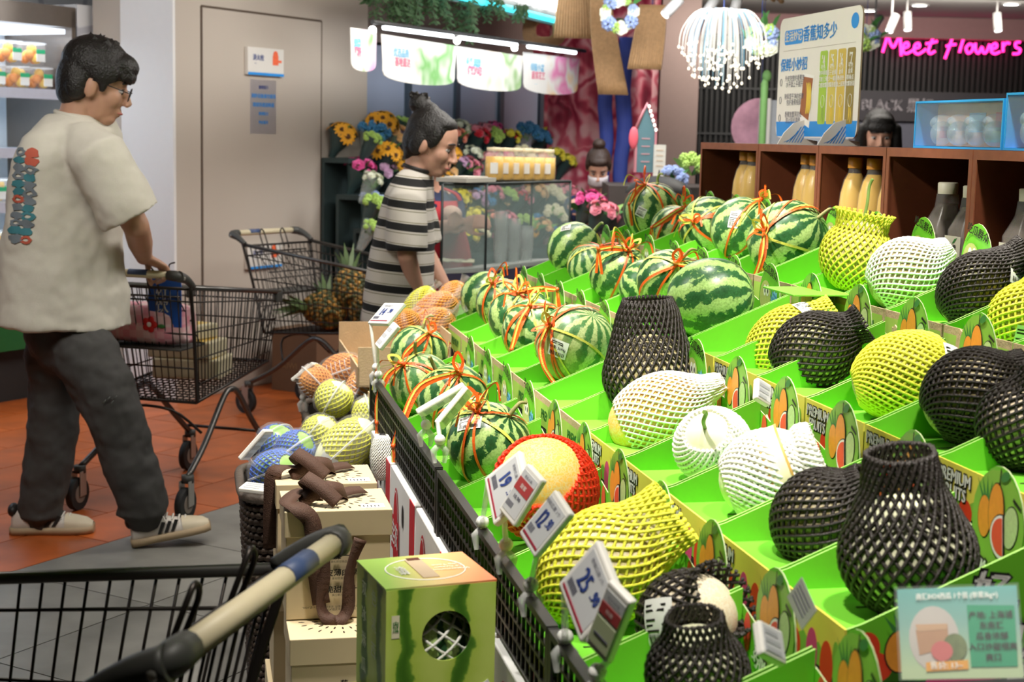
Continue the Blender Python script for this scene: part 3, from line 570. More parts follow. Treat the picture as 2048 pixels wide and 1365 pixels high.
# round pink mirror and grey panel
t = thing('round_flower_disc', 'pink and white round flower print disc behind the cubbies', 'decor disc', aty(1520, 255, 10.5))
dm = MB(); dm.push(M.Rotation(pi / 2, 4, 'X')); dm.prism([(.20 * cos(2 * pi * k / 28), .20 * sin(2 * pi * k / 28)) for k in range(28)], .02); MB().cyl((0, .01, .2), (0, .01, 2.6 - aty(1520, 255, 10.5).z), .002).build('cord', INKB, t); dm.build('disc', P('pink_print', (.70, .30, .38), .5, var=.75, scale=9), t)
t = thing('grey_cabinet', 'pale grey cabinet behind the banana board', 'cabinet', aty(1545, 250, 10.0)); MB().bx((-.02, 0, -aty(1545, 250, 10.0).z + .001), (.5, .3, .16)).build('body', P('cab_grey', (.40, .42, .46), .5), t); MB().bx((-.045, -.02, -.9), (-.02, .3, .17)).build('side_trim', SIGNW, t)
t = thing('cactus_stem', 'tall green cactus-like stem beside the banana board', 'plant', aty(1528, 200, 9.8)); MB().tube([(0, 0, -aty(1528, 200, 9.8).z), (0, 0, .1), (.005, 0, .15)], [.022, .024, .012], 10).build('trunk', P('cactus', (.16, .34, .10), .6), t); MB().ell((.012, 0, .15), (.03, .03, .04), 12, 8).build('crown', P('cactus', (.16, .34, .10), .6), t)
# gabled teal notice board and white card
t = thing('gabled_board', 'teal house-shaped notice board with lit gable and pink trim', 'board', aty(1288, 345, 9.0), .1)
MB().push(M.Rotation(pi / 2, 4, 'X')); bdm = MB(); bdm.push(M.Rotation(pi / 2, 4, 'X')); bdm.prism([(-.055, 0), (.055, 0), (.055, .24), (0, .38), (-.055, .24)], .02); bdm.build('board', P('teal_board', (.10, .20, .23), .5), t)
for e in (-1, 1): MB().bx((e * .058 - .006, -.03, 0), (e * .058 + .006, .01, .25)).build('frame', P('pink_frame', (.55, .22, .25), .5), t)
rf = MB(); rf.tube([(-.066, -.02, .24), (0, -.02, .40), (.066, -.02, .24)], .012, 6); rf.build('roof_trim', P('pink_frame', (.55, .22, .25), .5), t)
for k in range(6): MB().ell((.012 + .009 * k, -.03, .385 - .027 * k), (.008, .008, .01), 8, 6).build('roof_bulb', P('warm_bulb', (1, .9, .8), .4, emis=1.2), t)
MB().push(M.Identity(4)); em = MB(); em.ell((-.075, -.03, .2), (.028, .012, .065), 12, 8); em.build('pink_petal_sign', P('petal_sign', (.75, .12, .16), .5), t)
for k in range(4): MB().bx((-.025, -.0225, .06 + .045 * k), (.025, -.021, .066 + .045 * k)).build('printed_line', P('line_pink', (.55, .30, .32), .5), t)
t = thing('white_card', 'small white card standing beside the teal board', 'card', aty(1318, 350, 8.9)); MB().bx((-.035, 0, -.064), (.035, .008, .175)).build('card', P('card_white', (.62, .60, .54), .5), t)
for k in range(4): MB().bx((-.02, -.002, .05 + .03 * k), (.02, 0, .055 + .03 * k)).build('printed_line', P('line_tan', (.55, .40, .28), .5), t)
# counter and plants behind the top watermelons
t = thing('shop_counter', 'dark counter behind the top row of watermelons', 'counter', (0, 0, 0)); c0 = aty(1240, 400, 9.2); c1 = aty(1400, 400, 9.0)
MB().bx((c0.x - .1, 8.7, 0), (c1.x + 2.2, 9.4, c0.z + .10)).build('body', P('counter_dark', (.06, .05, .045), .6), t)
bouquet(aty(1348, 352, 8.5), 'sky', 'pale blue hydrangea beside the wooden cubbies', .075, 14, wrap=False, name='hydrangea', group='plants by the cubbies', sc=.8)
bouquet(aty(1385, 330, 8.6), 'lime', 'leafy green plant touching the wooden cubby side', .08, 8, wrap=False, name='leafy_plant', group='plants by the cubbies')
bouquet(aty(1180, 410, 8.8), 'hot', 'magenta wrapped bunch in front of the masked worker', .10, 10, group='plants by the cubbies'); bouquet(aty(1205, 425, 8.6), 'pink', 'pink wrapped bunch below the masked worker', .09, 10, group='plants by the cubbies')
t = thing('umbrella', 'black domed umbrella with a small tip behind the end watermelon', 'umbrella', aty(1318, 352, 7.6)); u_ = MB()
u_.rings([[(.17 * sin(th) * cos(2 * pi * k / 16) * (1 + .0 * k), .17 * sin(th) * sin(2 * pi * k / 16), .10 * (cos(th) - 1)) for k in range(16)] for th in [.02 + 1.45 * j / 8 for j in range(9)]], 0); u_.build('canopy', P('umbrella_black', (.012, .011, .011), .5), t); MB().tube([(0, 0, -.01), (0, 0, .03)], [.008, .003], 8).build('tip', P('umbrella_black', (.012, .011, .011), .5), t); MB().cyl((0, 0, -aty(1318, 352, 7.6).z), (0, 0, 0), .005).build('shaft', STL, t)
# ------------------------------------------------------------------ glass counter case
t = thing('glass_case', 'glass counter case with black edges holding cut fruit cups', 'display case', aty(970, 540, 6.9), ROTG)
pc = aty(970, 540, 6.9); Rg = M.Rotation(-ROTG, 3, 'Z'); L1 = Rg @ (aty(1141, 366, 7.6) - pc); L0 = Rg @ (aty(885, 366, 6.75) - pc); hz = aty(970, 368, 6.9).z - pc.z
ca, cb, cc = V((L0.x, L0.y, 0)), V((0, 0, 0)), V((L1.x, L1.y, 0)); cd_ = ca + cc
BLK = P('case_edge', (.03, .04, .04), .4)
def edge(p, q): MB().cyl(p, q, .007, n=6).build('frame_edge', BLK, t)
for p in (ca, cb, cc, cd_): edge(p, p + V((0, 0, hz)))
for p, q in ((ca, cb), (cb, cc), (cc, cd_), (cd_, ca)):
    edge(p + V((0, 0, hz)), q + V((0, 0, hz)))
    MB().poly([p, q, q + V((0, 0, hz)), p + V((0, 0, hz))]).build('pane', GLASS(), t, solid=.004)
MB().poly([ca + V((0, 0, hz)), cb + V((0, 0, hz)), cc + V((0, 0, hz)), cd_ + V((0, 0, hz))]).build('pane', GLASS(), t, solid=.004)
MB().poly([ca, cb, cc, cd_]).build('counter_top', P('counter_steel', (.38, .40, .38), .35), t, solid=.02)
bs = MB()
for p, q in ((ca, cb), (cb, cc), (cc, cd_), (cd_, ca)): bs.poly([p - V((0, 0, .012)), q - V((0, 0, .012)), q - V((0, 0, pc.z)), p - V((0, 0, pc.z))])
bs.build('base_cabinet', P('counter_purple', (.05, .045, .08), .5), t)
JU = P('mango_drink', (.72, .42, .05), .35, var=.2, scale=30)
def jar(p, label, h_=.135, r_=.042):
    t = thing('drink_jar', label, 'jar', p, 0, 'clear jars of yellow drink on the case')
    MB().lathe([(r_ * .9, 0), (r_ * .97, .01), (r_, .05), (r_ * .97, h_ * .8)], 14, cap0=True, cap1=True).build('drink', JU, t); MB().lathe([(r_ * .95, 0), (r_ * 1.04, .01), (r_ * 1.04, h_ * .86), (r_ * .8, h_ * .93), (r_ * .8, h_)], 14).build('clear_jar', FILM(), t)
    MB().lathe([(r_ * .86, h_), (r_ * .86, h_ + .014), (0, h_ + .016)], 14).build('lid', P('lid_cream', (.70, .62, .42), .3, alpha=.8), t); MB().bx((-.018, -r_ * 1.09, .03), (.018, -r_ * 1.03, .08)).build('label_strip', P('label_paper', (.82, .82, .79), .5), t)
for k in range(6):
    for j in range(2):
        jar(aty(988 + 21 * k, 360, 7.05 + .09 * k + .11 * j) , 'yellow drink jar on the glass case, %s place, %s row' % (('first', 'second', 'third', 'fourth', 'fifth', 'sixth')[k], ('front', 'back')[j]))
t = thing('paper_tray', 'flat pale paper tray lying on the glass case', 'tray', aty(935, 364, 6.9), ROTG); MB().bx((-.08, -.14, .001), (.08, .12, .02)).build('sheet', P('tray_paper', (.50, .48, .42), .6), t); MB().bx((-.06, -.1, .02), (.06, .08, .026)).build('folded_sheet', P('tray_paper2', (.60, .56, .5), .6), t)
for k in range(3):
    q = thing('cup_stack', 'stack of clear plastic cups inside the glass case, %s' % ('tallest', 'middle', 'shortest')[k], 'cups', aty(1000 + 26 * k, 528 - 3 * k, 7.15 + .1 * k)); 
    for j in range(9 - 2 * k): MB().lathe([(.028, .02 * j), (.036, .02 * j + .09)], 12).build('cup', P('cup_clear', (.8, .86, .84), .2, alpha=.3), q)
t = thing('prep_cloth', 'crumpled pale cloth on the case counter', 'cloth', aty(905, 528, 6.95)); g = MB(); g.rings([[(-.1 + .02 * i, -.05 + .012 * j, .012 + .018 * abs(mnoise.noise((i * .5, j * .6, 1)))) for i in range(11)] for j in range(9)], 0, True, False); g.build('cloth', P('cloth_cream', (.62, .60, .42), .7), t, solid=.004)
# ceiling spot lamps in view
def spotcan(px, py, Y, ang, label, L=.14, lit=False):
    p = aty(px, py, Y); t = thing('track_spot', label, 'spot lamp', p, 0, 'white ceiling track spots'); d_ = V((sin(ang), -.3, -cos(ang))).normalized()
    MB().tube([-d_ * L * .5, d_ * L * .5], .032, 14).build('can', P('lamp_white', (.34, .33, .32), .5), t); MB().tube([d_ * L * .5, d_ * (L * .5 + .004)], .028, 14).build('lens', P('lens_lit', (1, 1, 1), .3, emis=1.2), t); MB().cyl((0, .03, 0), (0, .03, 2.6 - p.z), .008).build('stalk', P('lamp_white', (.34, .33, .32), .5), t)
spotcan(1345, 14, 9.4, -.75, 'tilted white track spot over the short rattan bundle'); spotcan(1420, 14, 9.6, -.6, 'tilted white track spot left of the fibre lamp cord'); spotcan(1472, 10, 9.7, -.25, 'almost upright white track spot right of the fibre lamp cord')
spotcan(1752, 48, 11.5, -.6, 'angled white track spot before the neon word Meet'); spotcan(1785, 46, 11.7, -.4, 'slanted white track spot above the neon word Meet'); spotcan(1815, 42, 11.8, .0, 'upright white track spot between the downlights'); spotcan(1995, 44, 11.8, .05, 'upright white track spot above the neon word flowers')
for px, py, lb in ((1839, 11, 'round recessed downlight nearer the banana board'), (2022, 9, 'round recessed downlight above the toy boxes'), (1737, 22, 'small round downlight at the banana board corner')):
    p = aty(px, py, 11.3); p.z = 2.598; d_ = ray(px, py); p = CP + d_ * ((2.592 - HC) / d_.z); t = thing('downlight', lb, 'downlight', p); MB().lathe([(.0, -.001), (.055, -.001), (.055, -.004)], 18).build('lens', P('down_lit', (1, 1, .95), .3, emis=4), t); MB().lathe([(.056, 0), (.075, -.006), (.075, .004)], 18).build('bezel', P('lamp_white', (.34, .33, .32), .5), t)
# ================================================================== produce stand
K = 1.1905; PT = .25
ROWS = {1: dict(s=.773 - .306, z=.913 - .127, T=4.652), 2: dict(s=.773, z=.913, T=4.652), 3: dict(s=1.081, z=1.042, T=3.037), 4: dict(s=1.379, z=1.166, T=2.856)}
LIP = .07; TD = .262; TW = .243; BK = .155; SIDE = .178
GREEN = P('tray_green', (.165, .56, .03), .4, var=.05, scale=8)
GREEN2 = P('tray_floor_green', (.19, .62, .045), .45, var=.06, scale=9)
EDGE = P('tray_edge', (.40, .70, .18), .5)
YELP = P('tray_yellow_print', (.82, .72, .10), .45, var=.04)
KRAFT = P('kraft_card', (.58, .42, .25), .8, var=.12, scale=40, bump=.15)
PINK = P('print_pink', (.72, .06, .22), .45); REDP = P('print_red', (.80, .06, .02), .45); ORANP = P('print_orange', (.88, .33, .04), .45, var=.15, scale=90)
LIME = P('print_lime', (.45, .66, .12), .45); DKG = P('print_leaf', (.05, .22, .05), .5); INK = P('ink_black', (.015, .013, .012), .5)
WHITEP = P('print_white', (.88, .87, .82), .5, var=.03); SKYB = P('print_sky_blue', (.2, .55, .8), .45); MELP = P('print_melon', (.50, .52, .18), .5, var=.25, scale=160)
GRASS = P('print_green', (.25, .52, .06), .45)
def ellp(cx, cy, rx, ry, n=20, a=0, a0=0, a1=2 * pi):
    out = []
    for k in range(n):
        t = a0 + (a1 - a0) * k / (n - (0 if abs(a1 - a0 - 2 * pi) < 1e-6 else 1)); x, y = rx * cos(t), ry * sin(t)
        out.append((cx + x * cos(a) - y * sin(a), cy + x * sin(a) + y * cos(a)))
    return out
def flat(mb, out, z, mat): mb.poly([(x, y, z) for x, y in out], mat)
def fruit_art(mb, sc=1.0):
    # printed fruit group, local XY, mats: 0 orange 1 leaf 2 lime 3 red 4 white 5 ink 6 melon
    e = .0006
    def q(*a, **k): return [(x * sc, y * sc) for x, y in ellp(*a, **k)]
    for k in range(5): flat(mb, [(x * sc, y * sc) for x, y in ((-.034 + .006 * k - .012, .022), (-.034 + .011 * (k - 2) * 1.3, .058 - .004 * abs(k - 2)), (-.034 + .006 * k - .004, .022))], e * (1 + .1 * k), 1)
    flat(mb, q(-.036, -.004, .0195, .033), e, 5); flat(mb, q(-.036, -.004, .0175, .031), 2 * e, 0)
    flat(mb, q(.036, -.004, .0215, .033, a=-.2), e, 5); flat(mb, q(.036, -.004, .0195, .031, a=-.2), 2 * e, 2)
    flat(mb, q(-.002, .01, .0225, .044), 3 * e, 5); flat(mb, q(-.002, .01, .0205, .042), 4 * e, 0)
    flat(mb, [(x * sc, y * sc) for x, y in ((.001, .05), (.004, .05), (.006, .075), (.003, .075))], 3 * e, 5)
    flat(mb, q(.018, .066, .013, .007, a=.5), 4 * e, 1)
    flat(mb, [(x * sc, y * sc) for x, y in ((.04, .036), (.062, .026), (.064, .03), (.042, .041))], 3 * e, 5)
    flat(mb, q(.02, -.022, .034, .034, n=14, a=-.5 - pi / 2 * .6, a0=pi * .95, a1=pi * 2.05), 5 * e, 5)
    flat(mb, q(.02, -.022, .032, .032, n=14, a=-.5 - pi / 2 * .6, a0=pi * .97, a1=pi * 2.03), 6 * e, 4)
    flat(mb, q(.02, -.021, .027, .027, n=14, a=-.5 - pi / 2 * .6, a0=pi * .97, a1=pi * 2.03), 7 * e, 3)
def arch(w, h0, aw, ah, n=14):
    # back wall outline with a rounded header in the middle (x across, y up)
    o = [(-w / 2, 0), (w / 2, 0), (w / 2, h0)]
    o += [(aw * cos(t), h0 - .012 + (ah + .012) * sin(t)) for t in [pi * k / n for k in range(n + 1)]]
    o += [(-w / 2, h0)]; return o
LBL_LETTER = P('letter_white', (.9, .88, .84), .5, var=.02)
def make_tray(kind, label):
    # local: x = into the row (0 lip .. TD back), y along the row (0 far side .. -TW near side), z up from floor
    t = thing('display_tray', label, 'tray')
    MB().bx((0, 0, 0), (TD, -TW, .046)).build('tray_floor', GREEN2, t)
    for k, (x, y) in enumerate(((.10, -.09), (.13, -.16))): MB().box((x, y, .0465), (.035, .004, .001), rot=M.Rotation(.4 * k, 3, 'Z')).build('slot', INK, t)
    for y in (0, -TW + .003):
        mb = MB(); mb.push(M.Translation((0, y, 0)) @ M.Rotation(pi / 2, 4, 'X'))
        mb.prism([(0, 0), (TD, 0), (TD, SIDE), (.02, LIP + .006), (0, LIP)], .0032, 0, 1); mb.pop()
        mb.build('side_wall', [GREEN, EDGE], t)
    # lip
    lip = MB().bx((-.003, 0, 0), (0, -TW, LIP))
    lip.build('front_lip', YELP if kind == 'fruit' else KRAFT, t)
    R = basis((0, -1, 0), (0, 0, 1), (-1, 0, 0))     # reader looks along +x at the lip
    if kind == 'fruit':
        pr = MB(); c = [(-TW * .06 - .0, .0)]
        pr.push(M.Translation((-.0036, -TW / 2, 0)) @ R.to_4x4())
        flat(pr, [(-.12, 0), (-.12, .018)] + [(-.12 + .024 * k, .018 + .012 * (k % 2)) for k in range(1, 10)] + [(.12, .018), (.12, 0)], .0002, 2)
        flat(pr, ellp(.028, .012, .018, .03), .0005, 0); flat(pr, ellp(.075, .008, .02, .032), .0005, 1)
        flat(pr, ellp(.102, .03, .010, .018), .0006, 2); flat(pr, ellp(-.028, .006, .02, .02), .0005, 1)
        pr.pop(); pr.build('lip_print', [PINK, REDP, GRASS], t)
        text('PREMIUM\nFRUITS', .026, INK, t, (-.0048, -TW / 2 + .062, .04), R, bold=.0022, sx=.9, ls=.85)
        text('PREMIUM\nFRUITS', .026, LBL_LETTER, t, (-.0058, -TW / 2 + .062, .04), R, bold=.0009, sx=.9, ls=.85)
    else:
        pr = MB(); pr.push(M.Translation((-.0036, -TW / 2, 0)) @ R.to_4x4())
        flat(pr, [(-.118, .002), (.118, .002), (.118, .056), (-.118, .056)], .0002, 0)
        pr.pop(); pr.build('lip_print', [LIME], t)
        text('PREMIUM', .03, DKG, t, (-.0045, -TW / 2 - .02, .03), R, bold=.0012)
    bw = MB(); bw.push(M.Translation((TD + .0032, -TW / 2, 0)) @ R.to_4x4()); bw.prism(arch(TW, BK, .068, .085), .002, 0, 1); bw.pop()
    bw.build('back_wall', [GREEN if kind != 'fruit' else GREEN, P('card_edge', (.42, .50, .26), .6)], t)
    a = MB(); a.push(M.Translation((TD - .0003, -TW / 2, BK + .014)) @ R.to_4x4())
    if kind == 'fruit':
        flat(a, ellp(0, -.004, .066, .070), .0002, 6)
        fruit_art(a, .92)
        flat(a, ellp(-.095, -.045, .013, .028), .0003, 3); flat(a, ellp(-.098, -.1, .01, .018), .0003, 3); flat(a, ellp(-.01, -.13, .06, .045), .0003, 7); flat(a, ellp(.085, -.035, .02, .016), .0003, 8); flat(a, ellp(.1, -.075, .016, .02), .0003, 3)
        a.pop(); a.build('artwork', [ORANP, DKG, P('print_melon_lime', (.52, .68, .3), .5, var=.2, scale=200), P('print_melon_red', (.85, .09, .05), .45), WHITEP, INK, GRASS, PINK, YELP], t)
        for k, ch in enumerate('好吃的水果'):
            an = (k - 2) * .36; p = V((.068 * sin(an) * 1.15, -.088 + .03 * (1 - cos(an)) * 1.5, 0))
            Rr = R @ M.Rotation(an * .8, 3, 'Z')
            w = M.Translation((TD - .0018, -TW / 2, BK + .022)) @ R.to_4x4() @ p
            text(ch, .03, INK, t, w, Rr, bold=.003); text(ch, .03, LBL_LETTER, t, w + V((-.001, 0, 0)), Rr, bold=.001)
    else:
        flat(a, ellp(-.022, -.012, .036, .04), .0003, 0)
        for dx in (-.026, -.008): flat(a, ellp(dx, .004, .0085, .014), .0006, 1); flat(a, ellp(dx + .002, .003, .0035, .006), .0009, 2)
        flat(a, ellp(.0, -.04, .018, .014, a=.4), .0006, 5)
        star = []
        for k in range(20): star.append((.038 + (.026 if k % 2 else .019) * cos(2 * pi * k / 20), -.022 + (.034 if k % 2 else .026) * sin(2 * pi * k / 20)))
        flat(a, star, .0007, 3)
        flat(a, [(-.05, .03), (-.048, .03), (-.03, .045), (-.031, .047)], .0006, 4)
        a.pop(); a.build('artwork', [MELP, WHITEP, INK, SKYB, DKG, LIME], t)
        w0 = M.Translation((TD - .0018, -TW / 2, BK + .026)) @ R.to_4x4()
        text('吃瓜群众', .024, INK, t, w0 @ V((.006, .038, 0)), R @ M.Rotation(-.25, 3, 'Z'), bold=.0012)
        text('Premium\nRock Melon', .012, P('print_navy', (.02, .12, .35), .5), t, w0 @ V((.038, -.02, .0004)), R @ M.Rotation(-.35, 3, 'Z'), sx=.8, bold=.0003)
    return t
# which trays carry which print (fruit print for the nearer half)
trayA = make_tray('fruit', 'x'); trayB = make_tray('melon', 'x'); used = {}
ordn = ['first', 'second', 'third', 'fourth', 'fifth', 'sixth', 'seventh', 'eighth', 'ninth', 'tenth', 'eleventh', 'twelfth', 'thirteenth', 'fourteenth', 'fifteenth', 'sixteenth', 'seventeenth']
rown = {1: 'row along the fence', 2: 'second row', 3: 'third row', 4: 'top row'}
TR = {}
def put_tray(row, i, kind):
    R = ROWS[row]; src = trayA if kind == 'fruit' else trayB
    if kind not in used: o = src; used[kind] = 1
    else: o = copyt(src)
    o.location = S(R['s'], R['T'] - i * PT, R['z'] - LIP); o.rotation_euler = (0, 0, YA)
    TR[(row, i)] = o; o['row'] = row
    return o
for i in range(2, 15): put_tray(1, i, 'melon' if i < 6 else 'fruit')
for i in range(-1, 12): put_tray(2, i, 'melon' if i < 7 else 'fruit')
for i in range(-8, 5): put_tray(3, i, 'melon' if i < -1 else 'fruit')
for i in range(-9, 4): put_tray(4, i, 'melon')
for r in (1, 2, 3, 4):
    ks = sorted(k[1] for k in TR if k[0] == r)
    for n, i in enumerate(ks):
        o = TR[(r, i)]; del o['row']
        pr = 'fruit-printed' if 'artwork' in o.children[-1].name or any('artwork' in c.name and len(c.data.materials) > 8 for c in o.children) else 'melon-printed'
        pr = 'green fruit-print tray' if any(c.name.startswith('artwork') and len(c.data.materials) > 8 for c in o.children) else 'green cartoon-melon tray'
        tag(o, pr + ', ' + ordn[n] + ' from the far end of the ' + rown[r], 'tray', 'green display trays')
# nearest tray of row two: printed outer side
o = TR[(2, 11)]
Rn = basis((1, 0, 0), (0, 0, 1), (0, -1, 0))
w0 = lambda x, z, e=.0006: (x, -TW - e - .0032, z)
a = MB(); a.push(M.Translation(w0(.075, .045)) @ Rn.to_4x4()); 
flat(a, ellp(-.05, .0, .018, .022), .0002, 3); flat(a, ellp(-.04, -.024, .026, .02), .0003, 3)
for k in range(5): flat(a, [(-.006 + .005 * k - .01, .02), (-.006 + .012 * (k - 2), .05 - .004 * abs(k - 2)), (-.006 + .005 * k, .02)], .0005, 1)
flat(a, ellp(-.004, -.004, .023, .029), .0004, 5); flat(a, ellp(-.004, -.004, .021, .027), .0007, 0); flat(a, ellp(.1, -.05, .07, .04), .0003, 7)
a.pop(); a.build('side_artwork', [ORANP, DKG, LIME, REDP, WHITEP, INK, GRASS, PINK], o)
for k, ch in enumerate('好吃的水果'):
    p = (.185 + .012 * k, 0, .11 - .03 * k)
    text(ch, .05, INK, o, w0(p[0] - .0, p[2], .002), Rn @ M.Rotation(-.12, 3, 'Z'), bold=.0042); text(ch, .05, LBL_LETTER, o, w0(p[0], p[2], .003), Rn @ M.Rotation(-.12, 3, 'Z'), bold=.0018)
# stepped stand body
st = thing('display_stand', 'stepped black display stand under the green trays', 'display stand', S(ROWS[1]['s'], 1.0, 0), YA)
for r, (ta, tb) in {1: (.9, 4.6), 2: (1.6, 4.95), 3: (1.75, 5.05), 4: (1.75, 5.12)}.items():
    z = ROWS[r]['z'] - LIP - .002; s0 = ROWS[r]['s'] - ROWS[1]['s']
    MB().bx((s0 - .004, ta - 1.0, .001 if r > 1 else z - .03), (s0 + .299, tb - 1.0, z)).build('step', P('stand_black', (.02, .02, .02), .6), st)
MB().bx((.92 + .3, .8, .001), (1.6, 4.2, 1.13)).build('rear_shelf', P('stand_black', (.02, .02, .02), .6), st)
# ------------------------------------------------------------------ melons
def solve(px, py, rp, row, k=.93, dz=0):
    so = SO[row] + dz; p = ats(px, py, ROWS[row]['s'] + so); r = rp * depth(p) / FP
    print('   zlow-lip %.3f' % (p.z - r * k - ROWS[row]['z']), end=' '); return p, r
SO = {1: .135, 2: .135, 3: .14, 4: .15}
def img_axis(ang, tilt):
    a = RAD(ang); t = RAD(tilt)
    return ((CR * cos(a) + CU * sin(a)) * cos(t) - FW * sin(t)).normalized()
def wmat(name, seed, dark=(.022, .085, .026), light=(.40, .55, .19), n=11, ground=False, patch=.5):
    m, nt, b, L = base(name); tc = _n(nt, 'ShaderNodeTexCoord')
    sx = _n(nt, 'ShaderNodeSeparateXYZ'); L(tc.outputs['Object'], sx.inputs[0])
    mp = _n(nt, 'ShaderNodeMapping'); mp.inputs['Location'].default_value = (seed * 3.1, seed * 1.7, seed); L(tc.outputs['Object'], mp.inputs[0])
    ph = math_(nt, 'ARCTAN2', sx.outputs[1], sx.outputs[0])
    def noise(sc, det=4, rg=.55):
        q = _n(nt, 'ShaderNodeTexNoise'); q.inputs['Scale'].default_value = sc; q.inputs['Detail'].default_value = det; q.inputs['Roughness'].default_value = rg; L(mp.outputs[0], q.inputs['Vector']); return q.outputs['Fac']
    n1 = noise(10, 2); n2 = noise(48, 4, .65); n3 = noise(210, 2); n4 = noise(22, 3)
    a = math_(nt, 'MULTIPLY', ph, n / 1.0)
    a = math_(nt, 'ADD', a, math_(nt, 'MULTIPLY', n1, 5.5))
    w = math_(nt, 'SINE', a)
    w = math_(nt, 'ADD', w, math_(nt, 'MULTIPLY', math_(nt, 'SUBTRACT', n2, .5), 5.4))
    w = math_(nt, 'ADD', w, math_(nt, 'MULTIPLY', math_(nt, 'SUBTRACT', n4, .5), 2.2 * patch * 2))
    r = ramp(nt, [(0, dark), (.46, [c * 1.6 for c in dark]), (.50, [.5 * (x + y) for x, y in zip(dark, light)]), (.55, light), (1, [c * 1.15 for c in light])])
    L(math_(nt, 'MULTIPLY_ADD', w, .25, .5), r.inputs[0])
    r2 = ramp(nt, [(.35, (.75, .8, .7)), (.6, (1.12, 1.1, 1.15))]); L(n3, r2.inputs[0])
    mx = _n(nt, 'ShaderNodeMix', data_type='RGBA', blend_type='MULTIPLY'); mx.inputs[0].default_value = 1; L(r.outputs[0], mx.inputs[6]); L(r2.outputs[0], mx.inputs[7])
    out = mx.outputs[2]
    if ground:
        g = _n(nt, 'ShaderNodeMix', data_type='RGBA'); g.inputs[7].default_value = (.45, .42, .14, 1)
        dt = _n(nt, 'ShaderNodeVectorMath', operation='DOT_PRODUCT'); dt.inputs[1].default_value = ground; L(tc.outputs['Object'], dt.inputs[0])
        gr = ramp(nt, [(.0, (0, 0, 0)), (1, (1, 1, 1))]); gr.color_ramp.elements[0].position = .35; gr.color_ramp.elements[1].position = .85
        L(math_(nt, 'MULTIPLY', dt.outputs['Value'], 10.), gr.inputs[0]); L(math_(nt, 'MULTIPLY', gr.outputs[0], .75), g.inputs[0]); L(out, g.inputs[6]); out = g.outputs[2]
    L(out, b.inputs['Base Color']); b.inputs['Roughness'].default_value = .33; b.inputs['Specular IOR Level'].default_value = .45
    return m
WM = [wmat('watermelon_rind_' + q, k, **kw) for k, (q, kw) in enumerate((('a', {}), ('b', dict(n=12, patch=.7)), ('c', dict(n=10, patch=.35)), ('d', dict(light=(.46, .58, .24), dark=(.03, .11, .035), n=13)), ('e', dict(light=(.50, .58, .26), dark=(.06, .16, .05), n=13, ground=(-.8, -.1, -.4))), ('f', dict(light=(.38, .52, .18), dark=(.014, .06, .018), patch=.8)), ('g', dict(n=9, light=(.36, .54, .17)))))]
STEM = P('dry_stem', (.32, .30, .12), .7, var=.3, scale=60); STEMG = P('green_stem', (.36, .44, .14), .6, var=.25, scale=60)
ORR = P('orange_ribbon', (.86, .12, .015), .32, var=.2, scale=120, bump=.2, bscale=300); YER = P('yellow_ribbon', (.72, .66, .12), .32, var=.2, scale=120, bump=.2, bscale=300)
PAPER = P('label_paper', (.82, .82, .79), .5, var=.02)
def barcode_part(mb, mat, w, h, e, rows=True):
    pass
def sticker(parent, rad, cdir, up, w, h, body=None, off=.0012, barcode=True, flip=False):
    # label wrapped over an ellipsoid with radii rad; cdir centre direction (local), up = local up hint
    cdir = V(cdir).normalized(); c = V([rad[k] * cdir[k] for k in range(3)])
    n = V([cdir[k] / rad[k] for k in range(3)]).normalized(); u = V(up); u = (u - n * u.dot(n)).normalized(); r = u.cross(n)
    def onp(x, y, e):
        p = c + r * x + u * y
        q = V([p[k] / rad[k] for k in range(3)]).normalized(); s = V([q[k] * rad[k] for k in range(3)])
        # stay partly flat
        s = s.lerp(p, .25) if (x * x + y * y) < 1 else s
        return s + n * e
    mb = MB(); N = 5
    I = [[mb.av(onp((i / N - .5) * w, (j / N - .5) * h, off)) for i in range(N + 1)] for j in range(N + 1)]
    for j in range(N):
        for i in range(N): mb.fc((I[j][i], I[j][i + 1], I[j + 1][i + 1], I[j + 1][i]), 0, True)
    L = mb.build('weight_label', PAPER, parent)
    pr = MB()
    def bar(x0, y0, x1, y1):
        pr.poly([onp(x0, y0, off + .0008), onp(x1, y0, off + .0008), onp(x1, y1, off + .0008), onp(x0, y1, off + .0008)])
    if barcode:
        x = -w * .4
        while x < w * .4:
            q = ru(.0007, .002); bar(x, -h * .4, x + q, -h * .18); x += q + ru(.0008, .002)
        for k in range(2): bar(-w * .42, h * (.38 - .1 * k), w * (.2 + .2 * rnd()), h * (.33 - .1 * k))
        if not body:
            for k in range(3): bar(-w * .42, h * (.1 - .1 * k), w * ru(-.1, .35), h * (.06 - .1 * k))
        pr.build('printed_lines', INK, L)
    if body:
        R = basis(r, u, n); text(body, h * .2, INK, L, onp(0, h * .04, off + .0022), R, bold=.0004)
    return L
def arc_on(rad, k, d, a0, a1, n=14, off=.002, wob=0):
    k = V(k).normalized(); d = V(d); d = (d - k * d.dot(k)).normalized(); P_ = []; N_ = []
    ph = rnd() * 6
    for i in range(n + 1):
        a = a0 + (a1 - a0) * i / n
        q = k * cos(a) + d * sin(a) + k.cross(d) * (wob * sin(2.2 * a + ph)); q.normalize()
        p = V([q[j] * rad[j] for j in range(3)]); nn = V([q[j] / rad[j] for j in range(3)]).normalized()
        P_.append(p + nn * off); N_.append(nn)
    return P_, N_
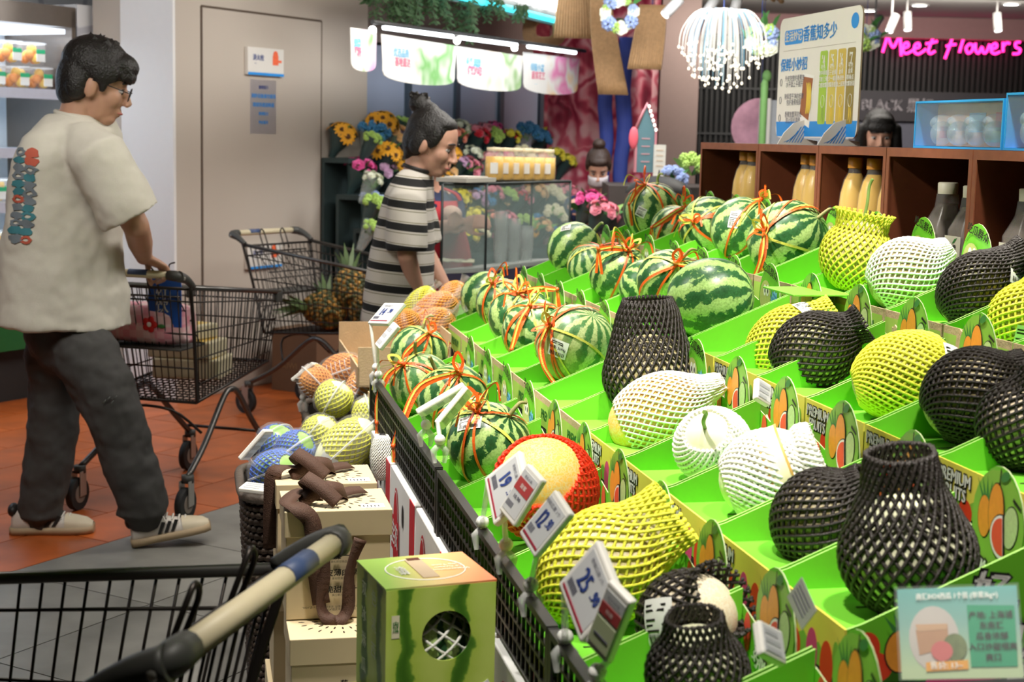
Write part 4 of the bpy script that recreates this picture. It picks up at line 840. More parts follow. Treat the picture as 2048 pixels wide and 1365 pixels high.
def tie(parent, rad, knot, Rw, loops=2, handle=None, tails=3, seed=0, arcs=5, w=.0065):
    # twine cradle: arcs over the rind from the knot, a bow, a carrying handle and hanging tails (all in the melon's local frame)
    random.seed(100 + seed)
    k = V(knot).normalized(); kp = V([k[j] * rad[j] for j in range(3)]); nn = V([k[j] / rad[j] for j in range(3)]).normalized()
    inv = Rw.inverted() if Rw is not None else M.Identity(3)
    dn = inv @ V((0, 0, -1)); cams = inv @ (-FW)
    o = MB(); y = MB(); t1 = k.orthogonal().normalized(); t2 = k.cross(t1)
    for q in range(arcs):
        a = 2 * pi * q / arcs + ru(-.2, .2)
        Pp, Nn = arc_on(rad, k, t1 * cos(a) + t2 * sin(a), 0, ru(2.0, 2.9), 16, .0022 + .0006 * (q % 3), ru(-.12, .12))
        (o if q % 2 == 0 else y).ribbon(Pp, w * ru(.8, 1.15), Nn)
        if q % 2 == 0 and rnd() < .6:
            Pp, Nn = arc_on(rad, k, t1 * cos(a + .06) + t2 * sin(a + .06), 0, ru(1.6, 2.4), 14, .002, ru(-.1, .1)); y.ribbon(Pp, w * .8, Nn)
    a = rnd() * 6; side = (t1 * cos(a) + t2 * sin(a))
    ax = V([rad[j] * (-k)[j] for j in range(3)])
    # belt
    Pp, Nn = arc_on(rad, t1, k, -.4, 2 * pi - .4, 30, .0025, .1); o.ribbon(Pp, w * .9, Nn)
    kb = kp + nn * .008
    o.ell(kb, (.008, .008, .007), 8, 6); 
    for q in range(loops):
        a = 2 * pi * q / max(1, loops) + ru(-.4, .4); d = (t1 * cos(a) + t2 * sin(a)) * .8 + nn * ru(.3, .9) - dn * .3; d.normalize(); L = ru(.03, .055); sd = d.cross(nn).normalized() * .012
        pts = spline([kb, kb + d * L * .5 + sd, kb + d * L, kb + d * L * .5 - sd, kb], 5); (o if q % 2 == 0 else y).ribbon(pts, w * 1.1, sd.cross(d).normalized())
    for q in range(tails):
        a = ru(0, 6.28); d = (t1 * cos(a) + t2 * sin(a)) * .9 + nn * .7; L = ru(.05, .10)
        e = kb + d * L * .7; e2 = e + dn * L * .5 + d * .012
        (y if q % 2 else o).ribbon(spline([kb, kb + d * L * .4 + nn * .01, e, e2], 5), [w * .8] * 16, d.cross(dn).cross(d).normalized() + cams * .5)
    if handle:
        # handle: list of world-space offsets (right, up, toward camera) from the knot ending in a small knot with tails
        pts = [kb + inv @ (CR * h_[0] + CU * h_[1] - FW * h_[2]) for h_ in handle]
        cam_n = cams.normalized()
        path = spline([kb] + pts, 6); N = len(path)
        o.ribbon(path, w * 1.7, cam_n); y.ribbon([p + cam_n * .0015 + (inv @ CU) * .002 * sin(i * .5) for i, p in enumerate(path)], w * .7, cam_n)
        path2 = [p + (inv @ CR) * .006 * sin(pi * i / (N - 1)) - (inv @ CU) * .008 * sin(pi * i / (N - 1)) for i, p in enumerate(path)]; o.ribbon(path2, w * 1.1, cam_n)
        e = path[-1]; o.ell(e, (.006, .006, .006), 8, 6)
        for q in range(3):
            d2 = (inv @ (CR * ru(-.012, .012))) ; (y if q == 1 else o).ribbon(spline([e, e + dn * .03 + d2 * .6, e + dn * ru(.05, .075) + d2 * 1.3], 5), w * 1.2, cam_n)
    o.build('orange_twine', ORR, parent); y.build('yellow_twine', YER, parent)
    random.seed(seed)
WN = 0
def watermelon(px, py, rx, ry, row, ax=(75, 25), mat=0, label='', knot=None, handle=None, stem=1, lab=None, k=.93, squash=1.0, tails=3, arcs=5, loops=2, dz=0, s_off=None, ratio=1.0):
    global WN
    WN += 1
    rp = (rx + ry) / 2
    p, r = solve(px, py, rp, row, k, dz)
    R = axis_rot(img_axis(*ax))
    o = thing('watermelon', label, 'watermelon', p, R, 'tied watermelons in the trays' if knot else 'watermelons in the trays')
    rad = (r, r, r * ratio)
    mb = MB(); n, m = 40, 28
    mb.rings([[(rad[0] * sin(pi * j / m) * cos(2 * pi * q / n) , rad[1] * sin(pi * j / m) * sin(2 * pi * q / n), -rad[2] * (cos(pi * j / m)) * (1 - .05 * (abs(cos(pi * j / m)) ** 8))) for q in range(n)] for j in range(m + 1)], 0)
    mb.build('rind', WM[mat], o)
    if stem:
        s0 = rad[2] * .94
        d = [(0, 0, s0), (.004, .002, s0 + .02), (.014 * stem, .004, s0 + .036), (.03 * stem, .0, s0 + .036)]
        MB().tube(spline(d, 4), [.0055 - .0002 * q for q in range(13)], 7).build('stem', STEM if stem > 0 else STEMG, o)
    if knot:
        kd = R.inverted() @ img_axis(*knot); tie(o, rad, kd, R, loops, handle, tails, WN, arcs)
    if lab:
        # lab: (image angle, tilt, up angle, w, h, text)
        c = R.inverted() @ img_axis(lab[0], lab[1]); u = R.inverted() @ img_axis(lab[2], 0)
        sticker(o, rad, c, u, lab[3], lab[4], lab[5] if len(lab) > 5 else None)
    q = stc(p); print('WM', row, 's-off %.3f' % (q[0] - ROWS[row]['s']), 'tray %.2f' % ((ROWS[row]['T'] - q[1]) / PT), 'r %.3f' % r)
    return o
w = watermelon
w(838, 708, 58, 58, 1, (80, 20), 0, 'watermelon with orange twine knot beside the tilted 14.90 price tag', (60, 40), [(-.03, -.02, .02), (-.07, -.06, .03), (-.075, -.11, .03)], dz=.03)
w(842, 768, 66, 60, 1, (100, 10), 4, 'pale tan-patched watermelon in the fence row with twine tails hanging over the grid', (130, 40), [(-.04, -.03, .03), (-.06, -.09, .04), (-.062, -.15, .04)], dz=-.03)
w(905, 797, 74, 68, 1, (120, 10), 0, 'tied watermelon between the tan-patched one and two upright white price tags', (75, 45), [(-.09, -.03, .04), (-.13, -.11, .06), (-.15, -.17, .06)])
w(938, 852, 66, 62, 1, (110, 30), 3, 'watermelon mostly hidden behind the pair of back-turned price tags', (100, 60), None, lab=None)
w(978, 888, 88, 80, 1, (55, 30), 5, 'dark watermelon with dried stem next to the red-netted melon', (110, 35), None, 1, (130, 45, 100, .058, .032), loops=4, tails=4)
w(975, 597, 52, 58, 2, (60, 0), 2, 'watermelon with upright green stem at the flower-shop end of the second row', None, None, -1)
w(1003, 607, 52, 52, 2, (70, 20), 0, 'small watermelon wedged behind the big bow in the second row', (115, 40), None, 0)
w(1040, 636, 66, 62, 2, (110, -10), 0, 'second-row watermelon under the large orange bow', (95, 45), [(.06, .012, .03), (.11, .008, .03)], 0, loops=4)
w(1068, 662, 66, 66, 2, (150, 0), 3, 'second-row watermelon hidden behind the one labelled 3694g', (100, 45), [(-.03, -.05, .03), (-.05, -.12, .04)], 0)
w(1150, 688, 82, 78, 2, (60, 30), 4, 'pale round watermelon labelled 3694g with a yellow ground spot', (145, 40), [(-.02, -.05, .02), (-.012, -.10, .03), (.012, -.14, .03)], 0, (-165, 62, 68, .05, .044, '称重: 3694g'))
w(1150, 500, 57, 56, 3, (45, 0), 2, 'watermelon with curled green stem and white sticker by the glass case', None, None, -1, (115, 35, 100, .034, .03))
w(1180, 532, 46, 45, 3, (110, 20), 3, 'small striped watermelon between the sticker one and the big bow in the third row', (60, 30), None, 0)
w(1241, 552, 64, 60, 3, (50, 10), 0, 'watermelon under a wide orange and yellow bow in the third row', (75, 40), [(-.05, .005, .03), (-.09, .0, .03)], 0, loops=4, tails=5)
w(1292, 573, 55, 55, 3, (150, 0), 2, 'third-row watermelon with horizontal stripes behind the twiggy-stemmed one', None, None, 0)
w(1336, 562, 64, 62, 3, (60, 40), 5, 'third-row watermelon with a dry twiggy stem and red twine', (75, 60), None, 1)
w(1421, 597, 90, 72, 3, (10, 20), 6, 'large untied watermelon lying on its side in the third row', None, None, 0, k=.84, ratio=1.12)
w(1305, 424, 60, 58, 4, (80, 5), 2, 'tied watermelon with a white barcode sticker at the end of the top row', (110, 30), [(-.03, -.02, .02), (-.055, -.07, .03)], -1, (-170, 62, 60, .036, .034))
w(1350, 461, 50, 50, 4, (80, 20), 3, 'small pale watermelon below the knotted twine in the top row', (70, 30), [(-.05, -.03, .03), (-.11, -.07, .04)], 0)
w(1417, 453, 58, 62, 4, (150, 20), 5, 'top-row watermelon belted by one orange twine', (170, 55), None, 0)
w(1486, 459, 64, 66, 4, (60, 30), 0, 'top-row watermelon with a dry straw bow and folded white tag', (60, 10), [(-.06, -.02, .02), (-.09, -.06, .03)], 0, (150, 62, 80, .03, .05))
w(1577, 482, 85, 74, 4, (40, 35), 1, 'broad watermelon with curled stem and orange twine next to the yellow-netted melon', (165, 45), [(-.01, -.06, .03), (-.03, -.12, .03)], 1, k=.84, loops=4, ratio=1.06)
# ---- netted melons
def netmat(n, c, r=.55): return P('foam_net_' + n, c, r, var=.15, scale=120, bump=.35, bscale=400)
NETS = {'yellow': netmat('yellow', (.80, .80, .06)), 'black': netmat('black', (.022, .017, .014), .45), 'white': netmat('white', (.86, .86, .78), .6), 'red': netmat('red', (.88, .045, .01), .5), 'blue': netmat('blue', (.03, .14, .62), .5), 'orange': netmat('orange', (.90, .38, .06), .5)}
def skinmat(name, c, c2, sc=90):
    if name in MC: return MC[name]
    m, nt, b, L = base(name); tc = _n(nt, 'ShaderNodeTexCoord'); vo = _n(nt, 'ShaderNodeTexVoronoi', feature='DISTANCE_TO_EDGE'); vo.inputs['Scale'].default_value = sc
    nz = _n(nt, 'ShaderNodeTexNoise'); nz.inputs['Scale'].default_value = sc * .5; L(tc.outputs['Object'], nz.inputs['Vector'])
    mxv = _n(nt, 'ShaderNodeMix', data_type='RGBA', blend_type='ADD'); mxv.inputs[0].default_value = .03; L(tc.outputs['Object'], mxv.inputs[6]); L(nz.outputs['Color'], mxv.inputs[7]); L(mxv.outputs[2], vo.inputs['Vector'])
    r = ramp(nt, [(0, c2), (.06, c2), (.12, c), (1, c)]); L(vo.outputs['Distance'], r.inputs[0]); L(r.outputs[0], b.inputs['Base Color'])
    bp = _n(nt, 'ShaderNodeBump', invert=True); bp.inputs['Strength'].default_value = .4; bp.inputs['Distance'].default_value = .003; L(r.outputs[0], bp.inputs['Height']); L(bp.outputs[0], b.inputs['Normal'])
    b.inputs['Roughness'].default_value = .6; MC[name] = m; return m
SKIN = {'rock': skinmat('rock_melon_skin', (.40, .33, .14), (.58, .52, .34)), 'hami': skinmat('hami_skin', (.36, .36, .12), (.62, .56, .36), 110), 'gold': skinmat('golden_melon_skin', (.86, .52, .10), (.80, .60, .25), 120), 'cream': P('cream_melon_skin', (.80, .80, .55), .4), 'pale': skinmat('pale_net_skin', (.74, .62, .42), (.80, .72, .55), 140), 'green': P('guava_skin', (.30, .55, .10), .4), 'dark': INK, 'vivid': P('orange_fruit_skin', (.85, .35, .04), .45)}
def net_mesh(prof, n, twist, r, segs=40, sides=5, gather=None, wob=0):
    # prof: list of (v, radius, z); two families of strands
    tabR = [(v, R_) for v, R_, z in prof]; tabZ = [(v, z) for v, R_, z in prof]; mb = MB()
    off = rnd() * 6
    for fam in (1, -1):
        for k in range(n):
            a0 = 2 * pi * k / n + off; pts = []; rr = []
            for i in range(segs + 1):
                v = i / segs; R_ = interp(tabR, v); z = interp(tabZ, v)
                a = a0 + fam * twist * v
                R2 = R_ + fam * r * .25
                if wob: R2 += wob * mnoise.noise((cos(a) * 2.1, sin(a) * 2.1, z * 14 + off))* smoothstep(.6, 1, v)
                pts.append((R2 * cos(a), R2 * sin(a), z)); rr.append(r * (1 + .18 * sin(v * twist * n / 1.0 * 2 + k)))
            mb.tube(pts, rr, sides, 0, True)
    return mb
def prof_of(a, c, v0=-.8, neck=None, gap=.002, open_top=.75):
    # closes over an ellipsoid (a radial, c axial) from z=v0*c up to open_top*c, then an optional neck [(dr, dz)...] in metres
    pts = []; N = 14
    t0 = math.asin(v0); t1 = math.asin(open_top)
    for i in range(N + 1):
        t = t0 + (t1 - t0) * i / N; pts.append(((a + gap) * cos(t), (c + gap) * sin(t)))
    if neck: pts += [(r_, pts[-1][1] * 0 + z_) for r_, z_ in neck]
    L = [0]
    for p, q in zip(pts, pts[1:]): L.append(L[-1] + sqrt((p[0] - q[0]) ** 2 + (p[1] - q[1]) ** 2))
    # refine to a smooth table
    return [(l / L[-1], p[0], p[1]) for l, p in zip(L, pts)]
NM = []
def netted(px, py, rp, row, color, skin, label, ax=(60, 30), ratio=1.0, neck=(.45, .35, .55), v0=-.85, n=18, dens=1.0, th=.0026, lab=None, k=.9, stem=None, band=None, name='netted_melon', cat='melon', pos=None, top=.72, wob=.004, dz=0, group=None, gap=.002, parent_make=None):
    # rp: radial radius in pixels; ratio: axial/radial; neck: (mouth radius, neck length, waist radius) in units of a
    if pos is None: p, a = solve(px, py, rp, row, k, dz)
    else: p, a = V(pos[0]), pos[1]
    R = axis_rot(img_axis(*ax)); o = thing(name, label, cat, p, R, group or ('melons in %s foam nets' % color))
    c = a * ratio
    mb = MB(); mb.ell((0, 0, 0), (a, a, c), 30, 20); mb.build('fruit', SKIN[skin], o)
    nk = None
    if neck:
        z1 = c * top; zt = c + neck[1] * a; wr = neck[2] * a; mr = neck[0] * a
        nk = [(max(wr, a * sqrt(1 - top * top)) * .5 + wr * .5, z1 + (zt - z1) * .3), (wr, z1 + (zt - z1) * .55), (wr * .6 + mr * .4, z1 + (zt - z1) * .8), (mr, zt)]
    pr = prof_of(a, c, v0, nk, gap, top)
    Ltot = 0
    for (v, r1, z1_), (v2, r2, z2_) in zip(pr, pr[1:]): Ltot += sqrt((r1 - r2) ** 2 + (z1_ - z2_) ** 2)
    n = int(n * 1.36); cell = 2 * pi * a / n; rows = Ltot / (cell * 1.25) * dens
    net_mesh(pr, n, 2 * pi / n * rows, th * .88, 42, 5, wob=wob).build('foam_net', NETS[color], o)
    if stem: MB().tube(spline([(0, 0, c * .95), (.003, 0, c + stem * .4), (.012, .004, c + stem * .8), (.012, 0, c + stem)], 4), .004, 6).build('stem', P('fresh_stem', (.22, .36, .08), .5, var=.2), o)
    if lab:
        cc = R.inverted() @ img_axis(lab[0], lab[1]); u = R.inverted() @ img_axis(lab[2], 0)
        sticker(o, (a + .005, a + .005, c + .005), cc, u, lab[3], lab[4], lab[5] if len(lab) > 5 else None)
    if band:
        bd = MB(); zb = band[0] * c; rb = sqrt(max(0, 1 - band[0] ** 2)) * a + .0055
        bd.lathe([(rb, zb - band[1] / 2), (rb, zb + band[1] / 2)], 40); bd.build('paper_band', P('cream_band', (.86, .78, .52), .5), o)
        for e in (-1, 1):
            MB().lathe([(rb + .0006, zb + e * band[1] * .5 - .002), (rb + .0006, zb + e * band[1] * .5 + .002)], 40).build('band_edge', P('gold_edge', (.62, .38, .10), .4), o)
    q = stc(p)
    if row: print('NM', color, row, 's-off %.3f' % (q[0] - ROWS[row]['s']), 'tray %.2f' % ((ROWS[row]['T'] - q[1]) / PT), 'a %.3f' % a)
    return o
N_ = netted
# fence row
N_(1090, 978, 104, 1, 'red', 'gold', 'golden netted melon sitting in a red foam net behind the 19.90 tag', (105, 52), 1.0, None, -.9, 24, 1.1, .0038, None, .85, top=.66)
N_(1205, 1135, 112, 1, 'yellow', 'pale', 'long pale melon in a bright yellow foam net behind the 25.90 tag', (38, 5), 1.25, (.62, .42, .62), -.97, 22, 1.0, .0030, k=.8)
N_(1375, 1240, 96, 1, 'black', 'pale', 'pale melon in an open black net below the yellow-netted long melon', (40, 40), 1.1, (.8, .1, .8), -.9, 18, 1.0, .0030, lab=(175, 50, 105, .05, .075), dz=.06)
N_(1395, 1350, 100, 1, 'black', 'cream', 'cream melon in a black net cut off by the bottom edge beside the fence', (95, 15), 1.0, (.55, .3, .6), -.9, 20, 1.0, .0028)
# second row
N_(1300, 752, 92, 2, 'black', 'rock', 'melon inside a tall tapering black net standing next to the big untied watermelon', (93, 8), .9, (.52, .80, .74), -.95, 26, .8, .0034, lab=(-60, 50, 75, .035, .07, '1.51kg'), k=.8, dz=.06, top=.25)
N_(1315, 830, 78, 2, 'white', 'gold', 'golden hami melon in a white net with its bare blossom end poking out', (28, 12), 1.35, (.2, .55, .35), -.62, 24, 1.0, .0024, k=.85)
N_(1425, 892, 74, 2, 'white', 'cream', 'round cream melon with green stem showing in a thick white foam sleeve', (120, 50), .95, None, -.9, 24, 1.3, .0042, stem=.055, top=.80, k=.9)
N_(1535, 952, 88, 2, 'white', 'cream', 'cream melon in a bunched white foam sleeve with a gold-edged paper band', (22, 10), 1.12, (.72, .15, .8), -.8, 26, 1.1, .0040, band=(.3, .034), k=.9)
N_(1645, 1040, 98, 2, 'black', 'rock', 'tan melon in a dark net gathered to a tip beside the banded white one', (50, 25), 1.05, (.3, .3, .4), -.93, 22, .95, .0032, k=.85)
N_(1815, 1110, 132, 2, 'black', 'cream', 'pale melon in a pear-shaped black net with an open collar in the end tray', (97, 12), .92, (.50, .72, .58), -.95, 24, .9, .0032, k=.82, top=.5)
# third row
N_(1580, 690, 74, 3, 'yellow', 'hami', 'hami melon in a yellow net with a 1.256kg label in the third row', (35, 10), 1.25, (.55, .3, .6), -.8, 24, 1.0, .0028, (75, 30, 100, .05, .055, '1.256kg'), .85, dz=.035)
N_(1628, 708, 80, 3, 'black', 'hami', 'hami melon in a brown-black net with a frayed side opening', (33, 15), 1.12, (.5, .35, .45), -.85, 24, .9, .0030, k=.85)
N_(1812, 752, 86, 3, 'yellow', 'hami', 'large hami melon in a yellow net with two white labels', (15, 10), 1.25, (.25, .1, .3), -.93, 26, 1.0, .0032, (20, 45, 70, .045, .075), .85)
N_(1945, 792, 92, 3, 'black', 'rock', 'tan melon in a dense black net behind the third header card', (35, 10), 1.1, (.25, .3, .35), -.9, 24, 1.0, .0030, k=.9)
N_(2050, 850, 92, 3, 'black', 'pale', 'pale melon in a black net cut off at the end of the third row', (70, 20), 1.0, (.6, .3, .6), -.9, 22, .95, .0028, k=.9)
# top row
N_(1712, 512, 70, 4, 'yellow', 'rock', 'round rock melon in a yellow net with a flared collar and long stem', (80, 10), 1.02, (.85, .25, .72), -.93, 22, 1.0, .0030, stem=.10, k=.9)
N_(1812, 552, 74, 4, 'white', 'rock', 'rock melon in an open white net in the top row', (35, 10), 1.05, (.25, .35, .4), -.85, 24, 1.0, .0026, k=.9)
N_(1958, 582, 74, 4, 'black', 'hami', 'hami melon in a grey-black net leaning toward the brown bottles', (40, 10), 1.15, (.5, .55, .5), -.95, 26, .85, .0030, (20, 40, 60, .06, .05, '1.51kg'), .85)
N_(2050, 640, 70, 4, 'yellow', 'hami', 'hami melon in a loose yellow net at the cut-off end of the top row', (60, 20), 1.1, (.6, .3, .65), -.9, 20, 1.0, .0030, (-120, 50, 80, .03, .07), .9)
# ================================================================== fence, cartons
FS_ = .452; FZ = .858
BPL = P('black_plastic', (.018, .017, .016), .42, var=.2)
tF = stc(ats(745, 762, FS_))[1]; tJ = stc(ats(880, 925, FS_))[1]; print('FENCE', tF, tJ)
def fence(t0, t1, label, zt=FZ, h=.112):
    t = thing('grid_fence_panel', label, 'fence panel', S(FS_, t0, zt - h), YA, 'black grid fence panels')
    L = t0 - t1; g = MB(); n = int(L / .029)
    for k in range(n + 1): g.box((0, -L * k / n, h / 2), (.005, .0045, h))
    for j in range(5): g.box((0, -L / 2, h * j / 4), (.006, L, .0045))
    g.build('grid', BPL, t)['kind'] = 'stuff'
    MB().box((0, -L / 2, h + .004), (.016, L, .010)).build('top_rail', BPL, t)
    for y in (0, -L): MB().box((0, y, h / 2), (.014, .014, h + .015)).build('end_post', BPL, t)
tm = tJ - .95
fence(tF, tJ + .012, 'black plastic grid panel running from the 14.90 tag to the dark watermelon')
fence(tJ - .012, tm + .008, 'black plastic grid panel beside the red-netted melon and 19.90 tag')
fence(tm - .008, tm - .9, 'black plastic grid panel below the 25.90 tag')
CW = P('carton_white', (.72, .72, .71), .55, var=.04, scale=8); CRD = P('carton_red', (.50, .02, .03), .5)
RS = basis((0, -1, 0), (0, 0, 1), (-1, 0, 0))     # reader in the aisle facing +s (local stand frame)
def carton(t0, z0, lab, L=.40, H=.308):
    t = thing('fruit_carton', lab, 'carton', S(.438, t0, z0), YA, 'white and red cartons under the fence')
    MB().bx((0, -L + .004, 0), (.26, -.004, H)).build('body', CW, t, bev=.003)
    MB().bx((-.0015, -L + .004, .002), (0, -L + .07, H - .002)).build('red_band', CRD, t)
    def pl(out, e, mat, nm):
        b = MB(); b.push(M.Translation((-e, 0, 0)) @ RS.to_4x4()); flat_(b, out, 0, 0); b.pop(); b.build(nm, mat, t)
    pl(ell_(.115, H * .55, .045, .11), .002, CRD, 'red_oval'); pl(ell_(.115, H * .55, .040, .104), .0025, CW, 'white_ring'); pl(ell_(.115, H * .55, .037, .10), .003, CRD, 'red_oval')
    pl([(.055, H * .42), (.175, H * .42), (.175, H * .68), (.055, H * .68)], .0035, CRD, 'red_plaque')
    text('佳农', .062, CW, t, (-.005, -.115, H * .55), RS, bold=.002, sx=.9)
    pl(ell_(.225, H * .78, .014, .026), .002, INK, 'hand_hole'); pl(ell_(.225, H * .15, .014, .026), .002, INK, 'hand_hole')
    for k in range(3):
        b = MB(); b.push(M.Translation((-.002, 0, 0)) @ RS.to_4x4()); b.tube([(.24 + (.03 + .02 * k) * cos(a), .02 + (.05 + .02 * k) * sin(a), 0) for a in [pi * q / 12 for q in range(13)]], .0012, 4); b.pop(); b.build('red_line_art', CRD, t)
def ell_(cx, cy, rx, ry, n=24): return [(cx + rx * cos(2 * pi * k / n), cy + ry * sin(2 * pi * k / n)) for k in range(n)]
def flat_(mb, out, z, mat): mb.poly([(x, y, z) for x, y in out], mat)
c0 = stc(ats(782, 892, .438))[1]
on = ('nearest the gift boxes', 'second from the gift boxes', 'third from the gift boxes', 'fourth from the gift boxes', 'fifth from the gift boxes', 'sixth from the gift boxes')
for k in range(-1, 5):
    carton(c0 - .41 * k, .43, 'upper white carton with red oval under the fence, ' + on[k + 1]); carton(c0 - .41 * k, .12, 'lower white carton with red oval, ' + on[k + 1])
t = thing('pallet', 'black pallet carrying the white and red cartons', 'pallet', S(.44, c0 + .42, 0), YA)
MB().bx((0, -2.6, .001), (.26, 0, .118)).build('deck', BPL, t)
# ------------------------------------------------------------------ rigid card from its picture corners
def card_pose(cx, cy, a, b, ratio, Y, sgn=1):
    # a, b: picture vectors (px, y down) of the card's width and height directions; returns centre, rotation, width, height
    a = V((a[0], -a[1])); b = V((b[0], -b[1])); A = a.dot(a) / ratio ** 2; B = b.dot(b); C = a.dot(b) / ratio
    k2 = ((A + B) + sqrt((A - B) ** 2 + 4 * C * C)) / 2; az = sqrt(max(0, k2 - A)) * ratio; bz = sqrt(max(0, k2 - B))
    if C > 0: bz = -bz
    az *= sgn; bz *= sgn; p = aty(cx, cy, Y); s_ = depth(p) / FP
    def w3(v, z): return CR * v.x + CU * v.y - FW * z
    X = w3(a, az).normalized(); Yv = w3(b, bz); Yv = (Yv - X * Yv.dot(X)).normalized()
    return p, basis(X, Yv, X.cross(Yv)), sqrt(k2) * ratio * s_, sqrt(k2) * s_
FRAMEW = P('tag_frame', (.80, .78, .73), .4, var=.03); SCREEN = P('tag_screen', (.56, .57, .58), .35, var=.03); MAROON = P('tag_maroon', (.35, .03, .06), .4); TGRAY = P('tag_grey_ink', (.12, .12, .16), .5); CLIP = P('clip_clear', (.85, .86, .84), .12, alpha=.45, var=0)
def price_tag(cx, cy, a, b, ratio, Y, label, price=None, cents=None, style=0, sgn=1, pole=None, th=.012):
    p, R, w, h = card_pose(cx, cy, a, b, ratio, Y, sgn)
    t = thing('price_tag', label, 'price tag', p, R, 'electronic shelf labels'); I = M.Identity(3)
    MB().bx((-w / 2, -h / 2, -th), (w / 2, h / 2, 0)).build('frame', FRAMEW, t, bev=.003)
    sc = MB().bx((-w * .42, -h * .40, 0), (w * .42, h * .40, .0006)).build('screen', SCREEN, t)
    if style == 0:
        MB().bx((-w * .42, -h * .40, .0007), (w * .42, -h * .36, .0012)).build('maroon_bar', MAROON, sc)
        if price:
            text(price, h * .46, INKB, sc, (-w * .14, h * .02, .0016), I, bold=.0016, sx=.62 * min(1, w / h)); text(cents, h * .27, INKB, sc, (w * .20, h * .07, .0016), I, bold=.0011, sx=.66 * min(1, w / h))
        text('新鲜瓜果 1个', h * .085, TGRAY, sc, (-w * .08, h * .31, .0016), I); 
        bc = MB(); x = -w * .38
        while x < -w * .12: q = ru(.0006, .0018); bc.bx((x, -h * .30, .0007), (x + q, -h * .18, .0011)); x += q + .0012
        bc.build('barcode', TGRAY, sc)['kind'] = 'stuff'
    elif style == 1:
        MB().bx((-w * .42, h * .02, .0007), (w * .42, h * .26, .0012)).build('maroon_block', P('tag_brick', (.42, .06, .06), .4), sc)
        text('精品水果', h * .06, TGRAY, sc, (0, h * .32, .0016), I); text('甜蜜', h * .09, FRAMEW, sc, (0, h * .14, .0018), I); text(price or '12.90', h * .1, TGRAY, sc, (-w * .02, -h * .08, .0016), I, bold=.0006)
        bc = MB(); x = -w * .36
        while x < w * .0: q = ru(.0006, .0015); bc.bx((x, -h * .30, .0007), (x + q, -h * .2, .0011)); x += q + .0011
        bc.build('barcode', TGRAY, sc)['kind'] = 'stuff'
    elif style == 2:
        MB().bx((-w * .42, h * .05, .0007), (w * .42, h * .22, .0012)).build('maroon_block', P('tag_brick', (.42, .06, .06), .4), sc)
        MB().bx((-w * .42, -h * .40, .0007), (w * .42, h * .0, .0012)).build('green_block', P('tag_pale_green', (.50, .56, .34), .4), sc)
        text('阳光玫瑰', h * .06, TGRAY, sc, (0, h * .31, .0016), I); text('特惠', h * .07, FRAMEW, sc, (0, h * .13, .0018), I); MB().bx((-w * .3, -h * .25, .0014), (w * .3, -h * .22, .0018)).build('dark_line', TGRAY, sc)
    elif style == 3:
        for k in range(3): MB().bx((-w * .36, h * (.28 - .26 * k), .0007), (w * ru(.1, .34), h * (.14 - .26 * k), .0012)).build('grey_block', P('tag_midgrey', (.40, .41, .43), .5), sc)
    if pole is not None:
        # clear stem down to the clip on the fence
        q = R.inverted() @ (V(pole) - p); st_ = (0, -h / 2, -th / 2) if style != 9 else (0, 0, -th)
        st_ = min(((sx * w * .42, sy * h * .46, -th / 2) for sx in (-1, 1) for sy in (-1, 1)), key=lambda c: (V(c) - q).length)
        MB().tube([st_, V(st_).lerp(q, .5), q], .0045, 7).build('clear_stem', CLIP, t); MB().ell(q, (.011, .011, .011), 10, 8).build('clip_ball', P('clip_cap', (.8, .8, .76), .3), t)
        dz = R.inverted() @ V((0, 0, -1)); sv = R.inverted() @ SV
        for e in (-1, 1): MB().tube([q + dz * .008, q + dz * .022 + sv * .012 * e, q + dz * .045 + sv * .009 * e], [.006, .007, .004], 7).build('clip_jaw', CLIP, t)
    return t
FT = lambda px, py: ats(px, py, FS_)
price_tag(1012, 975, (20, 86), (72, -62), 1.15, 2.2, 'white price tag reading 19.90 in front of the red-netted melon', '19', '.90', 0, 1, FT(965, 1045))
price_tag(1040, 990, (30, 30), (58, -96), .55, 2.15, 'narrow price tag with a brick-red block overlapping the 19.90 tag', '10.90', None, 1, 1, FT(1012, 1090))
price_tag(1088, 1047, (30, 43), (72, -92), .62, 2.0, 'white price tag reading 12.90 before the yellow-netted melon', '12', '.90', 0, 1, FT(1062, 1170))
price_tag(1176, 1182, (40, 100), (76, -100), 1.1, 1.72, 'white price tag reading 25.90 at the bottom of the fence', '25', '.90', 0, 1, FT(1130, 1275))
price_tag(1214, 1246, (41, 38), (44, -138), .45, 1.66, 'narrow price tag with red and pale green blocks beside the 25.90 tag', None, None, 2, 1, FT(1195, 1345))
price_tag(771, 626, (44, 2), (33, -42), 1.2, 3.9, 'tilted white price tag reading 14.90 beside the wrapped fruit', '14', '.90', 0, 1, FT(752, 735))
price_tag(772, 670, (12, 10), (38, -46), .6, 3.75, 'narrow grey-screened price tag just below the 14.90 tag', None, None, 3, 1, FT(757, 750))
price_tag(887, 806, (5, 11), (94, -55), .6, 3.0, 'price tag seen edge-on over the tied watermelons, farther of the pair', None, None, 3, -1, FT(852, 850))
price_tag(912, 820, (8, 14), (60, -72), .6, 2.92, 'price tag seen edge-on over the tied watermelons, nearer of the pair', None, None, 3, -1, FT(880, 880))
price_tag(1529, 783, (31, 18), (7, -40), .8, 2.55, 'square grey-screened price tag clipped to the third row under the brown-black net', None, None, 3, -1)
price_tag(1547, 1284, (54, 32), (0, -57), .95, 1.62, 'square green-grey price tag on the fence-row tray by the banana-free corner' .replace(' by the banana-free corner', ' below the grey hanging card'), None, None, 3, -1)
p, R, w_, h_ = card_pose(1603, 1208, (20, 58), (21, -47), 1.2, 1.66)
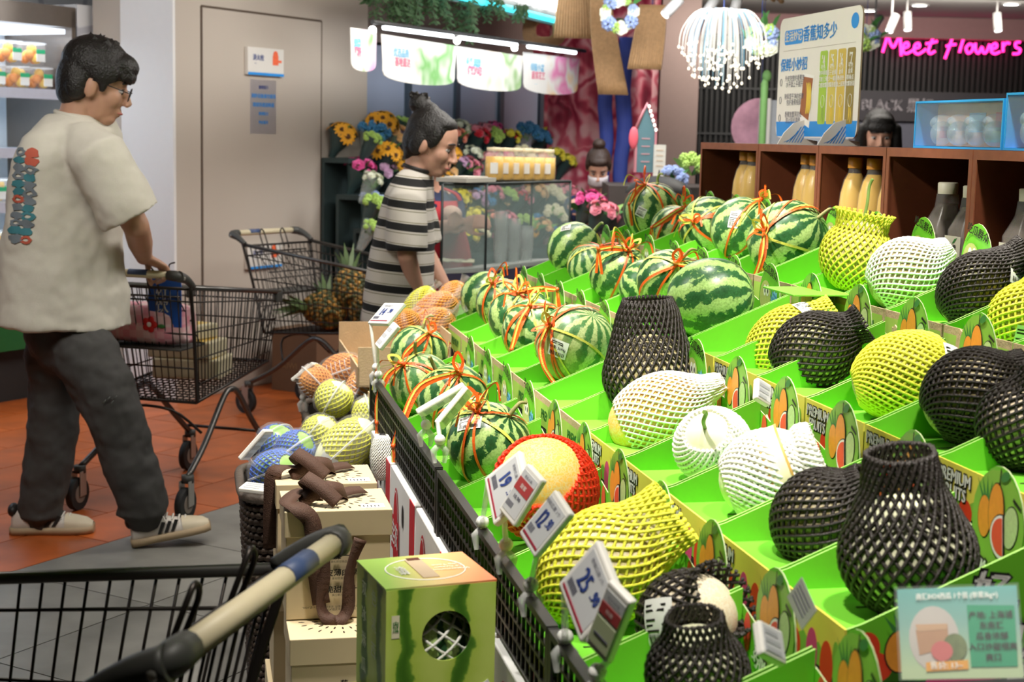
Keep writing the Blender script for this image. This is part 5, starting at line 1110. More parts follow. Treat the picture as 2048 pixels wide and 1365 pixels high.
t = thing('grey_card', 'small grey printed card leaning over the fruit-print header', 'card', p, R); MB().bx((-w_ / 2, -h_ / 2, -.001), (w_ / 2, h_ / 2, 0)).build('card', P('card_grey', (.42, .43, .38), .5), t)
for k in range(4): MB().bx((-w_ * .4, h_ * (.3 - .16 * k), 0), (w_ * .3, h_ * (.26 - .16 * k), .0005)).build('printed_line', TGRAY, t)
price_tag(515, 893, (9, 3), (52, -58), .6, 3.75, 'tilted price tag on the wicker basket rim by the blue-netted fruit', None, None, 3, -1, aty(520, 945, 3.86))
price_tag(515, 973, (63, 6), (9, -9), 1.5, 3.7, 'flat price tag lying on the wicker basket rim', None, None, 3, 1)
price_tag(612, 748, (8, 2), (44, -34), .6, 4.6, 'tilted price tag on the far wicker basket by the orange-netted packs', None, None, 3, -1, aty(606, 795, 4.62))
# info sheet at the end of the stand
p = aty(1918, 1266, 1.62); X = (aty(2036, 1262, 1.6) - aty(1800, 1268, 1.64)).normalized(); Yv = (aty(1928, 1176, 1.62) - aty(1908, 1354, 1.58)); Yv = (Yv - X * Yv.dot(X)).normalized(); R = basis(X, Yv, X.cross(Yv)); w_ = 233 * depth(p) / FP; h_ = 182 * depth(p) / FP
t = thing('info_sheet', 'teal info sheet about boxed melons in a clear holder on the end tray', 'poster', p, R); I = M.Identity(3)
m, nt, bb, L = base('teal_fade_print'); tc = _n(nt, 'ShaderNodeTexCoord'); sx = _n(nt, 'ShaderNodeSeparateXYZ'); L(tc.outputs['Object'], sx.inputs[0]); r = ramp(nt, [(.1, (.50, .62, .38)), (.6, (.24, .45, .40)), (1, (.13, .40, .38))]); L(math_(nt, 'MULTIPLY_ADD', sx.outputs[1], 1 / h_, .5), r.inputs[0]); L(r.outputs[0], bb.inputs['Base Color']); bb.inputs['Roughness'].default_value = .35
MB().bx((-w_ / 2, -h_ / 2, -.001), (w_ / 2, h_ / 2, 0)).build('sheet', m, t); MB().bx((-w_ * .52, -h_ * .52, .0035), (w_ * .52, h_ * .52, .005)).build('clear_holder', P('holder_clear', (.9, .95, .95), .1, alpha=.06, var=0), t)
def pp(out, e, mat, nm): b = MB(); flat_(b, out, e, 0); b.build(nm, mat, t)
pp(ell_(-w_ * .21, -h_ * .06, w_ * .21, h_ * .36), .0004, P('print_mauve', (.55, .50, .47), .5), 'printed_arch')
pp([(-w_ * .36, h_ * .04), (-w_ * .09, h_ * .08), (-w_ * .09, -h_ * .16), (-w_ * .34, -h_ * .24)], .0008, P('print_box_tan', (.48, .26, .15), .5), 'printed_box'); pp([(-w_ * .36, h_ * .10), (-w_ * .09, h_ * .10), (-w_ * .1, h_ * .04), (-w_ * .34, h_ * .02)], .001, P('print_box_top', (.58, .36, .22), .5), 'printed_box_lid')
pp(ell_(-w_ * .04, -h_ * .16, w_ * .1, h_ * .15), .0012, P('print_rind', (.16, .20, .08), .5, var=.5, scale=90), 'printed_melon'); pp(ell_(-w_ * .15, -h_ * .20, w_ * .09, h_ * .11), .0015, P('print_flesh', (.60, .14, .14), .5), 'printed_half_melon')
pp([(-w_ * .29, -h_ * .42), (w_ * .06, -h_ * .40), (w_ * .06, -h_ * .30), (-w_ * .29, -h_ * .32)], .0012, P('print_amber', (.78, .36, .05), .5), 'printed_price_bar'); text('售价: 13~', h_ * .085, WHITEP, t, (-w_ * .12, -h_ * .36, .002), I, bold=.0005)
pp([(w_ * .08, -h_ * .38), (w_ * .46, -h_ * .38), (w_ * .47, h_ * .28), (w_ * .08, h_ * .30)], .0008, P('print_emerald', (.02, .32, .16), .4), 'printed_panel')
text('产地: 上海浦\n东南汇\n瓜香浓郁\n入口沙甜细爽\n爽口', h_ * .085, INK, t, (w_ * .27, -h_ * .05, .002), I, bold=.0004, ls=1.35); text('南汇8424西瓜 1个装 (单果3kg+)', h_ * .08, WHITEP, t, (0, h_ * .40, .002), I, bold=.0003, sx=.8)
# ================================================================== wooden cubbies, bottles, toy boxes, banana board
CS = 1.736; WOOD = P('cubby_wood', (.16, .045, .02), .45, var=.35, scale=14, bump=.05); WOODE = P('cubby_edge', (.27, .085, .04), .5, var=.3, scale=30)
ct = [stc(ats(x, 290, CS))[1] for x in (1403, 1519, 1640, 1776, 1950, 2120)]; print('cubby t', ct); ZT = 1.492; ZB = 1.13
cl = ('first cubby from the watermelon end, two juice bottles inside', 'second cubby with two juice bottles', 'third cubby with three juice bottles', 'fourth cubby with two brown drink bottles', 'fifth cubby with one brown drink bottle')
for k in range(5):
    L = ct[k] - ct[k + 1] - .004; t = thing('wooden_cubby', 'reddish-brown open wooden ' + cl[k], 'cubby shelf', S(CS, ct[k] - .002, ZB), YA, 'wooden cubbies behind the trays'); H = ZT - ZB; D = .28
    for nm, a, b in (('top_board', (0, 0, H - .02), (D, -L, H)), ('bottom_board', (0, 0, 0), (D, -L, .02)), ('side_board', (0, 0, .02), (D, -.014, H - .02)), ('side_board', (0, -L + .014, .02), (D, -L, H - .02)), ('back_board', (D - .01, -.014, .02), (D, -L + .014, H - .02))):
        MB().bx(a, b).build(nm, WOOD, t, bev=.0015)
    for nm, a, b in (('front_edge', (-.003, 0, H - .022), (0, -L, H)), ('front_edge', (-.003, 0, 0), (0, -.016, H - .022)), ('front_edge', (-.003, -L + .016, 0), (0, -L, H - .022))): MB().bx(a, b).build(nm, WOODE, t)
def bottle(px, py_cap, s, kind, label, hpx=None):
    p = ats(px, py_cap, s); ztop = p.z; t = thing('drink_bottle', label, 'bottle', (p.x, p.y, ZB + .021), YA, 'juice bottles in the cubbies' if kind == 'juice' else 'brown drink bottles in the cubbies'); H = ztop - ZB - .021
    if kind == 'juice':
        r = .040; zs = H - .03
        MB().lathe([(r * .9, 0), (r, .01), (r, zs * .62), (r * .93, zs * .75), (r * .7, zs * .88), (r * .45, zs * .95)], 20, cap0=True, cap1=True).build('juice', P('pale_juice', (.84, .52, .08), .3, var=.1), t)
        MB().lathe([(r * .94, 0), (r * 1.05, .012), (r * 1.05, zs * .62), (r * .98, zs * .75), (r * .75, zs * .89), (r * .48, zs * .96), (r * .46, zs)], 20).build('clear_bottle', FILM(), t)
        MB().lathe([(r * .52, zs), (r * .52, H - .002), (r * .46, H), (0, H)], 16).build('cap', P('cap_orange', (.62, .26, .03), .45), t)
        b = MB(); a0, a1 = pi - 1.1, pi + 1.1; b.rings([[(r * 1.07 * cos(a), r * 1.07 * sin(a), z) for a in [a0 + (a1 - a0) * q / 10 for q in range(11)]] for z in (zs * .1, zs * .55)], 0, True, False); lb = b.build('black_label', P('label_black', (.018, .017, .02), .4), t)
        b = MB(); P3 = lambda a, z: (r * 1.085 * cos(a), r * 1.085 * sin(a), z); b.poly([P3(pi + .9, zs * .56), P3(pi - .2, zs * .56), P3(pi - .9, zs * .38), P3(pi - .9, zs * .42 + .0)] if 0 else [P3(pi + .2, zs * .555), P3(pi - 1.0, zs * .555), P3(pi - 1.0, zs * .36)]); b.build('cream_corner', P('label_cream', (.66, .55, .30), .5), lb)
        text('鲜榨果汁', .018, P('label_cream', (.66, .55, .30), .5), lb, (-r * 1.1, -.006, zs * .30), RS @ M.Rotation(-pi / 2, 3, 'Z') if 0 else RS, bold=.0004)
        b = MB(); b.push(M.Translation((-r * 1.09, .012, zs * .44)) @ RS.to_4x4()); flat_(b, ell_(0, 0, .009, .009), 0, 0); b.pop(); b.build('gold_seal', P('seal_gold', (.55, .36, .14), .4), lb)
    else:
        r = .046; zs = H - .028
        def sq(rr, z): return [(rr * (abs(cos(a)) ** .45) * (1 if cos(a) > 0 else -1), rr * (abs(sin(a)) ** .45) * (1 if sin(a) > 0 else -1), z) for a in [2 * pi * q / 24 for q in range(24)]]
        MB().rings([sq(r * .9, 0), sq(r * .97, .01), sq(r * .97, zs * .66), sq(r * .5, zs * .86), sq(r * .44, zs * .9)], 0, True, True, True, True).build('drink', P('brown_tea', (.05, .028, .01), .25), t)
        MB().rings([sq(r * .93, 0), sq(r * 1.0, .01), sq(r * 1.0, zs * .66), sq(r * .55, zs * .86), sq(r * .48, zs)], 0).build('clear_bottle', FILM(), t)
        MB().lathe([(r * .52, zs), (r * .54, H - .002), (r * .48, H), (0, H)], 18).build('cap', P('cap_cream', (.66, .62, .50), .45), t)
        lb = MB().bx((-r * 1.03, -r * .82, zs * .05), (-r * 1.01, r * .82, zs * .60)).build('paper_label', P('label_ivory', (.72, .68, .56), .5), t)
        text('雪莲果', .03, INK, lb, (-r * 1.05, .0, zs * .30), RS, bold=.0003, sp=.9) if 0 else None
        for q, ch in enumerate('雪莲果汁'): text(ch, .019, INK, lb, (-r * 1.05, -.012, zs * .47 - .021 * q), RS, bold=.0006)
        b = MB(); b.push(M.Translation((-r * 1.045, .022, zs * .50)) @ RS.to_4x4()); b.tube([(.009 * cos(2 * pi * q / 14), .009 * sin(2 * pi * q / 14), 0) for q in range(14)], .0009, 4, closed=True); b.pop(); b.build('blue_seal', INKB, lb)
        b = MB(); b.push(M.Translation((-r * 1.045, -.012, zs * .55)) @ RS.to_4x4()); flat_(b, [(-.012, -.006), (-.002, -.004), (.012, .008), (0, .006)], 0, 0); b.pop(); b.build('leaf_print', DKG, lb)
for a in ((1492, 303, 1.80, 'juice', 'yellow juice bottle in the first cubby, left of its pair'), (1508, 305, 1.80, 'juice', 'yellow juice bottle in the first cubby, against the side board'), (1616, 309, 1.80, 'juice', 'yellow juice bottle in the second cubby, left of its pair'), (1634, 311, 1.80, 'juice', 'yellow juice bottle in the second cubby, against the side board'),
          (1712, 315, 1.80, 'juice', 'yellow juice bottle in the third cubby, left one'), (1750, 317, 1.80, 'juice', 'yellow juice bottle in the third cubby, middle one'), (1790, 320, 1.80, 'juice', 'yellow juice bottle in the third cubby, half hidden by the board'), (1897, 365, 1.80, 'brown', 'brown drink bottle with ivory label in the fourth cubby'), (1948, 372, 1.80, 'brown', 'brown drink bottle in the fourth cubby cut by the side board'), (2062, 378, 1.80, 'brown', 'brown drink bottle with white cap in the fifth cubby')):
    bottle(*a)
# blue gift boxes
BLB = P('box_blue', (.03, .36, .80), .4, var=.04)
def toybox(x0, x1, yt0, yt1, yb, label):
    s0 = 1.755; a = ats(x0, yb, s0); b = ats(x1, yb, s0); L = (a - b).dot(SU); H = ats(x0, yt0, s0).z - ZT; D = .09
    t = thing('gift_box', label, 'gift box', S(s0, stc(a)[1], ZT + .001), YA, 'blue window gift boxes')
    for nm, p, q in (('back', (D - .004, 0, 0), (D, -L, H)), ('base', (0, 0, 0), (D, -L, .005)), ('lid_edge', (0, 0, H - .005), (D, -L, H)), ('side', (0, 0, .005), (D, -.005, H - .005)), ('side', (0, -L + .005, .005), (D, -L, H - .005))): MB().bx(p, q).build(nm, BLB, t)
    m = P('toy_backdrop', (.52, .32, .22), .5, var=.35, scale=14); bd = MB().bx((D * .62, -.012, .006), (D * .66, -L + .02, H - .006)).build('backdrop', m, t)
    for k, (u, v, w_, h_, c) in enumerate(((.12, .35, .1, .25, (.45, .06, .05)), (.5, .55, .18, .4, (.22, .42, .55)), (.78, .6, .16, .3, (.55, .10, .09)), (.9, .4, .1, .6, (.30, .22, .42)), (.7, .3, .2, .3, (.25, .45, .20)), (.3, .2, .2, .2, (.60, .42, .30)))):
        MB().bx((D * .60, -L * u + L * w_ / 2, H * (v - h_ / 2)), (D * .615, -L * u - L * w_ / 2, H * (v + h_ / 2))).build('printed_shape', P('toy_print_%d' % k, c, .5), bd)
    for k in range(4):
        b = MB(); b.push(M.Translation((D * .35, -L * (.2 + .2 * k), H * .32))); b.ell((0, 0, 0), (.028, L * .07, H * .26), 14, 10); b.ell((0, 0, H * .22), (.03, L * .075, H * .18), 14, 10); b.pop(); b.build('clear_blister', P('blister', (.55, .75, .9), .05, alpha=.22, var=0, spec=.8), t)
    MB().bx((.001, -.006, .006), (.002, -L + .006, H - .006)).build('window_film', P('window_film', (.9, .95, 1), .05, alpha=.07, var=0), t)
toybox(1826, 2002, 204, 188, 296, 'blue window gift box standing on the cubbies, whole one'); toybox(2006, 2170, 187, 180, 297, 'blue window gift box at the frame edge, cut off by it')
# banana board
s0 = 1.83; A_ = ats(1551, 268, s0); B_ = ats(1713, 277, s0); L = (A_ - B_).dot(SU); Ht = ats(1553, 42, s0).z - ZT - .02
t = thing('banana_board', 'white banana guide board with four colour columns on the cubbies', 'board', S(s0, stc(A_)[1] - L / 2, ZT + .022), axis_rot((0, 0, 1)) if 0 else YA)
bt = bpy.data.objects.new('panel', None) if 0 else None
RB = RS
def rr(w, h, r, x0=0, y0=0, n=5):
    out = []
    for cx, cy, a in ((w / 2 - r, h / 2 - r, 0), (-w / 2 + r, h / 2 - r, pi / 2), (-w / 2 + r, -h / 2 + r, pi), (w / 2 - r, -h / 2 + r, 3 * pi / 2)):
        for k in range(n + 1): out.append((x0 + cx + r * cos(a + pi / 2 * k / n), y0 + cy + r * sin(a + pi / 2 * k / n)))
    return out
BW = P('board_white', (.80, .76, .70), .45, var=.02)
pm = M.Translation((0, 0, Ht / 2)) @ RS.to_4x4()
b = MB(); b.push(pm @ M.Translation((0, 0, -.005))); b.prism(rr(L, Ht, .03), .005, 0, 1); b.pop(); pn = b.build('panel', [BW, P('board_edge', (.55, .42, .28), .7)], t)
def bp(out, e, mat, nm='print'): q = MB(); q.push(pm @ M.Translation((0, 0, e))); flat_(q, out, 0, 0); q.pop(); return q.build(nm, mat, pn)
bp([(-L / 2 + .012, -Ht / 2 + .004), (L / 2 - .012, -Ht / 2 + .004), (L / 2 - .001, -Ht / 2 + .05), (-L / 2 + .001, -Ht / 2 + .05)], .0005, BLUEP, 'blue_strip')
def bt_(s_, size, mat, x, y, **k): text(s_, size, mat, pn, pm @ V((x * L, y * Ht, .0016)), RS, **k)
bp(rr(L * .24, Ht * .12, .012, -L * .31, Ht * .335), .0006, BLUEP, 'blue_plate'); bt_('生活妙记', L * .056, BW, -.31, .335, bold=.001); bt_('香蕉知多少', L * .082, BLUEP, .02, .335, bold=.0015)
bp(ell_(L * .42, Ht * .39, L * .042, Ht * .06), .0006, BLUEP, 'blue_oval'); bp([(-L * .44, Ht * .225), (L * .44, Ht * .225), (L * .44, Ht * .228), (-L * .44, Ht * .228)], .0006, P('hairline', (.4, .36, .3), .5), 'rule')
bt_('保鲜小妙招', L * .07, BLUEP, -.29, .10, bold=.0012)
for k, (a, b_) in enumerate((('外皮完整的香蕉放', '水平面上平摆开'), ('用保湿干净的纸擦', '包好香蕉根部'), ('香蕉放置阴凉处', '防止阳光直晒'))):
    y = -.01 - .15 * k; bt_(a, L * .032, TGRAY, -.27, y); bt_(b_, L * .032, TGRAY, -.27, y - .05); q = MB(); q.push(pm @ M.Translation((-L * .45, Ht * (y - .025), .001))); q.tube([(.008 * cos(2 * pi * j / 12), .011 * sin(2 * pi * j / 12), 0) for j in range(12)], .0008, 4, closed=True); q.pop(); q.build('number_ring', TGRAY, pn)
BAN = P('banana_yellow', (.78, .55, .06), .5, var=.15); BANG = P('banana_green', (.30, .45, .08), .5)
bp([(-L * .165, Ht * .03), (-L * .02, Ht * .0), (-L * .06, -Ht * .42), (-L * .2, -Ht * .36)], .0006, P('polaroid', (.86, .84, .80), .4), 'photo_card'); bp([(-L * .155, Ht * .0), (-L * .035, -Ht * .02), (-L * .07, -Ht * .36), (-L * .185, -Ht * .30)], .001, P('photo_brown', (.35, .12, .04), .5), 'photo_print')
def banana(cx, cy, s_, mat, e): bp([(cx + s_ * (.35 * sin(a) - .2) * (1), cy + s_ * cos(a) * .9) for a in [.2 + 2.6 * j / 8 for j in range(9)]] + [(cx + s_ * (.12 * sin(a) - .2), cy + s_ * cos(a) * .85) for a in [2.8 - 2.5 * j / 8 for j in range(9)]], e, mat, 'banana_print')
for k in range(3): banana(-L * (.105 - .02 * k) + .004, -Ht * .18, Ht * .15, BAN, .0013 + .0002 * k)
for k, (c, nm) in enumerate((((.36, .56, .05), '4'), ((.62, .50, .09), '5'), ((.62, .44, .07), '6'), ((.30, .22, .05), '7'))):
    x = .085 + .105 * k; bp(rr(L * .09, Ht * .58, .008, L * (x), -Ht * .10), .0007, P('column_%s' % nm, c, .45), 'colour_column'); bt_("'" + nm, L * .075, WHITEP, x, .105, bold=.001, sx=.7); bt_('号色', L * .028, WHITEP, x, .055)
    bt_(('青中带黄\n可放三天\n口感软糯\n', '瓜子金黄\n减少一端青\n软糯香甜\n', '金黄\n熟透色\n面上起斑\n', '金黄\n带梅点\n软糯香甜\n')[k], L * .026, WHITEP, x, -.06, ls=1.1, bold=.0004)
    banana(L * (x - .0) + .002, -Ht * .30, Ht * .075, BANG if k == 0 else BAN, .0012); banana(L * (x + .015) + .004, -Ht * .32, Ht * .07, BANG if k == 0 else BAN, .0014)
    q = MB(); q.push(pm @ M.Translation((L * (x + .01), -Ht * .21, .0014))); q.tube([(.013 * cos(2 * pi * j / 14), .018 * sin(2 * pi * j / 14), 0) for j in range(14)], .0008, 4, closed=True); q.pop(); q.build('ring_mark', WHITEP, pn)
for k, px in enumerate((1588, 1670)):
    p = ats(px, 284, s0 - .03); u_ = stc(p)[1]; h = thing('sign_holder', 'white striped card foot under the banana board, %s' % ('toward the flower shop' if k == 0 else 'toward the toy boxes'), 'sign foot', S(s0 - .055, u_, ZT + .001), YA, 'feet of the banana board')
    b = MB(); b.push(M.Rotation(pi / 2, 4, 'X')); b.prism([(-.03, 0), (.1, 0), (.1, .012), (.055, .018), (.054, .075), (.02, .065), (-.01, .035)], .004); b.pop(); b.build('foot', BW, h)
    for j in range(7):
        q = MB(); q.push(M.Translation((0, -.0045, 0)) @ M.Rotation(pi / 2, 4, 'X')); x = -.012 + .009 * j; q.poly([(x, .006, 0), (x + .003, .006, 0), (x + .003 + .028, .006 + min(.05, .012 + .012 * j), 0), (x + .028, .006 + min(.05, .012 + .012 * j), 0)]); q.pop(); q.build('blue_stripe', P('print_blue', (.02, .28, .75), .4), h)
# ================================================================== gift boxes in the aisle
KB = P('gift_kraft', (.66, .54, .34), .55, var=.03, scale=30); BRB = P('brown_ribbon', (.075, .034, .02), .7, var=.2, scale=200, bump=.3, bscale=500)
def gift(c, z0, w, d, h, label, rib=True, txt=True, face=1):
    # c: front-right-bottom-ish anchor = centre of front face in stand frame (s,t)
    t = thing('gift_carton', label, 'gift box', S(c[0], c[1], z0), YA, 'kraft gift cartons with brown ribbon'); lh = h * .24
    MB().bx((-w / 2 + .003, .003, 0), (w / 2 - .003, d - .003, h - .002)).build('body', KB, t, bev=.0015); lid = MB().bx((-w / 2, 0, h - lh), (w / 2, d, h)).build('lid', KB, t, bev=.0015)
    for k in range(40):
        a = 2 * pi * (k % 20) / 20; r_ = .042 + .022 * (k // 20); q = MB(); q.push(M.Translation((r_ * cos(a) * 1.1, d / 2 + r_ * sin(a), h + .0006)) @ M.Rotation(a, 4, 'Z')); flat_(q, ell_(0, 0, .006, .0016, 8), 0, 0); q.pop(); q.build('dash_print', INK, lid)
    RF = basis((1, 0, 0), (0, 0, 1), (0, -1, 0)); RT = basis((-1, 0, 0), (0, -1, 0), (0, 0, 1))
    lb = MB().bx((w * .22, .012, h + .0003), (w * .44, .042, h + .0009)).build('sticker', PAPER_, lid)
    for k in range(5): MB().bx((w * (.24 + .035 * k), .018, h + .001), (w * (.25 + .035 * k), .03, h + .0013)).build('sticker_bar', INK, lb)
    if txt:
        for k, (a, b_) in enumerate((('一藤一瓜', '源头把控精品西瓜'), ('皮薄肉厚', '果肉饱满更脆爽'), ('脆甜多汁', '爽口果汁好品质'))):
            text(a, w * .075, INK, t, (w * .03, -.0012, h * (.58 - .155 * k)), RF, bold=.0006); text(b_, w * .026, INK, t, (w * .03, -.0012, h * (.53 - .155 * k)), RF)
        text('"8424"源于南汇, 爽甜多汁, 以传承种植, 口味最好的第24组品种\n"8424"由此得名, 甜而不腻', w * .026, INK, t, (w * .02, -.0012, h * .10), RF)
    if rib:
        random.seed(int(c[1] * 100)); rb = MB()
        base_ = V((-w * .18, d * .45, h + .003))
        p1 = spline([(-w * .12, d * .55, h + .002), (-w * .3, d * .5, h + .02), (-w * .46, d * .2, h + .012), (-w * .38, d * .02, h + .006), (-w * .25, -.004, h - .02), (-w * .22, -.006, h - .09), (-w * .16, -.008, h - .17)] if face else [(0, d * .5, h + .002), (-w * .3, d * .4, h + .02), (-w * .5, d * .3, h + .015), (-w * .53, d * .3, h - .05), (-w * .53, d * .35, h - .14)], 6)
        N1 = len(p1) - 1; rb.ribbon(p1, .032, [V((0, 0, 1)).lerp(V((0, -1, .1)), smoothstep(.3, .75, i / N1)) for i in range(N1 + 1)])
        p2 = spline([(-w * .34, d * .3, h + .004), (-w * .15, d * .25, h + .03), (w * .02, d * .3, h + .028), (w * .1, d * .5, h + .012), (-w * .05, d * .62, h + .006), (-w * .25, d * .55, h + .03), (-w * .3, d * .35, h + .05), (-w * .15, d * .2, h + .035), (w * .0, d * .12, h + .01)], 6); cq = sum(p2, V((0, 0, 0))) / len(p2); rb.ribbon(p2, .028, [(q_ - cq).normalized() + V((0, -.3, .5)) for q_ in p2])
        p3 = spline([(-w * .05, d * .5, h + .006), (w * .15, d * .62, h + .012), (w * .3, d * .75, h + .008)], 6); rb.ribbon(p3, .026, V((0, -.4, 1)))
        if face:
            p4 = spline([(w * .2, -.006, h * .74), (w * .1, -.012, h * .45), (w * .08, -.014, h * .1), (-w * .05, -.03, h * .02), (-w * .16, -.014, h * .12), (-w * .14, -.01, h * .4), (-w * .13, -.006, h * .74)], 6); rb.ribbon(p4, .024, [V((.9 * sin(i * .32), -1, .15)) for i in range(len(p4))])
        rb.build('brown_ribbon', BRB, t, solid=.0012)
    return t
A_ = ats(785, 1019, .345); B_ = A_ - SV * .0; sA, tA, zA = stc(A_); print('gift', sA, tA, zA)
wA = 214 * depth(A_) / FP; hA = 222 * depth(A_) / FP
gift((sA - wA / 2, tA), zA - hA, wA, wA * .85, hA, 'kraft gift carton with brown ribbon bow on top of its stack')
gift((sA - wA / 2 + .004, tA - .10), zA - 2 * hA - .002, wA, wA * .95, hA, 'kraft gift carton under the ribboned one, lid showing dashes', rib=False)
gift((sA - wA / 2 + .004, tA - .06), max(.004, zA - 3 * hA - .004), wA, wA * .95, hA, 'kraft gift carton third down in the stack', rib=False, txt=False)
zq = zA - 3 * hA - .006
if zq > .02: t = thing('plinth_box', 'plain cardboard plinth under the gift cartons', 'box', S(sA - wA / 2, tA - .06, 0), YA); MB().bx((-wA * .5, .0, .001), (wA * .5, wA * .9, zq)).build('box', KRAFT, t); MB().bx((-wA * .5, -.001, zq * .45), (wA * .5, 0, zq * .55)).build('tape', P('tape_tan', (.45, .30, .15), .3), t)
hB = hA; tB = tA + wA * .85 + .03; zB = zA + .004
gift((sA - wA / 2 - .005, tB), zB - hB, wA, wA * .85, hB, 'kraft gift carton with ribbon in the rear stack beside the packed melons', face=0)
gift((sA - wA / 2 - .012, tB + .0), zB - 2 * hB - .002, wA, wA * .9, hB, 'kraft gift carton second down in the rear stack', rib=False, txt=False)
gift((sA - wA / 2 - .018, tB + .0), zB - 3 * hB - .004, wA, wA * .9, hB, 'kraft gift carton third down in the rear stack', rib=False, txt=False)
t = thing('plinth_box', 'plain cardboard plinth under the rear gift cartons', 'box', S(sA - wA / 2, tB, 0), YA); MB().bx((-wA * .5, .0, .001), (wA * .5, wA * .9, zB - 3 * hB - .006)).build('box', KRAFT, t); MB().bx((-wA * .5, -.001, .03), (wA * .5, 0, .05)).build('tape', P('tape_tan', (.45, .30, .15), .3), t)
# watermelon-print gift box with a round window
p = aty(772, 1186, 2.06); q = aty(992, 1160, 2.12); X = (q - p); X.z = 0; wG = X.length; X.normalize(); Yb = V((-X.y, X.x, 0)); zG = (p.z + q.z) / 2; hG = wG * 1.12; dG = wG * .92
RG = basis(X, Yb, (0, 0, 1)); print('green box', p, wG)
t = thing('melon_box', 'green watermelon-print gift box with a round window', 'gift box', V((p.x, p.y, zG - hG)), RG)
m, nt, bb, L_ = base('melon_box_print'); tc = _n(nt, 'ShaderNodeTexCoord'); sx = _n(nt, 'ShaderNodeSeparateXYZ'); L_(tc.outputs['Object'], sx.inputs[0]); nz = _n(nt, 'ShaderNodeTexNoise'); nz.inputs['Scale'].default_value = 16; nz.inputs['Detail'].default_value = 5; L_(tc.outputs['Object'], nz.inputs['Vector'])
w1 = math_(nt, 'SINE', math_(nt, 'ADD', math_(nt, 'MULTIPLY', math_(nt, 'ADD', sx.outputs[0], sx.outputs[1]), 2 * pi / (wG * .5)), math_(nt, 'MULTIPLY', nz.outputs['Fac'], 5)))
r = ramp(nt, [(0, (.05, .16, .01)), (.16, (.10, .26, .02)), (.27, (.44, .60, .08)), (1, (.54, .68, .14))]); L_(math_(nt, 'MULTIPLY_ADD', w1, .5, .5), r.inputs[0]); L_(r.outputs[0], bb.inputs['Base Color']); bb.inputs['Roughness'].default_value = .45
mt, nt, bb, L_ = base('melon_box_top'); tc = _n(nt, 'ShaderNodeTexCoord'); sx = _n(nt, 'ShaderNodeSeparateXYZ'); L_(tc.outputs['Object'], sx.inputs[0]); r = ramp(nt, [(.02, (.30, .50, .08)), (.45, (.72, .55, .22)), (1, (.78, .20, .08))]); L_(math_(nt, 'MULTIPLY', math_(nt, 'ADD', sx.outputs[0], math_(nt, 'MULTIPLY', sx.outputs[1], -.25)), 1 / wG), r.inputs[0]); L_(r.outputs[0], bb.inputs['Base Color']); bb.inputs['Roughness'].default_value = .4
# front wall with a real round opening
fw = MB(); cxh, czh, rh = wG * .55, hG * .60, wG * .225; NN = 32
outer = []
for k in range(NN):
    a = 2 * pi * (k + .5) / NN; dx, dz = cos(a), sin(a); s_ = min([((wG - cxh) / dx if dx > 0 else -cxh / dx) if abs(dx) > 1e-9 else 9, ((hG - czh) / dz if dz > 0 else -czh / dz) if abs(dz) > 1e-9 else 9]); outer.append((cxh + dx * s_, czh + dz * s_))
cs = {}
for cxy in ((0, 0), (wG, 0), (wG, hG), (0, hG)):
    k = min(range(NN), key=lambda i: (V(outer[i]) - V(cxy)).length); outer[k] = cxy
oi_ = [fw.av((x, 0, z)) for x, z in outer]; ii = [fw.av((cxh + rh * cos(2 * pi * (k + .5) / NN), 0, czh + rh * sin(2 * pi * (k + .5) / NN))) for k in range(NN)]
for k in range(NN): fw.fc((oi_[k], oi_[(k + 1) % NN], ii[(k + 1) % NN], ii[k]))
fw.build('front_wall', m, t, solid=.003)
for nm, a, b_ in (('side_wall', (0, .002, 0), (.003, dG, hG)), ('side_wall', (wG - .003, .002, 0), (wG, dG, hG)), ('back_wall', (.003, dG - .003, 0), (wG - .003, dG, hG)), ('bottom', (.003, .002, 0), (wG - .003, dG - .003, .003))): MB().bx(a, b_).build(nm, m, t)
tp = MB().bx((-.001, -.001, hG), (wG + .001, dG, hG + .003)).build('top_flap', mt, t)
RT = basis((1, 0, 0), (0, 1, 0), (0, 0, 1)); 
q = MB(); q.tube([(wG * .5 + wG * .36 * cos(2 * pi * k / 28), dG * .5 + dG * .36 * sin(2 * pi * k / 28), hG + .0036) for k in range(28)], .0012, 5, closed=True); q.build('white_outline', WHITEP, tp)
MB().bx((wG * .40, dG * .22, hG + .003), (wG * .55, dG * .86, hG + .0045)).build('handle_strap', P('strap_tan', (.55, .42, .28), .5), tp); MB().bx((wG * .42, dG * .80, hG + .0046), (wG * .54, dG * .88, hG + .005)).build('hand_slot', P('slot_brown', (.10, .02, .01), .6), tp)
text('冰\n淇\n淋', wG * .10, WHITEP, tp, (wG * .28, dG * .48, hG + .005), RT, bold=.0004, ls=.8); text('Watermelon\nIce Cream\nTwo Tone', wG * .065, WHITEP, tp, (wG * .72, dG * .5, hG + .005), RT @ M.Rotation(pi, 3, 'Z'), ls=1.1)
RF = basis((1, 0, 0), (0, 0, 1), (0, -1, 0)); MB().bx((wG * .05, -.0022, hG * .62), (wG * .12, -.0018, hG * .80)).build('emblem', P('emblem_cream', (.78, .74, .52), .5), t); text('内\n瓜', wG * .055, DKG, t, (wG * .085, -.0032, hG * .71), RF, bold=.0006, ls=.85)
RL = basis((0, -1, 0), (0, 0, 1), (-1, 0, 0))
for k, ch in enumerate('双色冰淇淋西瓜'): text(ch, wG * .15, P('pale_green_ink', (.68, .78, .52), .5), t, (-.0008, dG * (.72 - .34 * (k % 2)), hG * (.84 - .21 * (k // 2))), RL, bold=.0006)
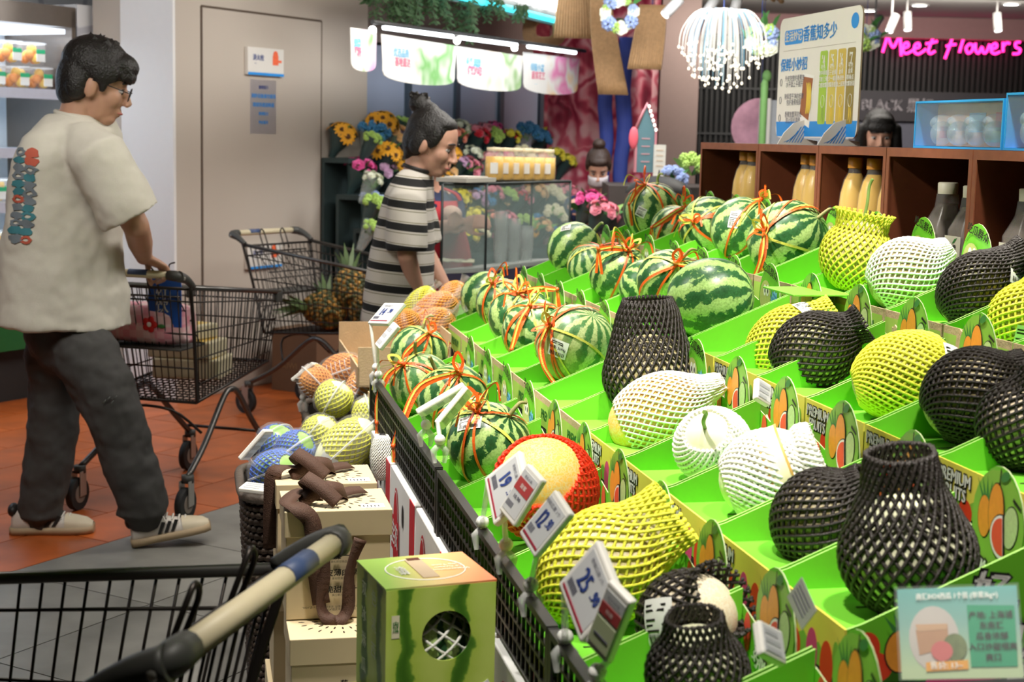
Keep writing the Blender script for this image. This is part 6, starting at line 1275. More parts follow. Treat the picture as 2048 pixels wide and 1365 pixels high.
b = MB().push(M.Translation((wG * .86, -.003, hG * .10)) @ M.Rotation(-.5, 4, 'Y')); b.bx((-wG * .13, -.0004, -wG * .075), (wG * .13, .0004, wG * .075)); lb = b.build('weight_label', PAPER_, t); text('称重 2.4kg', wG * .035, INK, lb, (wG * .86, -.0042, hG * .11), RF @ M.Rotation(.5, 3, 'Z') if 0 else RF)
q = MB(); c_ = V((wG * .52, dG * .5, hG * .44)); q.ell(c_, (wG * .40, dG * .40, hG * .36), 28, 18); wmn = thing('watermelon', 'small watermelon in a white net inside the green window box', 'watermelon', V((p.x, p.y, zG - hG)) + RG @ c_, RG); 
q = MB(); q.ell((0, 0, 0), (wG * .42, dG * .42, hG * .37), 28, 18); q.build('rind', WM[5], wmn)
prf = prof_of(wG * .425, hG * .375, -.97, None, .001, .97); nm_ = net_mesh(prf, 12, 2 * pi / 12 * 7, .0022, 30, 5); nm_.build('foam_net', NETS['white'], wmn)
# boxes under it
zt2 = zG - hG - .002
t = thing('striped_box', 'yellow-green melon-print carton under the green window box', 'gift box', V((p.x, p.y, 0)) - X * .045 + Yb * .0, RG); MB().bx((0, -.01, .36), (wG * 1.05, dG, zt2)).build('body', m, t, bev=.002); MB().bx((-.001, -.011, zt2 - .003), (wG * 1.051, dG, zt2)).build('top_flap', P('lemon_top', (.62, .62, .06), .5), t); MB().bx((.01, -.0, .002), (wG, dG, .358)).build('lower_body', KRAFT, t)
zt3 = zt2 - .03; t = thing('teal_box', 'pale teal carton reading 8424 beside the striped one', 'gift box', V((p.x, p.y, 0)) - X * .15 + Yb * .08, RG); MB().bx((0, 0, .002), (.1, .14, zt3)).build('body', P('teal_carton', (.40, .60, .55), .5), t, bev=.002); MB().bx((.002, .002, zt3), (.098, .138, zt3 + .001)).build('top_print', P('teal_carton_top', (.66, .76, .70), .5), t); text('菌瓜\n8424', .03, P('teal_ink', (.02, .16, .13), .5), t, (.05, .07, zt3 + .002), RT, bold=.0006)
# ================================================================== wicker baskets with packed melons
WICK = P('wicker', (.045, .028, .018), .6, var=.4, scale=60, bump=.3)
def basket(c, w, d, h, label):
    t = thing('wicker_basket', label, 'basket', c, YA, 'dark wicker baskets'); g = MB(); n = 60; rows = 30
    def ring(u, k, am=0):
        a = 2 * pi * k / n; e = .35; s_ = .86 + .14 * u
        x = w / 2 * s_ * (abs(cos(a)) ** e) * (1 if cos(a) >= 0 else -1); y = d / 2 * s_ * (abs(sin(a)) ** e) * (1 if sin(a) >= 0 else -1); r_ = V((cos(a), sin(a), 0))
        return V((x, y, 0)) + r_ * am
    for j in range(rows):
        z = h * (j + .5) / rows; g.tube([ring(z / h, k, .004 * (1 if (k + j) % 2 else -1)) + V((0, 0, z)) for k in range(n)], h / rows * .42, 5, closed=True, flat=(1.1, .7))
    g.build('weave', WICK, t)['kind'] = 'stuff'
    MB().tube([ring(1, k, .004) + V((0, 0, h)) for k in range(n)], .013, 8, closed=True).build('rim', P('rim_wicker', (.09, .07, .055), .6, bump=.3), t)
    b = MB(); b.rings([[ring(u, k, -.01) + V((0, 0, h * u * .97 + .01)) for k in range(n)] for u in (0, 1)], 0, True, True, True); b.build('lining', P('basket_lining', (.02, .014, .01), .8), t)
    return t
B1 = aty(628, 985, 3.95); B1 = V((B1.x - .03, 4.0, .004)); basket(B1, .34, .40, .56, 'dark wicker basket holding the blue and yellow netted packs')
B2 = aty(690, 800, 4.62); B2 = V((B2.x + .02, 4.70, .004)); basket(B2, .30, .42, .62, 'dark wicker basket farther back holding the orange netted packs')
def pack(px, py, rp, Y, color, skin, label, ax=(60, 30), ratio=1.0, lab=None, shell=1.12, v0=-.9, n=16, rib=False, top=.8):
    p = aty(px, py, Y); a = rp * depth(p) / FP
    o = netted(px, py, rp, None, color, skin, label, ax, ratio, None, v0, n, 1.0, .0026, None, .9, pos=(p, a), top=top, name='packed_melon', group='netted fruit in clear clamshells')
    c = a * ratio; sh = MB(); s_ = shell
    sh.rings([[(a * s_ * (max(0, 1 - abs(u) ** 3.2)) ** .5 * (abs(cos(th)) ** .8) * (1 if cos(th) >= 0 else -1), a * s_ * (max(0, 1 - abs(u) ** 3.2)) ** .5 * (abs(sin(th)) ** .8) * (1 if sin(th) >= 0 else -1), c * s_ * u) for th in [2 * pi * k / 20 for k in range(20)]] for u in (-1, -.95, -.8, -.5, -.2, 0, .2, .5, .8, .95, 1)], 0); sh.build('clear_clamshell', FILM(), o)
    MB().tube([(a * s_ * 1.06 * cos(2 * pi * k / 24), 0, c * s_ * 1.03 * sin(2 * pi * k / 24)) for k in range(24)], .003, 4, closed=True).build('shell_flange', P('flange_clear', (.95, .97, 1), .1, alpha=.4, var=0), o)
    if rib:
        for k in range(9): z = c * s_ * (-.8 + .2 * k); r_ = a * s_ * sqrt(max(0, 1 - abs(z / c / s_) ** 3.2)) ; MB().tube([(r_ * cos(th), r_ * sin(th), z) for th in [pi * .8 + pi * .9 * q / 8 for q in range(9)]], .0018, 4).build('shell_rib', P('flange_clear', (.95, .97, 1), .1, alpha=.4, var=0), o)
    if lab:
        R = axis_rot(img_axis(*ax)); cc = R.inverted() @ img_axis(lab[0], lab[1]); u = R.inverted() @ img_axis(lab[2], 0)
        L = sticker(o, (a * s_ + .003,) * 2 + (c * s_ + .003,), cc, u, lab[3], lab[4], None, barcode=False); n_ = cc.normalized(); 
        Rr = basis(u.cross(cc).normalized(), cc.cross(u.cross(cc)).normalized(), cc.normalized()); text('羊角蜜瓜\n', lab[4] * .26, P('label_green_ink', (.05, .35, .05), .5), L, V([cc.normalized()[k] * ((a * s_, a * s_, c * s_)[k] + .008) for k in range(3)]), Rr, bold=.0006)
    return o
k_ = pack
k_(553, 888, 38, 4.02, 'blue', 'green', 'blue-netted fruit at the back of the wicker basket by the tilted tag', (70, 20)); k_(590, 900, 36, 3.95, 'blue', 'green', 'blue-netted fruit in the middle of the blue trio', (40, 20), 1.1); k_(548, 945, 42, 3.85, 'blue', 'green', 'blue-netted fruit lying on the near basket rim', (20, 30), 1.15)
k_(668, 798, 36, 4.25, 'yellow', 'cream', 'round yellow-netted melon with a bare window on its skin', (60, 10)); k_(640, 868, 36, 4.1, 'yellow', 'cream', 'small yellow-netted melon leaning left in the clamshell pile', (60, 20)); k_(738, 832, 32, 4.15, 'yellow', 'cream', 'yellow-netted melon squeezed against the grid fence', (100, 10), 1.2); k_(738, 890, 34, 3.95, 'yellow', 'cream', 'yellow-netted melon behind the labelled pack', (80, 10), 1.1)
k_(690, 895, 44, 3.9, 'yellow', 'cream', 'long yellow-netted pack with a white label in green print', (42, 10), 1.7, (225, 55, 60, .05, .05), v0=-.3)
k_(632, 764, 30, 4.6, 'orange', 'vivid', 'orange-netted pack at the near corner of the far basket', (130, 20), 1.2, rib=True); k_(682, 744, 34, 4.72, 'orange', 'vivid', 'orange-netted pack topmost in the far basket', (20, 20), 1.3, rib=True); k_(724, 775, 30, 4.55, 'orange', 'vivid', 'orange-netted pack beside the grid fence', (60, 10), 1.4, rib=True)
# dark white-speckled net bag between the boxes
o = netted(764, 920, 22, None, 'white', 'dark', 'dark fruit in a fine white net hanging beside the cartons', (88, 5), 2.2, None, -.9, 20, 1.0, .0016, pos=(aty(764, 915, 3.55), 22 * 3.6 / FP), top=.9, name='net_bag', cat='net bag', group='net bags')
# film-wrapped fruit at the far end of the fence row
kt = thing('kraft_tray', 'kraft carton tray under the film-wrapped orange fruit', 'tray', S(ROWS[1]['s'] + .0, ROWS[1]['T'] - .2, ROWS[1]['z'] - .04), YA)
MB().bx((0, 0, 0), (.28, .62, .006)).build('tray_floor', KRAFT, kt)
for a, b_ in (((0, 0, 0), (.28, .005, .12)), ((0, .615, 0), (.28, .62, .12)), ((0, 0, 0), (.005, .62, .06)), ((.275, 0, 0), (.28, .62, .16))): MB().bx(a, b_).build('tray_wall', KRAFT, kt)
def wrap(px, py, rp, Y, color, skin, label, ax, ratio):
    p = aty(px, py, Y); a = rp * depth(p) / FP; o = netted(px, py, rp, None, color, skin, label, ax, ratio, None, -.95, 18, 1.1, .0024, pos=(p, a), top=.95, name='wrapped_fruit', cat='fruit', group='film-wrapped fruit'); c = a * ratio; sh = MB(); random.seed(int(px))
    R_ = []
    for j in range(15):
        u = -1.15 + 2.6 * j / 14; rr_ = a * 1.1 * sqrt(max(.02, 1 - (min(abs(u), 1) / 1.02) ** 2)) if u < 1 else a * (.16 + .35 * (u - 1))
        R_.append([(rr_ * (1 + .10 * sin(5 * th + j)) * cos(th), rr_ * (1 + .1 * sin(7 * th + 2 * j)) * sin(th), c * u) for th in [2 * pi * q / 26 for q in range(26)]])
    sh.rings(R_, 0); sh.build('cling_film', FILM2(), o)
wrap(850, 668, 40, 4.75, 'orange', 'vivid', 'long orange-netted fruit in film, lowest of the pile', (35, 10), 1.7); wrap(868, 628, 36, 4.9, 'orange', 'vivid', 'orange-netted fruit in film in the middle of the pile', (38, 10), 1.5); wrap(838, 612, 26, 5.0, 'yellow', 'cream', 'yellow fruit in film at the top of the pile', (50, 10), 1.7); wrap(905, 600, 30, 5.1, 'orange', 'vivid', 'orange fruit in film at the far end of the pile', (60, 10), 1.3); wrap(812, 650, 26, 4.7, 'orange', 'vivid', 'orange fruit in crumpled film next to the 14.90 tag', (60, 0), 1.2)
# torn card flaps and loose bits on the trays
for k, (px, py, s_, ang, w_, h_, lb) in enumerate(((1445, 800, ROWS[3]['s'] - .02, .2, .06, .06, 'torn kraft flap under the tip of the white-netted hami'), (1535, 860, ROWS[3]['s'] - .02, -.1, .07, .07, 'torn kraft flap below the square third-row price tag'), (1800, 665, ROWS[4]['s'] - .02, .1, .06, .05, 'torn kraft flap above the large yellow-netted hami'), (1940, 685, ROWS[4]['s'] - .02, -.1, .09, .06, 'creased kraft flap behind the dense black net'))):
    p = ats(px, py, s_); t = thing('torn_flap', lb, 'cardboard', p, YA, 'torn cardboard flaps'); random.seed(k + 3)
    out = [(-w_ / 2, -h_ / 2), (w_ / 2, -h_ / 2)] + [(w_ / 2 - w_ * q / 10, h_ / 2 + ru(-.006, .006) - .02 * q / 10) for q in range(11)]
    b = MB(); b.push(RS.to_4x4() @ M.Rotation(ang, 4, 'Z')); b.prism(out, .003); b.pop(); b.build('flap', KRAFT, t)
p = atz(1615, 585, ROWS[3]['z'] + .13); t = thing('folded_flap', 'green tray flap folded flat behind the yellow-netted hami', 'cardboard', p, YA); MB().bx((-.07, -.09, 0), (.07, .09, .004)).build('flap', GREEN2, t, bev=.001)
# ================================================================== shopping carts
CM = P('cart_metal', (.045, .038, .034), .38, metal=.75, var=.15); CMB = P('cart_tube', (.11, .105, .10), .35, metal=.8); GRIP = P('cart_grip', (.055, .055, .05), .5); BARW = P('cart_bar_cream', (.62, .54, .36), .5, var=.06, scale=40); RUB = P('tyre_rubber', (.02, .02, .02), .7); HUB = P('wheel_hub', (.22, .18, .15), .6); FORK = P('fork_zinc', (.42, .40, .37), .35, metal=.6)
def make_cart(label, loc, rz, seat=True):
    t = thing('shopping_cart', label, 'shopping cart', loc, rz, 'wire shopping carts')
    TR_, TF = (-.40, .90, .26), (.50, .80, .21)       # y, z, half width at top rear / front
    BR, BF = (-.30, .44, .22), (.44, .50, .18)
    def c(e, k, u=0):  # corner
        y, z, w = e; return V((k * w, y, z))
    wr = MB(); r = .0026
    n = 26
    for sd in (-1, 1):
        for i in range(n + 1):
            a = i / n; wr.tube([c(TR_, sd).lerp(c(TF, sd), a), c(BR, sd).lerp(c(BF, sd), a)], r, 4)
        for b in (.12, .38, .62, .85): wr.tube([c(TR_, sd).lerp(c(BR, sd), b), c(TF, sd).lerp(c(BF, sd), b)], r * 1.2, 4)
    for e, g, m_ in ((TF, BF, 14), (TR_, BR, 16)):
        for i in range(m_ + 1):
            a = i / m_; wr.tube([c(e, -1).lerp(c(e, 1), a), c(g, -1).lerp(c(g, 1), a)], r, 4)
        for b in (.12, .4, .7): wr.tube([c(e, -1).lerp(c(g, -1), b), c(e, 1).lerp(c(g, 1), b)], r * 1.3, 4)
    for i in range(17):
        a = i / 16; wr.tube([c(BR, -1).lerp(c(BR, 1), a), c(BF, -1).lerp(c(BF, 1), a)], r, 4)
    for i in range(21):
        a = i / 20; wr.tube([c(BR, -1).lerp(c(BF, -1), a), c(BR, 1).lerp(c(BF, 1), a)], r, 4)
    wr.build('basket_wires', CM, t)['kind'] = 'stuff'
    MB().tube(spline([c(TR_, -1), c(TF, -1), c(TF, 1), c(TR_, 1)], 1), .0095, 8).build('top_rim', CMB, t); MB().tube([c(BR, -1), c(BF, -1), c(BF, 1), c(BR, 1)], .007, 8, closed=True).build('bottom_frame', CM, t)
    for sd in (-1, 1): MB().box(c(TF, sd) + V((0, -.02, -.02)), (.02, .06, .045)).build('corner_bumper', GRIP, t, bev=.004)
    MB().tube([c(TR_, -1) - V((0, 0, .005)), c(TR_, 1) - V((0, 0, .005))], .006, 8).build('gate_rail', CM, t)
    # handle
    MB().tube([(-.215, -.50, .955), (.215, -.50, .955)], .0155, 14).build('handle_bar', BARW, t)
    MB().tube([(.05, -.5, .9565), (.13, -.5, .9565)], .0158, 14).build('bar_print', P('bar_print_navy', (.05, .08, .18), .5), t)
    for sd in (-1, 1):
        b = MB(); b.tube([(sd * .21, -.50, .955), (sd * .24, -.498, .953), (sd * .268, -.485, .945)], [.019, .021, .016], 12); b.tube(spline([(sd * .255, -.50, .952), (sd * .262, -.45, .935), (sd * .262, -.40, .905)], 4), [.022, .021, .02, .018, .016, .015, .014, .013, .012], 10); b.build('handle_bracket', GRIP, t)
        MB().ell((sd * .274, -.49, .945), (.004, .008, .008), 10, 6).build('bracket_screw', FORK, t)
        MB().tube(spline([(sd * .262, -.42, .91), (sd * .245, -.36, .70), (sd * .225, -.30, .44)], 5), .0075, 8).build('rear_upright', CM, t)
    # child seat gate and hooks
    if seat:
        g = MB()
        for i in range(9): x = -.19 + .0475 * i; g.tube([(x, -.385, .86), (x * .95, -.19, .66)], .0025, 5)
        for b in (0, .5, 1): g.tube([(-.2, -.385 + .195 * b, .86 - .2 * b), (.2, -.385 + .195 * b, .86 - .2 * b)], .004, 6)
        g.build('seat_back_wires', CM, t)['kind'] = 'stuff'
        MB().box((0, -.29, .655), (.40, .20, .008)).build('seat_flap', GRIP, t, bev=.002)
        for x in (-.06, .10): MB().tube(spline([(x - .02, -.40, .87), (x - .018, -.43, .95), (x, -.435, .975), (x + .018, -.43, .95), (x + .02, -.40, .88)], 4), .004, 6).build('seat_hook', CM, t)
    for sd in (-1, 1):
        MB().tube(spline([(sd * .20, .05, .44), (sd * .20, -.02, .42), (sd * .215, -.22, .26), (sd * .235, -.40, .165)], 4), .0125, 10).build('leg', CMB, t); MB().tube(spline([(sd * .20, .03, .44), (sd * .20, .10, .42), (sd * .185, .26, .28), (sd * .175, .40, .165)], 4), .0125, 10).build('leg', CMB, t)
        for y, x in ((-.40, .235), (.40, .175)):
            w = MB().tube([(sd * x - .014, y - .02, .065), (sd * x + .014, y - .02, .065)], .064, 22).build('wheel', RUB, t)
            MB().tube([(sd * x - .0155, y - .02, .065), (sd * x + .0155, y - .02, .065)], .036, 18).build('hub', HUB, w)
            for e in (-1, 1): MB().box((sd * x + e * .02, y - .01, .105), (.004, .045, .10)).build('fork', FORK, w, bev=.002)
            MB().tube([(sd * x, y, .145), (sd * x, y, .175)], .024, 14).build('caster_collar', GRIP, w)
    MB().tube([(-.175, .38, .20), (.175, .38, .20)], .007, 8).build('cross_brace', CM, t); MB().tube(spline([(-.19, -.2, .30), (-.1, -.28, .40), (.1, -.28, .40), (.19, -.2, .30)], 4), .006, 8).build('rear_brace', CM, t)
    return t
def heading(v): return -atan2(v[0], v[1])
CA = V((-1.355, 6.16, 0)); hA_ = V((.205, .73, 0)).normalized()
make_cart('wire cart with cream boxes and a pink checked bag, held by the man', CA, heading(hA_))
CB = V((-.93, 7.92, 0)); hB_ = V((.83, -.55, 0)).normalized(); make_cart('wire cart loaded with pineapples by the service door', CB, heading(hB_))
h0, h1 = atz(690, 1072, .955), atz(330, 1328, .955); ax_ = (h0 - h1).normalized(); hd = V((-ax_.y, ax_.x, 0)); CC = (h0 + h1) / 2 + hd * .50; CC.z = 0; print('near cart', h0, h1, (h0 - h1).length)
make_cart('empty wire cart with a cream handle bar beside the gift boxes', CC, heading(hd))
def inC(c, hd_, x, y, z): hd_ = V(hd_); return V(c) + V((hd_.y, -hd_.x, 0)) * x + hd_ * y + V((0, 0, z))
# goods in the man's cart
t = thing('insulated_bag', 'pink checked soft bag with red straps and a red flower', 'bag', inC(CA, hA_, 0, -.29, .662), heading(hA_))
m, nt, bb, L = base('pink_check'); tc = _n(nt, 'ShaderNodeTexCoord'); ck = _n(nt, 'ShaderNodeTexChecker'); ck.inputs['Scale'].default_value = 34; L(tc.outputs['Object'], ck.inputs['Vector']); ck.inputs['Color1'].default_value = (.82, .50, .54, 1); ck.inputs['Color2'].default_value = (.74, .22, .30, 1)
c2 = _n(nt, 'ShaderNodeTexChecker'); c2.inputs['Scale'].default_value = 13; c2.inputs['Color1'].default_value = (.80, .62, .58, 1); c2.inputs['Color2'].default_value = (.82, .38, .44, 1); L(tc.outputs['Object'], c2.inputs['Vector']); mx = _n(nt, 'ShaderNodeMix', data_type='RGBA'); mx.inputs[0].default_value = .6; L(ck.outputs[0], mx.inputs[6]); L(c2.outputs[0], mx.inputs[7]); L(mx.outputs[2], bb.inputs['Base Color']); bb.inputs['Roughness'].default_value = .6
b = MB(); b.rings([[(u * .19, .075 * (abs(cos(a)) ** .6) * (1 if cos(a) > 0 else -1) * s_, .082 + .08 * (abs(sin(a)) ** .6) * (1 if sin(a) > 0 else -1) * s_ + .004 * sin(9 * u + 3 * a)) for a in [2 * pi * k / 20 for k in range(20)]] for u, s_ in ((-1, .75), (-.95, .92), (-.6, 1), (0, 1.03), (.6, 1), (.95, .9), (1, .7))], 0, True, True, True, True); b.build('bag_body', m, t)
for z in (.04, .12): MB().box((-.15, -.079, z), (.075, .006, .024)).build('red_strap', P('strap_red', (.62, .02, .02), .6), t)
for k in range(5): a = 2 * pi * k / 5; MB().ell((.06 + .019 * cos(a), -.08, .085 + .019 * sin(a)), (.014, .004, .014), 10, 6).build('flower_petal', P('strap_red', (.62, .02, .02), .6), t)
MB().ell((.06, -.084, .085), (.01, .003, .01), 10, 6).build('flower_centre', WHITEP, t); MB().ell((.11, -.08, .08), (.016, .003, .008), 10, 6).build('green_leaf', DKG, t)
CRB = P('cream_box', (.62, .56, .38), .5)
for k, (x, y, z, w_, d_, h_, r_, lb) in enumerate(((.02, .06, .505, .28, .22, .08, .2, 'lowest cream fruit box in the man\'s cart'), (.0, .05, .587, .27, .2, .07, .1, 'middle cream fruit box in the man\'s cart'), (-.05, .06, .659, .26, .2, .06, -.2, 'top cream fruit box with printed lid, tilted on the others'))):
    t = thing('cream_box', lb, 'box', inC(CA, hA_, x, y, z - .02), heading(hA_) + r_, 'cream boxes in the cart'); MB().bx((-w_ / 2, -d_ / 2, 0), (w_ / 2, d_ / 2, h_)).build('box_body', CRB, t, bev=.006); MB().bx((-w_ * .4, -d_ * .4, h_), (w_ * .4, d_ * .4, h_ + .001)).build('lid_print', P('lid_print', (.72, .46, .10), .5, var=.5, scale=18), t)
t = thing('blue_card', 'blue card with white characters hanging on the cart handle', 'card', inC(CA, hA_, .12, -.36, .87), heading(hA_)); MB().bx((-.07, 0, -.13), (.07, .004, .08)).build('card', P('card_blue', (.02, .10, .42), .4), t); text('灯\n饮', .055, WHITEP, t, (-.01, -.002, -.03), basis((1, 0, 0), (0, 0, 1), (0, -1, 0)), bold=.001, ls=.85)
MB().tube(spline([(.02, .002, .08), (.02, .002, .11), (.045, .0, .12)], 4), .003, 6).build('hook', CM, t)
# pineapples
m, nt, bb, L = base('pineapple_skin'); tc = _n(nt, 'ShaderNodeTexCoord'); vo = _n(nt, 'ShaderNodeTexVoronoi'); vo.inputs['Scale'].default_value = 46; L(tc.outputs['Object'], vo.inputs['Vector']); r = ramp(nt, [(0, (.62, .32, .04)), (.3, (.42, .20, .03)), (.6, (.05, .06, .015))]); L(vo.outputs['Distance'], r.inputs[0]); L(r.outputs[0], bb.inputs['Base Color']); bb.inputs['Roughness'].default_value = .6
for k, (x, y, z, d, lb) in enumerate(((-.05, -.12, .56, (.8, -.35, .1), 'pineapple lying lowest at the handle end'), (.08, .02, .58, (-.6, -.6, .35), 'pineapple with its leaves raised toward the door'), (-.06, .18, .58, (-.3, -.8, .4), 'pineapple with pale leaf tips in the middle of the cart'), (.07, .28, .60, (.2, .7, .5), 'pineapple near the front gate of the cart'), (.0, .1, .69, (-.5, -.5, .55), 'topmost pineapple of the pile'))):
    ax = V((hB_.y, -hB_.x, 0)) * d[0] + hB_ * d[1] + V((0, 0, d[2])); t = thing('pineapple', lb, 'pineapple', inC(CB, hB_, x, y, z), axis_rot(ax), 'pineapples in the cart'); t.scale = (1.3,) * 3
    b = MB()
    for j in range(13):
        for i in range(16):
            th = 2 * pi * (i + .5 * (j % 2)) / 16; u = -1 + 2 * (j + .5) / 13; rr_ = .062 * sqrt(max(.05, 1 - u * u * .85)); b.ell((rr_ * cos(th), rr_ * sin(th), .085 * u), (.013, .013, .010), 5, 4)
    b.ell((0, 0, 0), (.062, .062, .088), 16, 10); b.build('fruit', m, t)
    for j in range(16):
        a = j * 2.4; l_ = .05 + .005 * j; q = MB(); u = V((cos(a), sin(a), 0)); s_ = V((-sin(a), cos(a), 0)) * .009; z0 = .08; tl = .9 - .045 * j
        q.rings([[u * .012 - s_ + V((0, 0, z0)), u * .012 + s_ + V((0, 0, z0))], [u * (.012 + l_ * tl * .5) - s_ + V((0, 0, z0 + l_ * .8)), u * (.012 + l_ * tl * .5) + s_ + V((0, 0, z0 + l_ * .8))], [u * (.012 + l_ * tl) + V((0, 0, z0 + l_ * 1.3)), u * (.012 + l_ * tl) + V((0, 0, z0 + l_ * 1.3)) + s_ * .05]], 0, True, False); q.build('leaf', P('pine_leaf', (.09, .14, .05), .5, var=.3), t)
# crates behind the carts
t = thing('blue_crate', 'blue plastic crate behind the pineapple cart', 'crate', aty(705, 690, 8.9) , .3); zc = aty(705, 690, 8.9).z
MB().bx((-.12, -.1, -zc + .001), (.12, .1, .12)).build('crate_body', P('crate_blue', (.015, .05, .22), .5), t)
for k in range(3): MB().bx((-.1, -.104, -zc + .1 + .2 * k), (.1, -.1, -zc + .14 + .2 * k)).build('crate_slot', INK, t)
t = thing('brown_carton', 'brown cardboard carton behind the pineapple cart legs', 'carton', V((aty(618, 700, 8.8).x, 8.75, .001)), ROTG); MB().bx((-.16, -.13, 0), (.16, .13, .36)).build('box', P('carton_brown', (.16, .09, .05), .7), t); text('KIWI', .05, P('carton_ink', (.30, .18, .08), .6), t, (-.03, -.132, .15), basis((1, 0, 0), (0, 0, 1), (0, -1, 0)))
# ================================================================== people
SKN = P('skin_warm', (.50, .275, .185), .5, var=.06, scale=30, sss=.08); SKF = P('skin_fair', (.56, .31, .22), .48, var=.06, scale=30, sss=.08); HAIR = P('black_hair', (.012, .010, .009), .42, var=.4, scale=60, bump=.5, bscale=140); HAIRB = P('brown_hair', (.035, .018, .012), .45, var=.4, scale=60, bump=.5, bscale=140)
LIPS = P('lips', (.42, .13, .11), .45); EYEW = P('eye_white', (.45, .42, .40), .3); IRIS = P('iris_dark', (.02, .012, .01), .15)
def cap(mb, a, b, r0, r1, n=12, sq=1):
    a, b = V(a), V(b); mb.tube([a, b], [r0, r1], n, 0, True); mb.ell(a, (r0, r0, r0), n, 8); mb.ell(b, (r1, r1, r1), n, 8)
def chain(mb, pts, rs, n=12):
    for (a, b), (r0, r1) in zip(zip(pts, pts[1:]), zip(rs, rs[1:])): cap(mb, a, b, r0, r1, n)
def blob(mb, name, mat, parent, vox=.008, it=6, fac=.5, disp=0, dscale=.1):
    o = mb.build(name, mat, parent); q = o.modifiers.new('skin', 'REMESH'); q.mode = 'VOXEL'; q.voxel_size = vox; q.use_smooth_shade = True
    s_ = o.modifiers.new('smooth', 'SMOOTH'); s_.iterations = it; s_.factor = fac
    if disp:
        tx = bpy.data.textures.new(name + '_folds', 'CLOUDS'); tx.noise_scale = dscale; tx.noise_depth = 2
        d = o.modifiers.new('folds', 'DISPLACE'); d.texture = tx; d.strength = disp; d.mid_level = .5; d.texture_coords = 'LOCAL'
    return o
def head_parts(mb, c, f, u, k=1.0):
    # adds skull and facial relief to the body mesh; returns the local frame
    f = V(f).normalized(); u = V(u); u = (u - f * u.dot(f)).normalized(); s = u.cross(f); R = basis(f, s, u); c = V(c)
    def E(p, r): mb.ell(c + R @ (V(p) * k), V(r) * k, 16, 12, 0, R)
    E((0, 0, .02), (.097, .076, .103)); E((.028, 0, -.045), (.070, .060, .078)); E((.060, 0, -.096), (.033, .036, .026)); E((.03, .0, -.085), (.045, .052, .035)); E((.082, 0, .020), (.014, .048, .012))
    for e in (-1, 1): E((.058, e * .034, -.030), (.036, .028, .036)); E((-.004, e * .078, -.018), (.021, .010, .034)); E((.112, e * .010, -.040), (.010, .009, .008))
    cap(mb, c + R @ (V((.094, 0, .004)) * k), c + R @ (V((.118, 0, -.034)) * k), .008 * k, .0105 * k, 10)
    E((.094, 0, -.066), (.012, .022, .007)); E((.092, 0, -.077), (.012, .019, .008))
    return R
def face_bits(t, c, R, k=1.0, mask=False, glasses=False, look_down=False):
    c = V(c)
    def W_(p): return c + R @ (V(p) * k)
    for e in (-1, 1):
        ey = MB().ell(W_((.079, e * .031, -.004)), V((.0125, .0150, .0085)) * k, 12, 8, 0, R).build('eye', EYEW, t); MB().ell(W_((.0895, e * .031, -.006)), V((.0035, .0062, .0062)) * k, 10, 6, 0, R).build('iris', IRIS, ey); MB().tube([W_((.085, e * .048, .003)), W_((.0925, e * .031, .0055)), W_((.089, e * .016, .001))], .0013 * k, 5).build('eyelid', HAIR, ey)
        MB().tube([W_((.083, e * .053, .021)), W_((.0955, e * .036, .028)), W_((.098, e * .015, .027))], [.0025 * k, .0042 * k, .003 * k], 6).build('eyebrow', HAIR, t)
    if not mask: MB().tube([W_((.094, -.021, -.071)), W_((.1025, -.010, -.0705)), W_((.1045, 0, -.071)), W_((.1025, .010, -.0705)), W_((.094, .021, -.071))], [.0015 * k, .004 * k, .0045 * k, .004 * k, .0015 * k], 6).build('lips', LIPS, t)
    if glasses:
        g = MB()
        for e in (-1, 1):
            g.tube([W_((.112 + .0 * q, e * .034 + .024 * cos(2 * pi * q / 16), -.006 + .019 * sin(2 * pi * q / 16))) for q in range(16)], .0022, 5, closed=True); g.tube([W_((.110, e * .058, .0)), W_((.05, e * .080, .004)), W_((-.005, e * .086, .006))], .002, 5)
        g.tube([W_((.112, -.010, -.002)), W_((.116, 0, .001)), W_((.112, .010, -.002))], .002, 5); gg = g.build('glasses_frame', INK, t)
        for e in (-1, 1): b = MB(); b.poly([W_((.111, e * .034 + .023 * cos(2 * pi * q / 14), -.006 + .018 * sin(2 * pi * q / 14))) for q in range(14)]); b.build('lens', P('lens_clear', (.8, .85, .9), .03, alpha=.18, var=0), gg)
    if mask:
        b = MB(); b.rings([[W_((.055 + .072 * cos(a) * (1 - .25 * abs(j - 2) / 2), .068 * sin(a), -.03 - .026 * j + .012 * cos(a))) for a in [-1.35 + 2.7 * q / 12 for q in range(13)]] for j in range(4)], 0, True, False); b.build('face_mask', P('mask_white', (.55, .50, .52), .7), t, solid=.004)
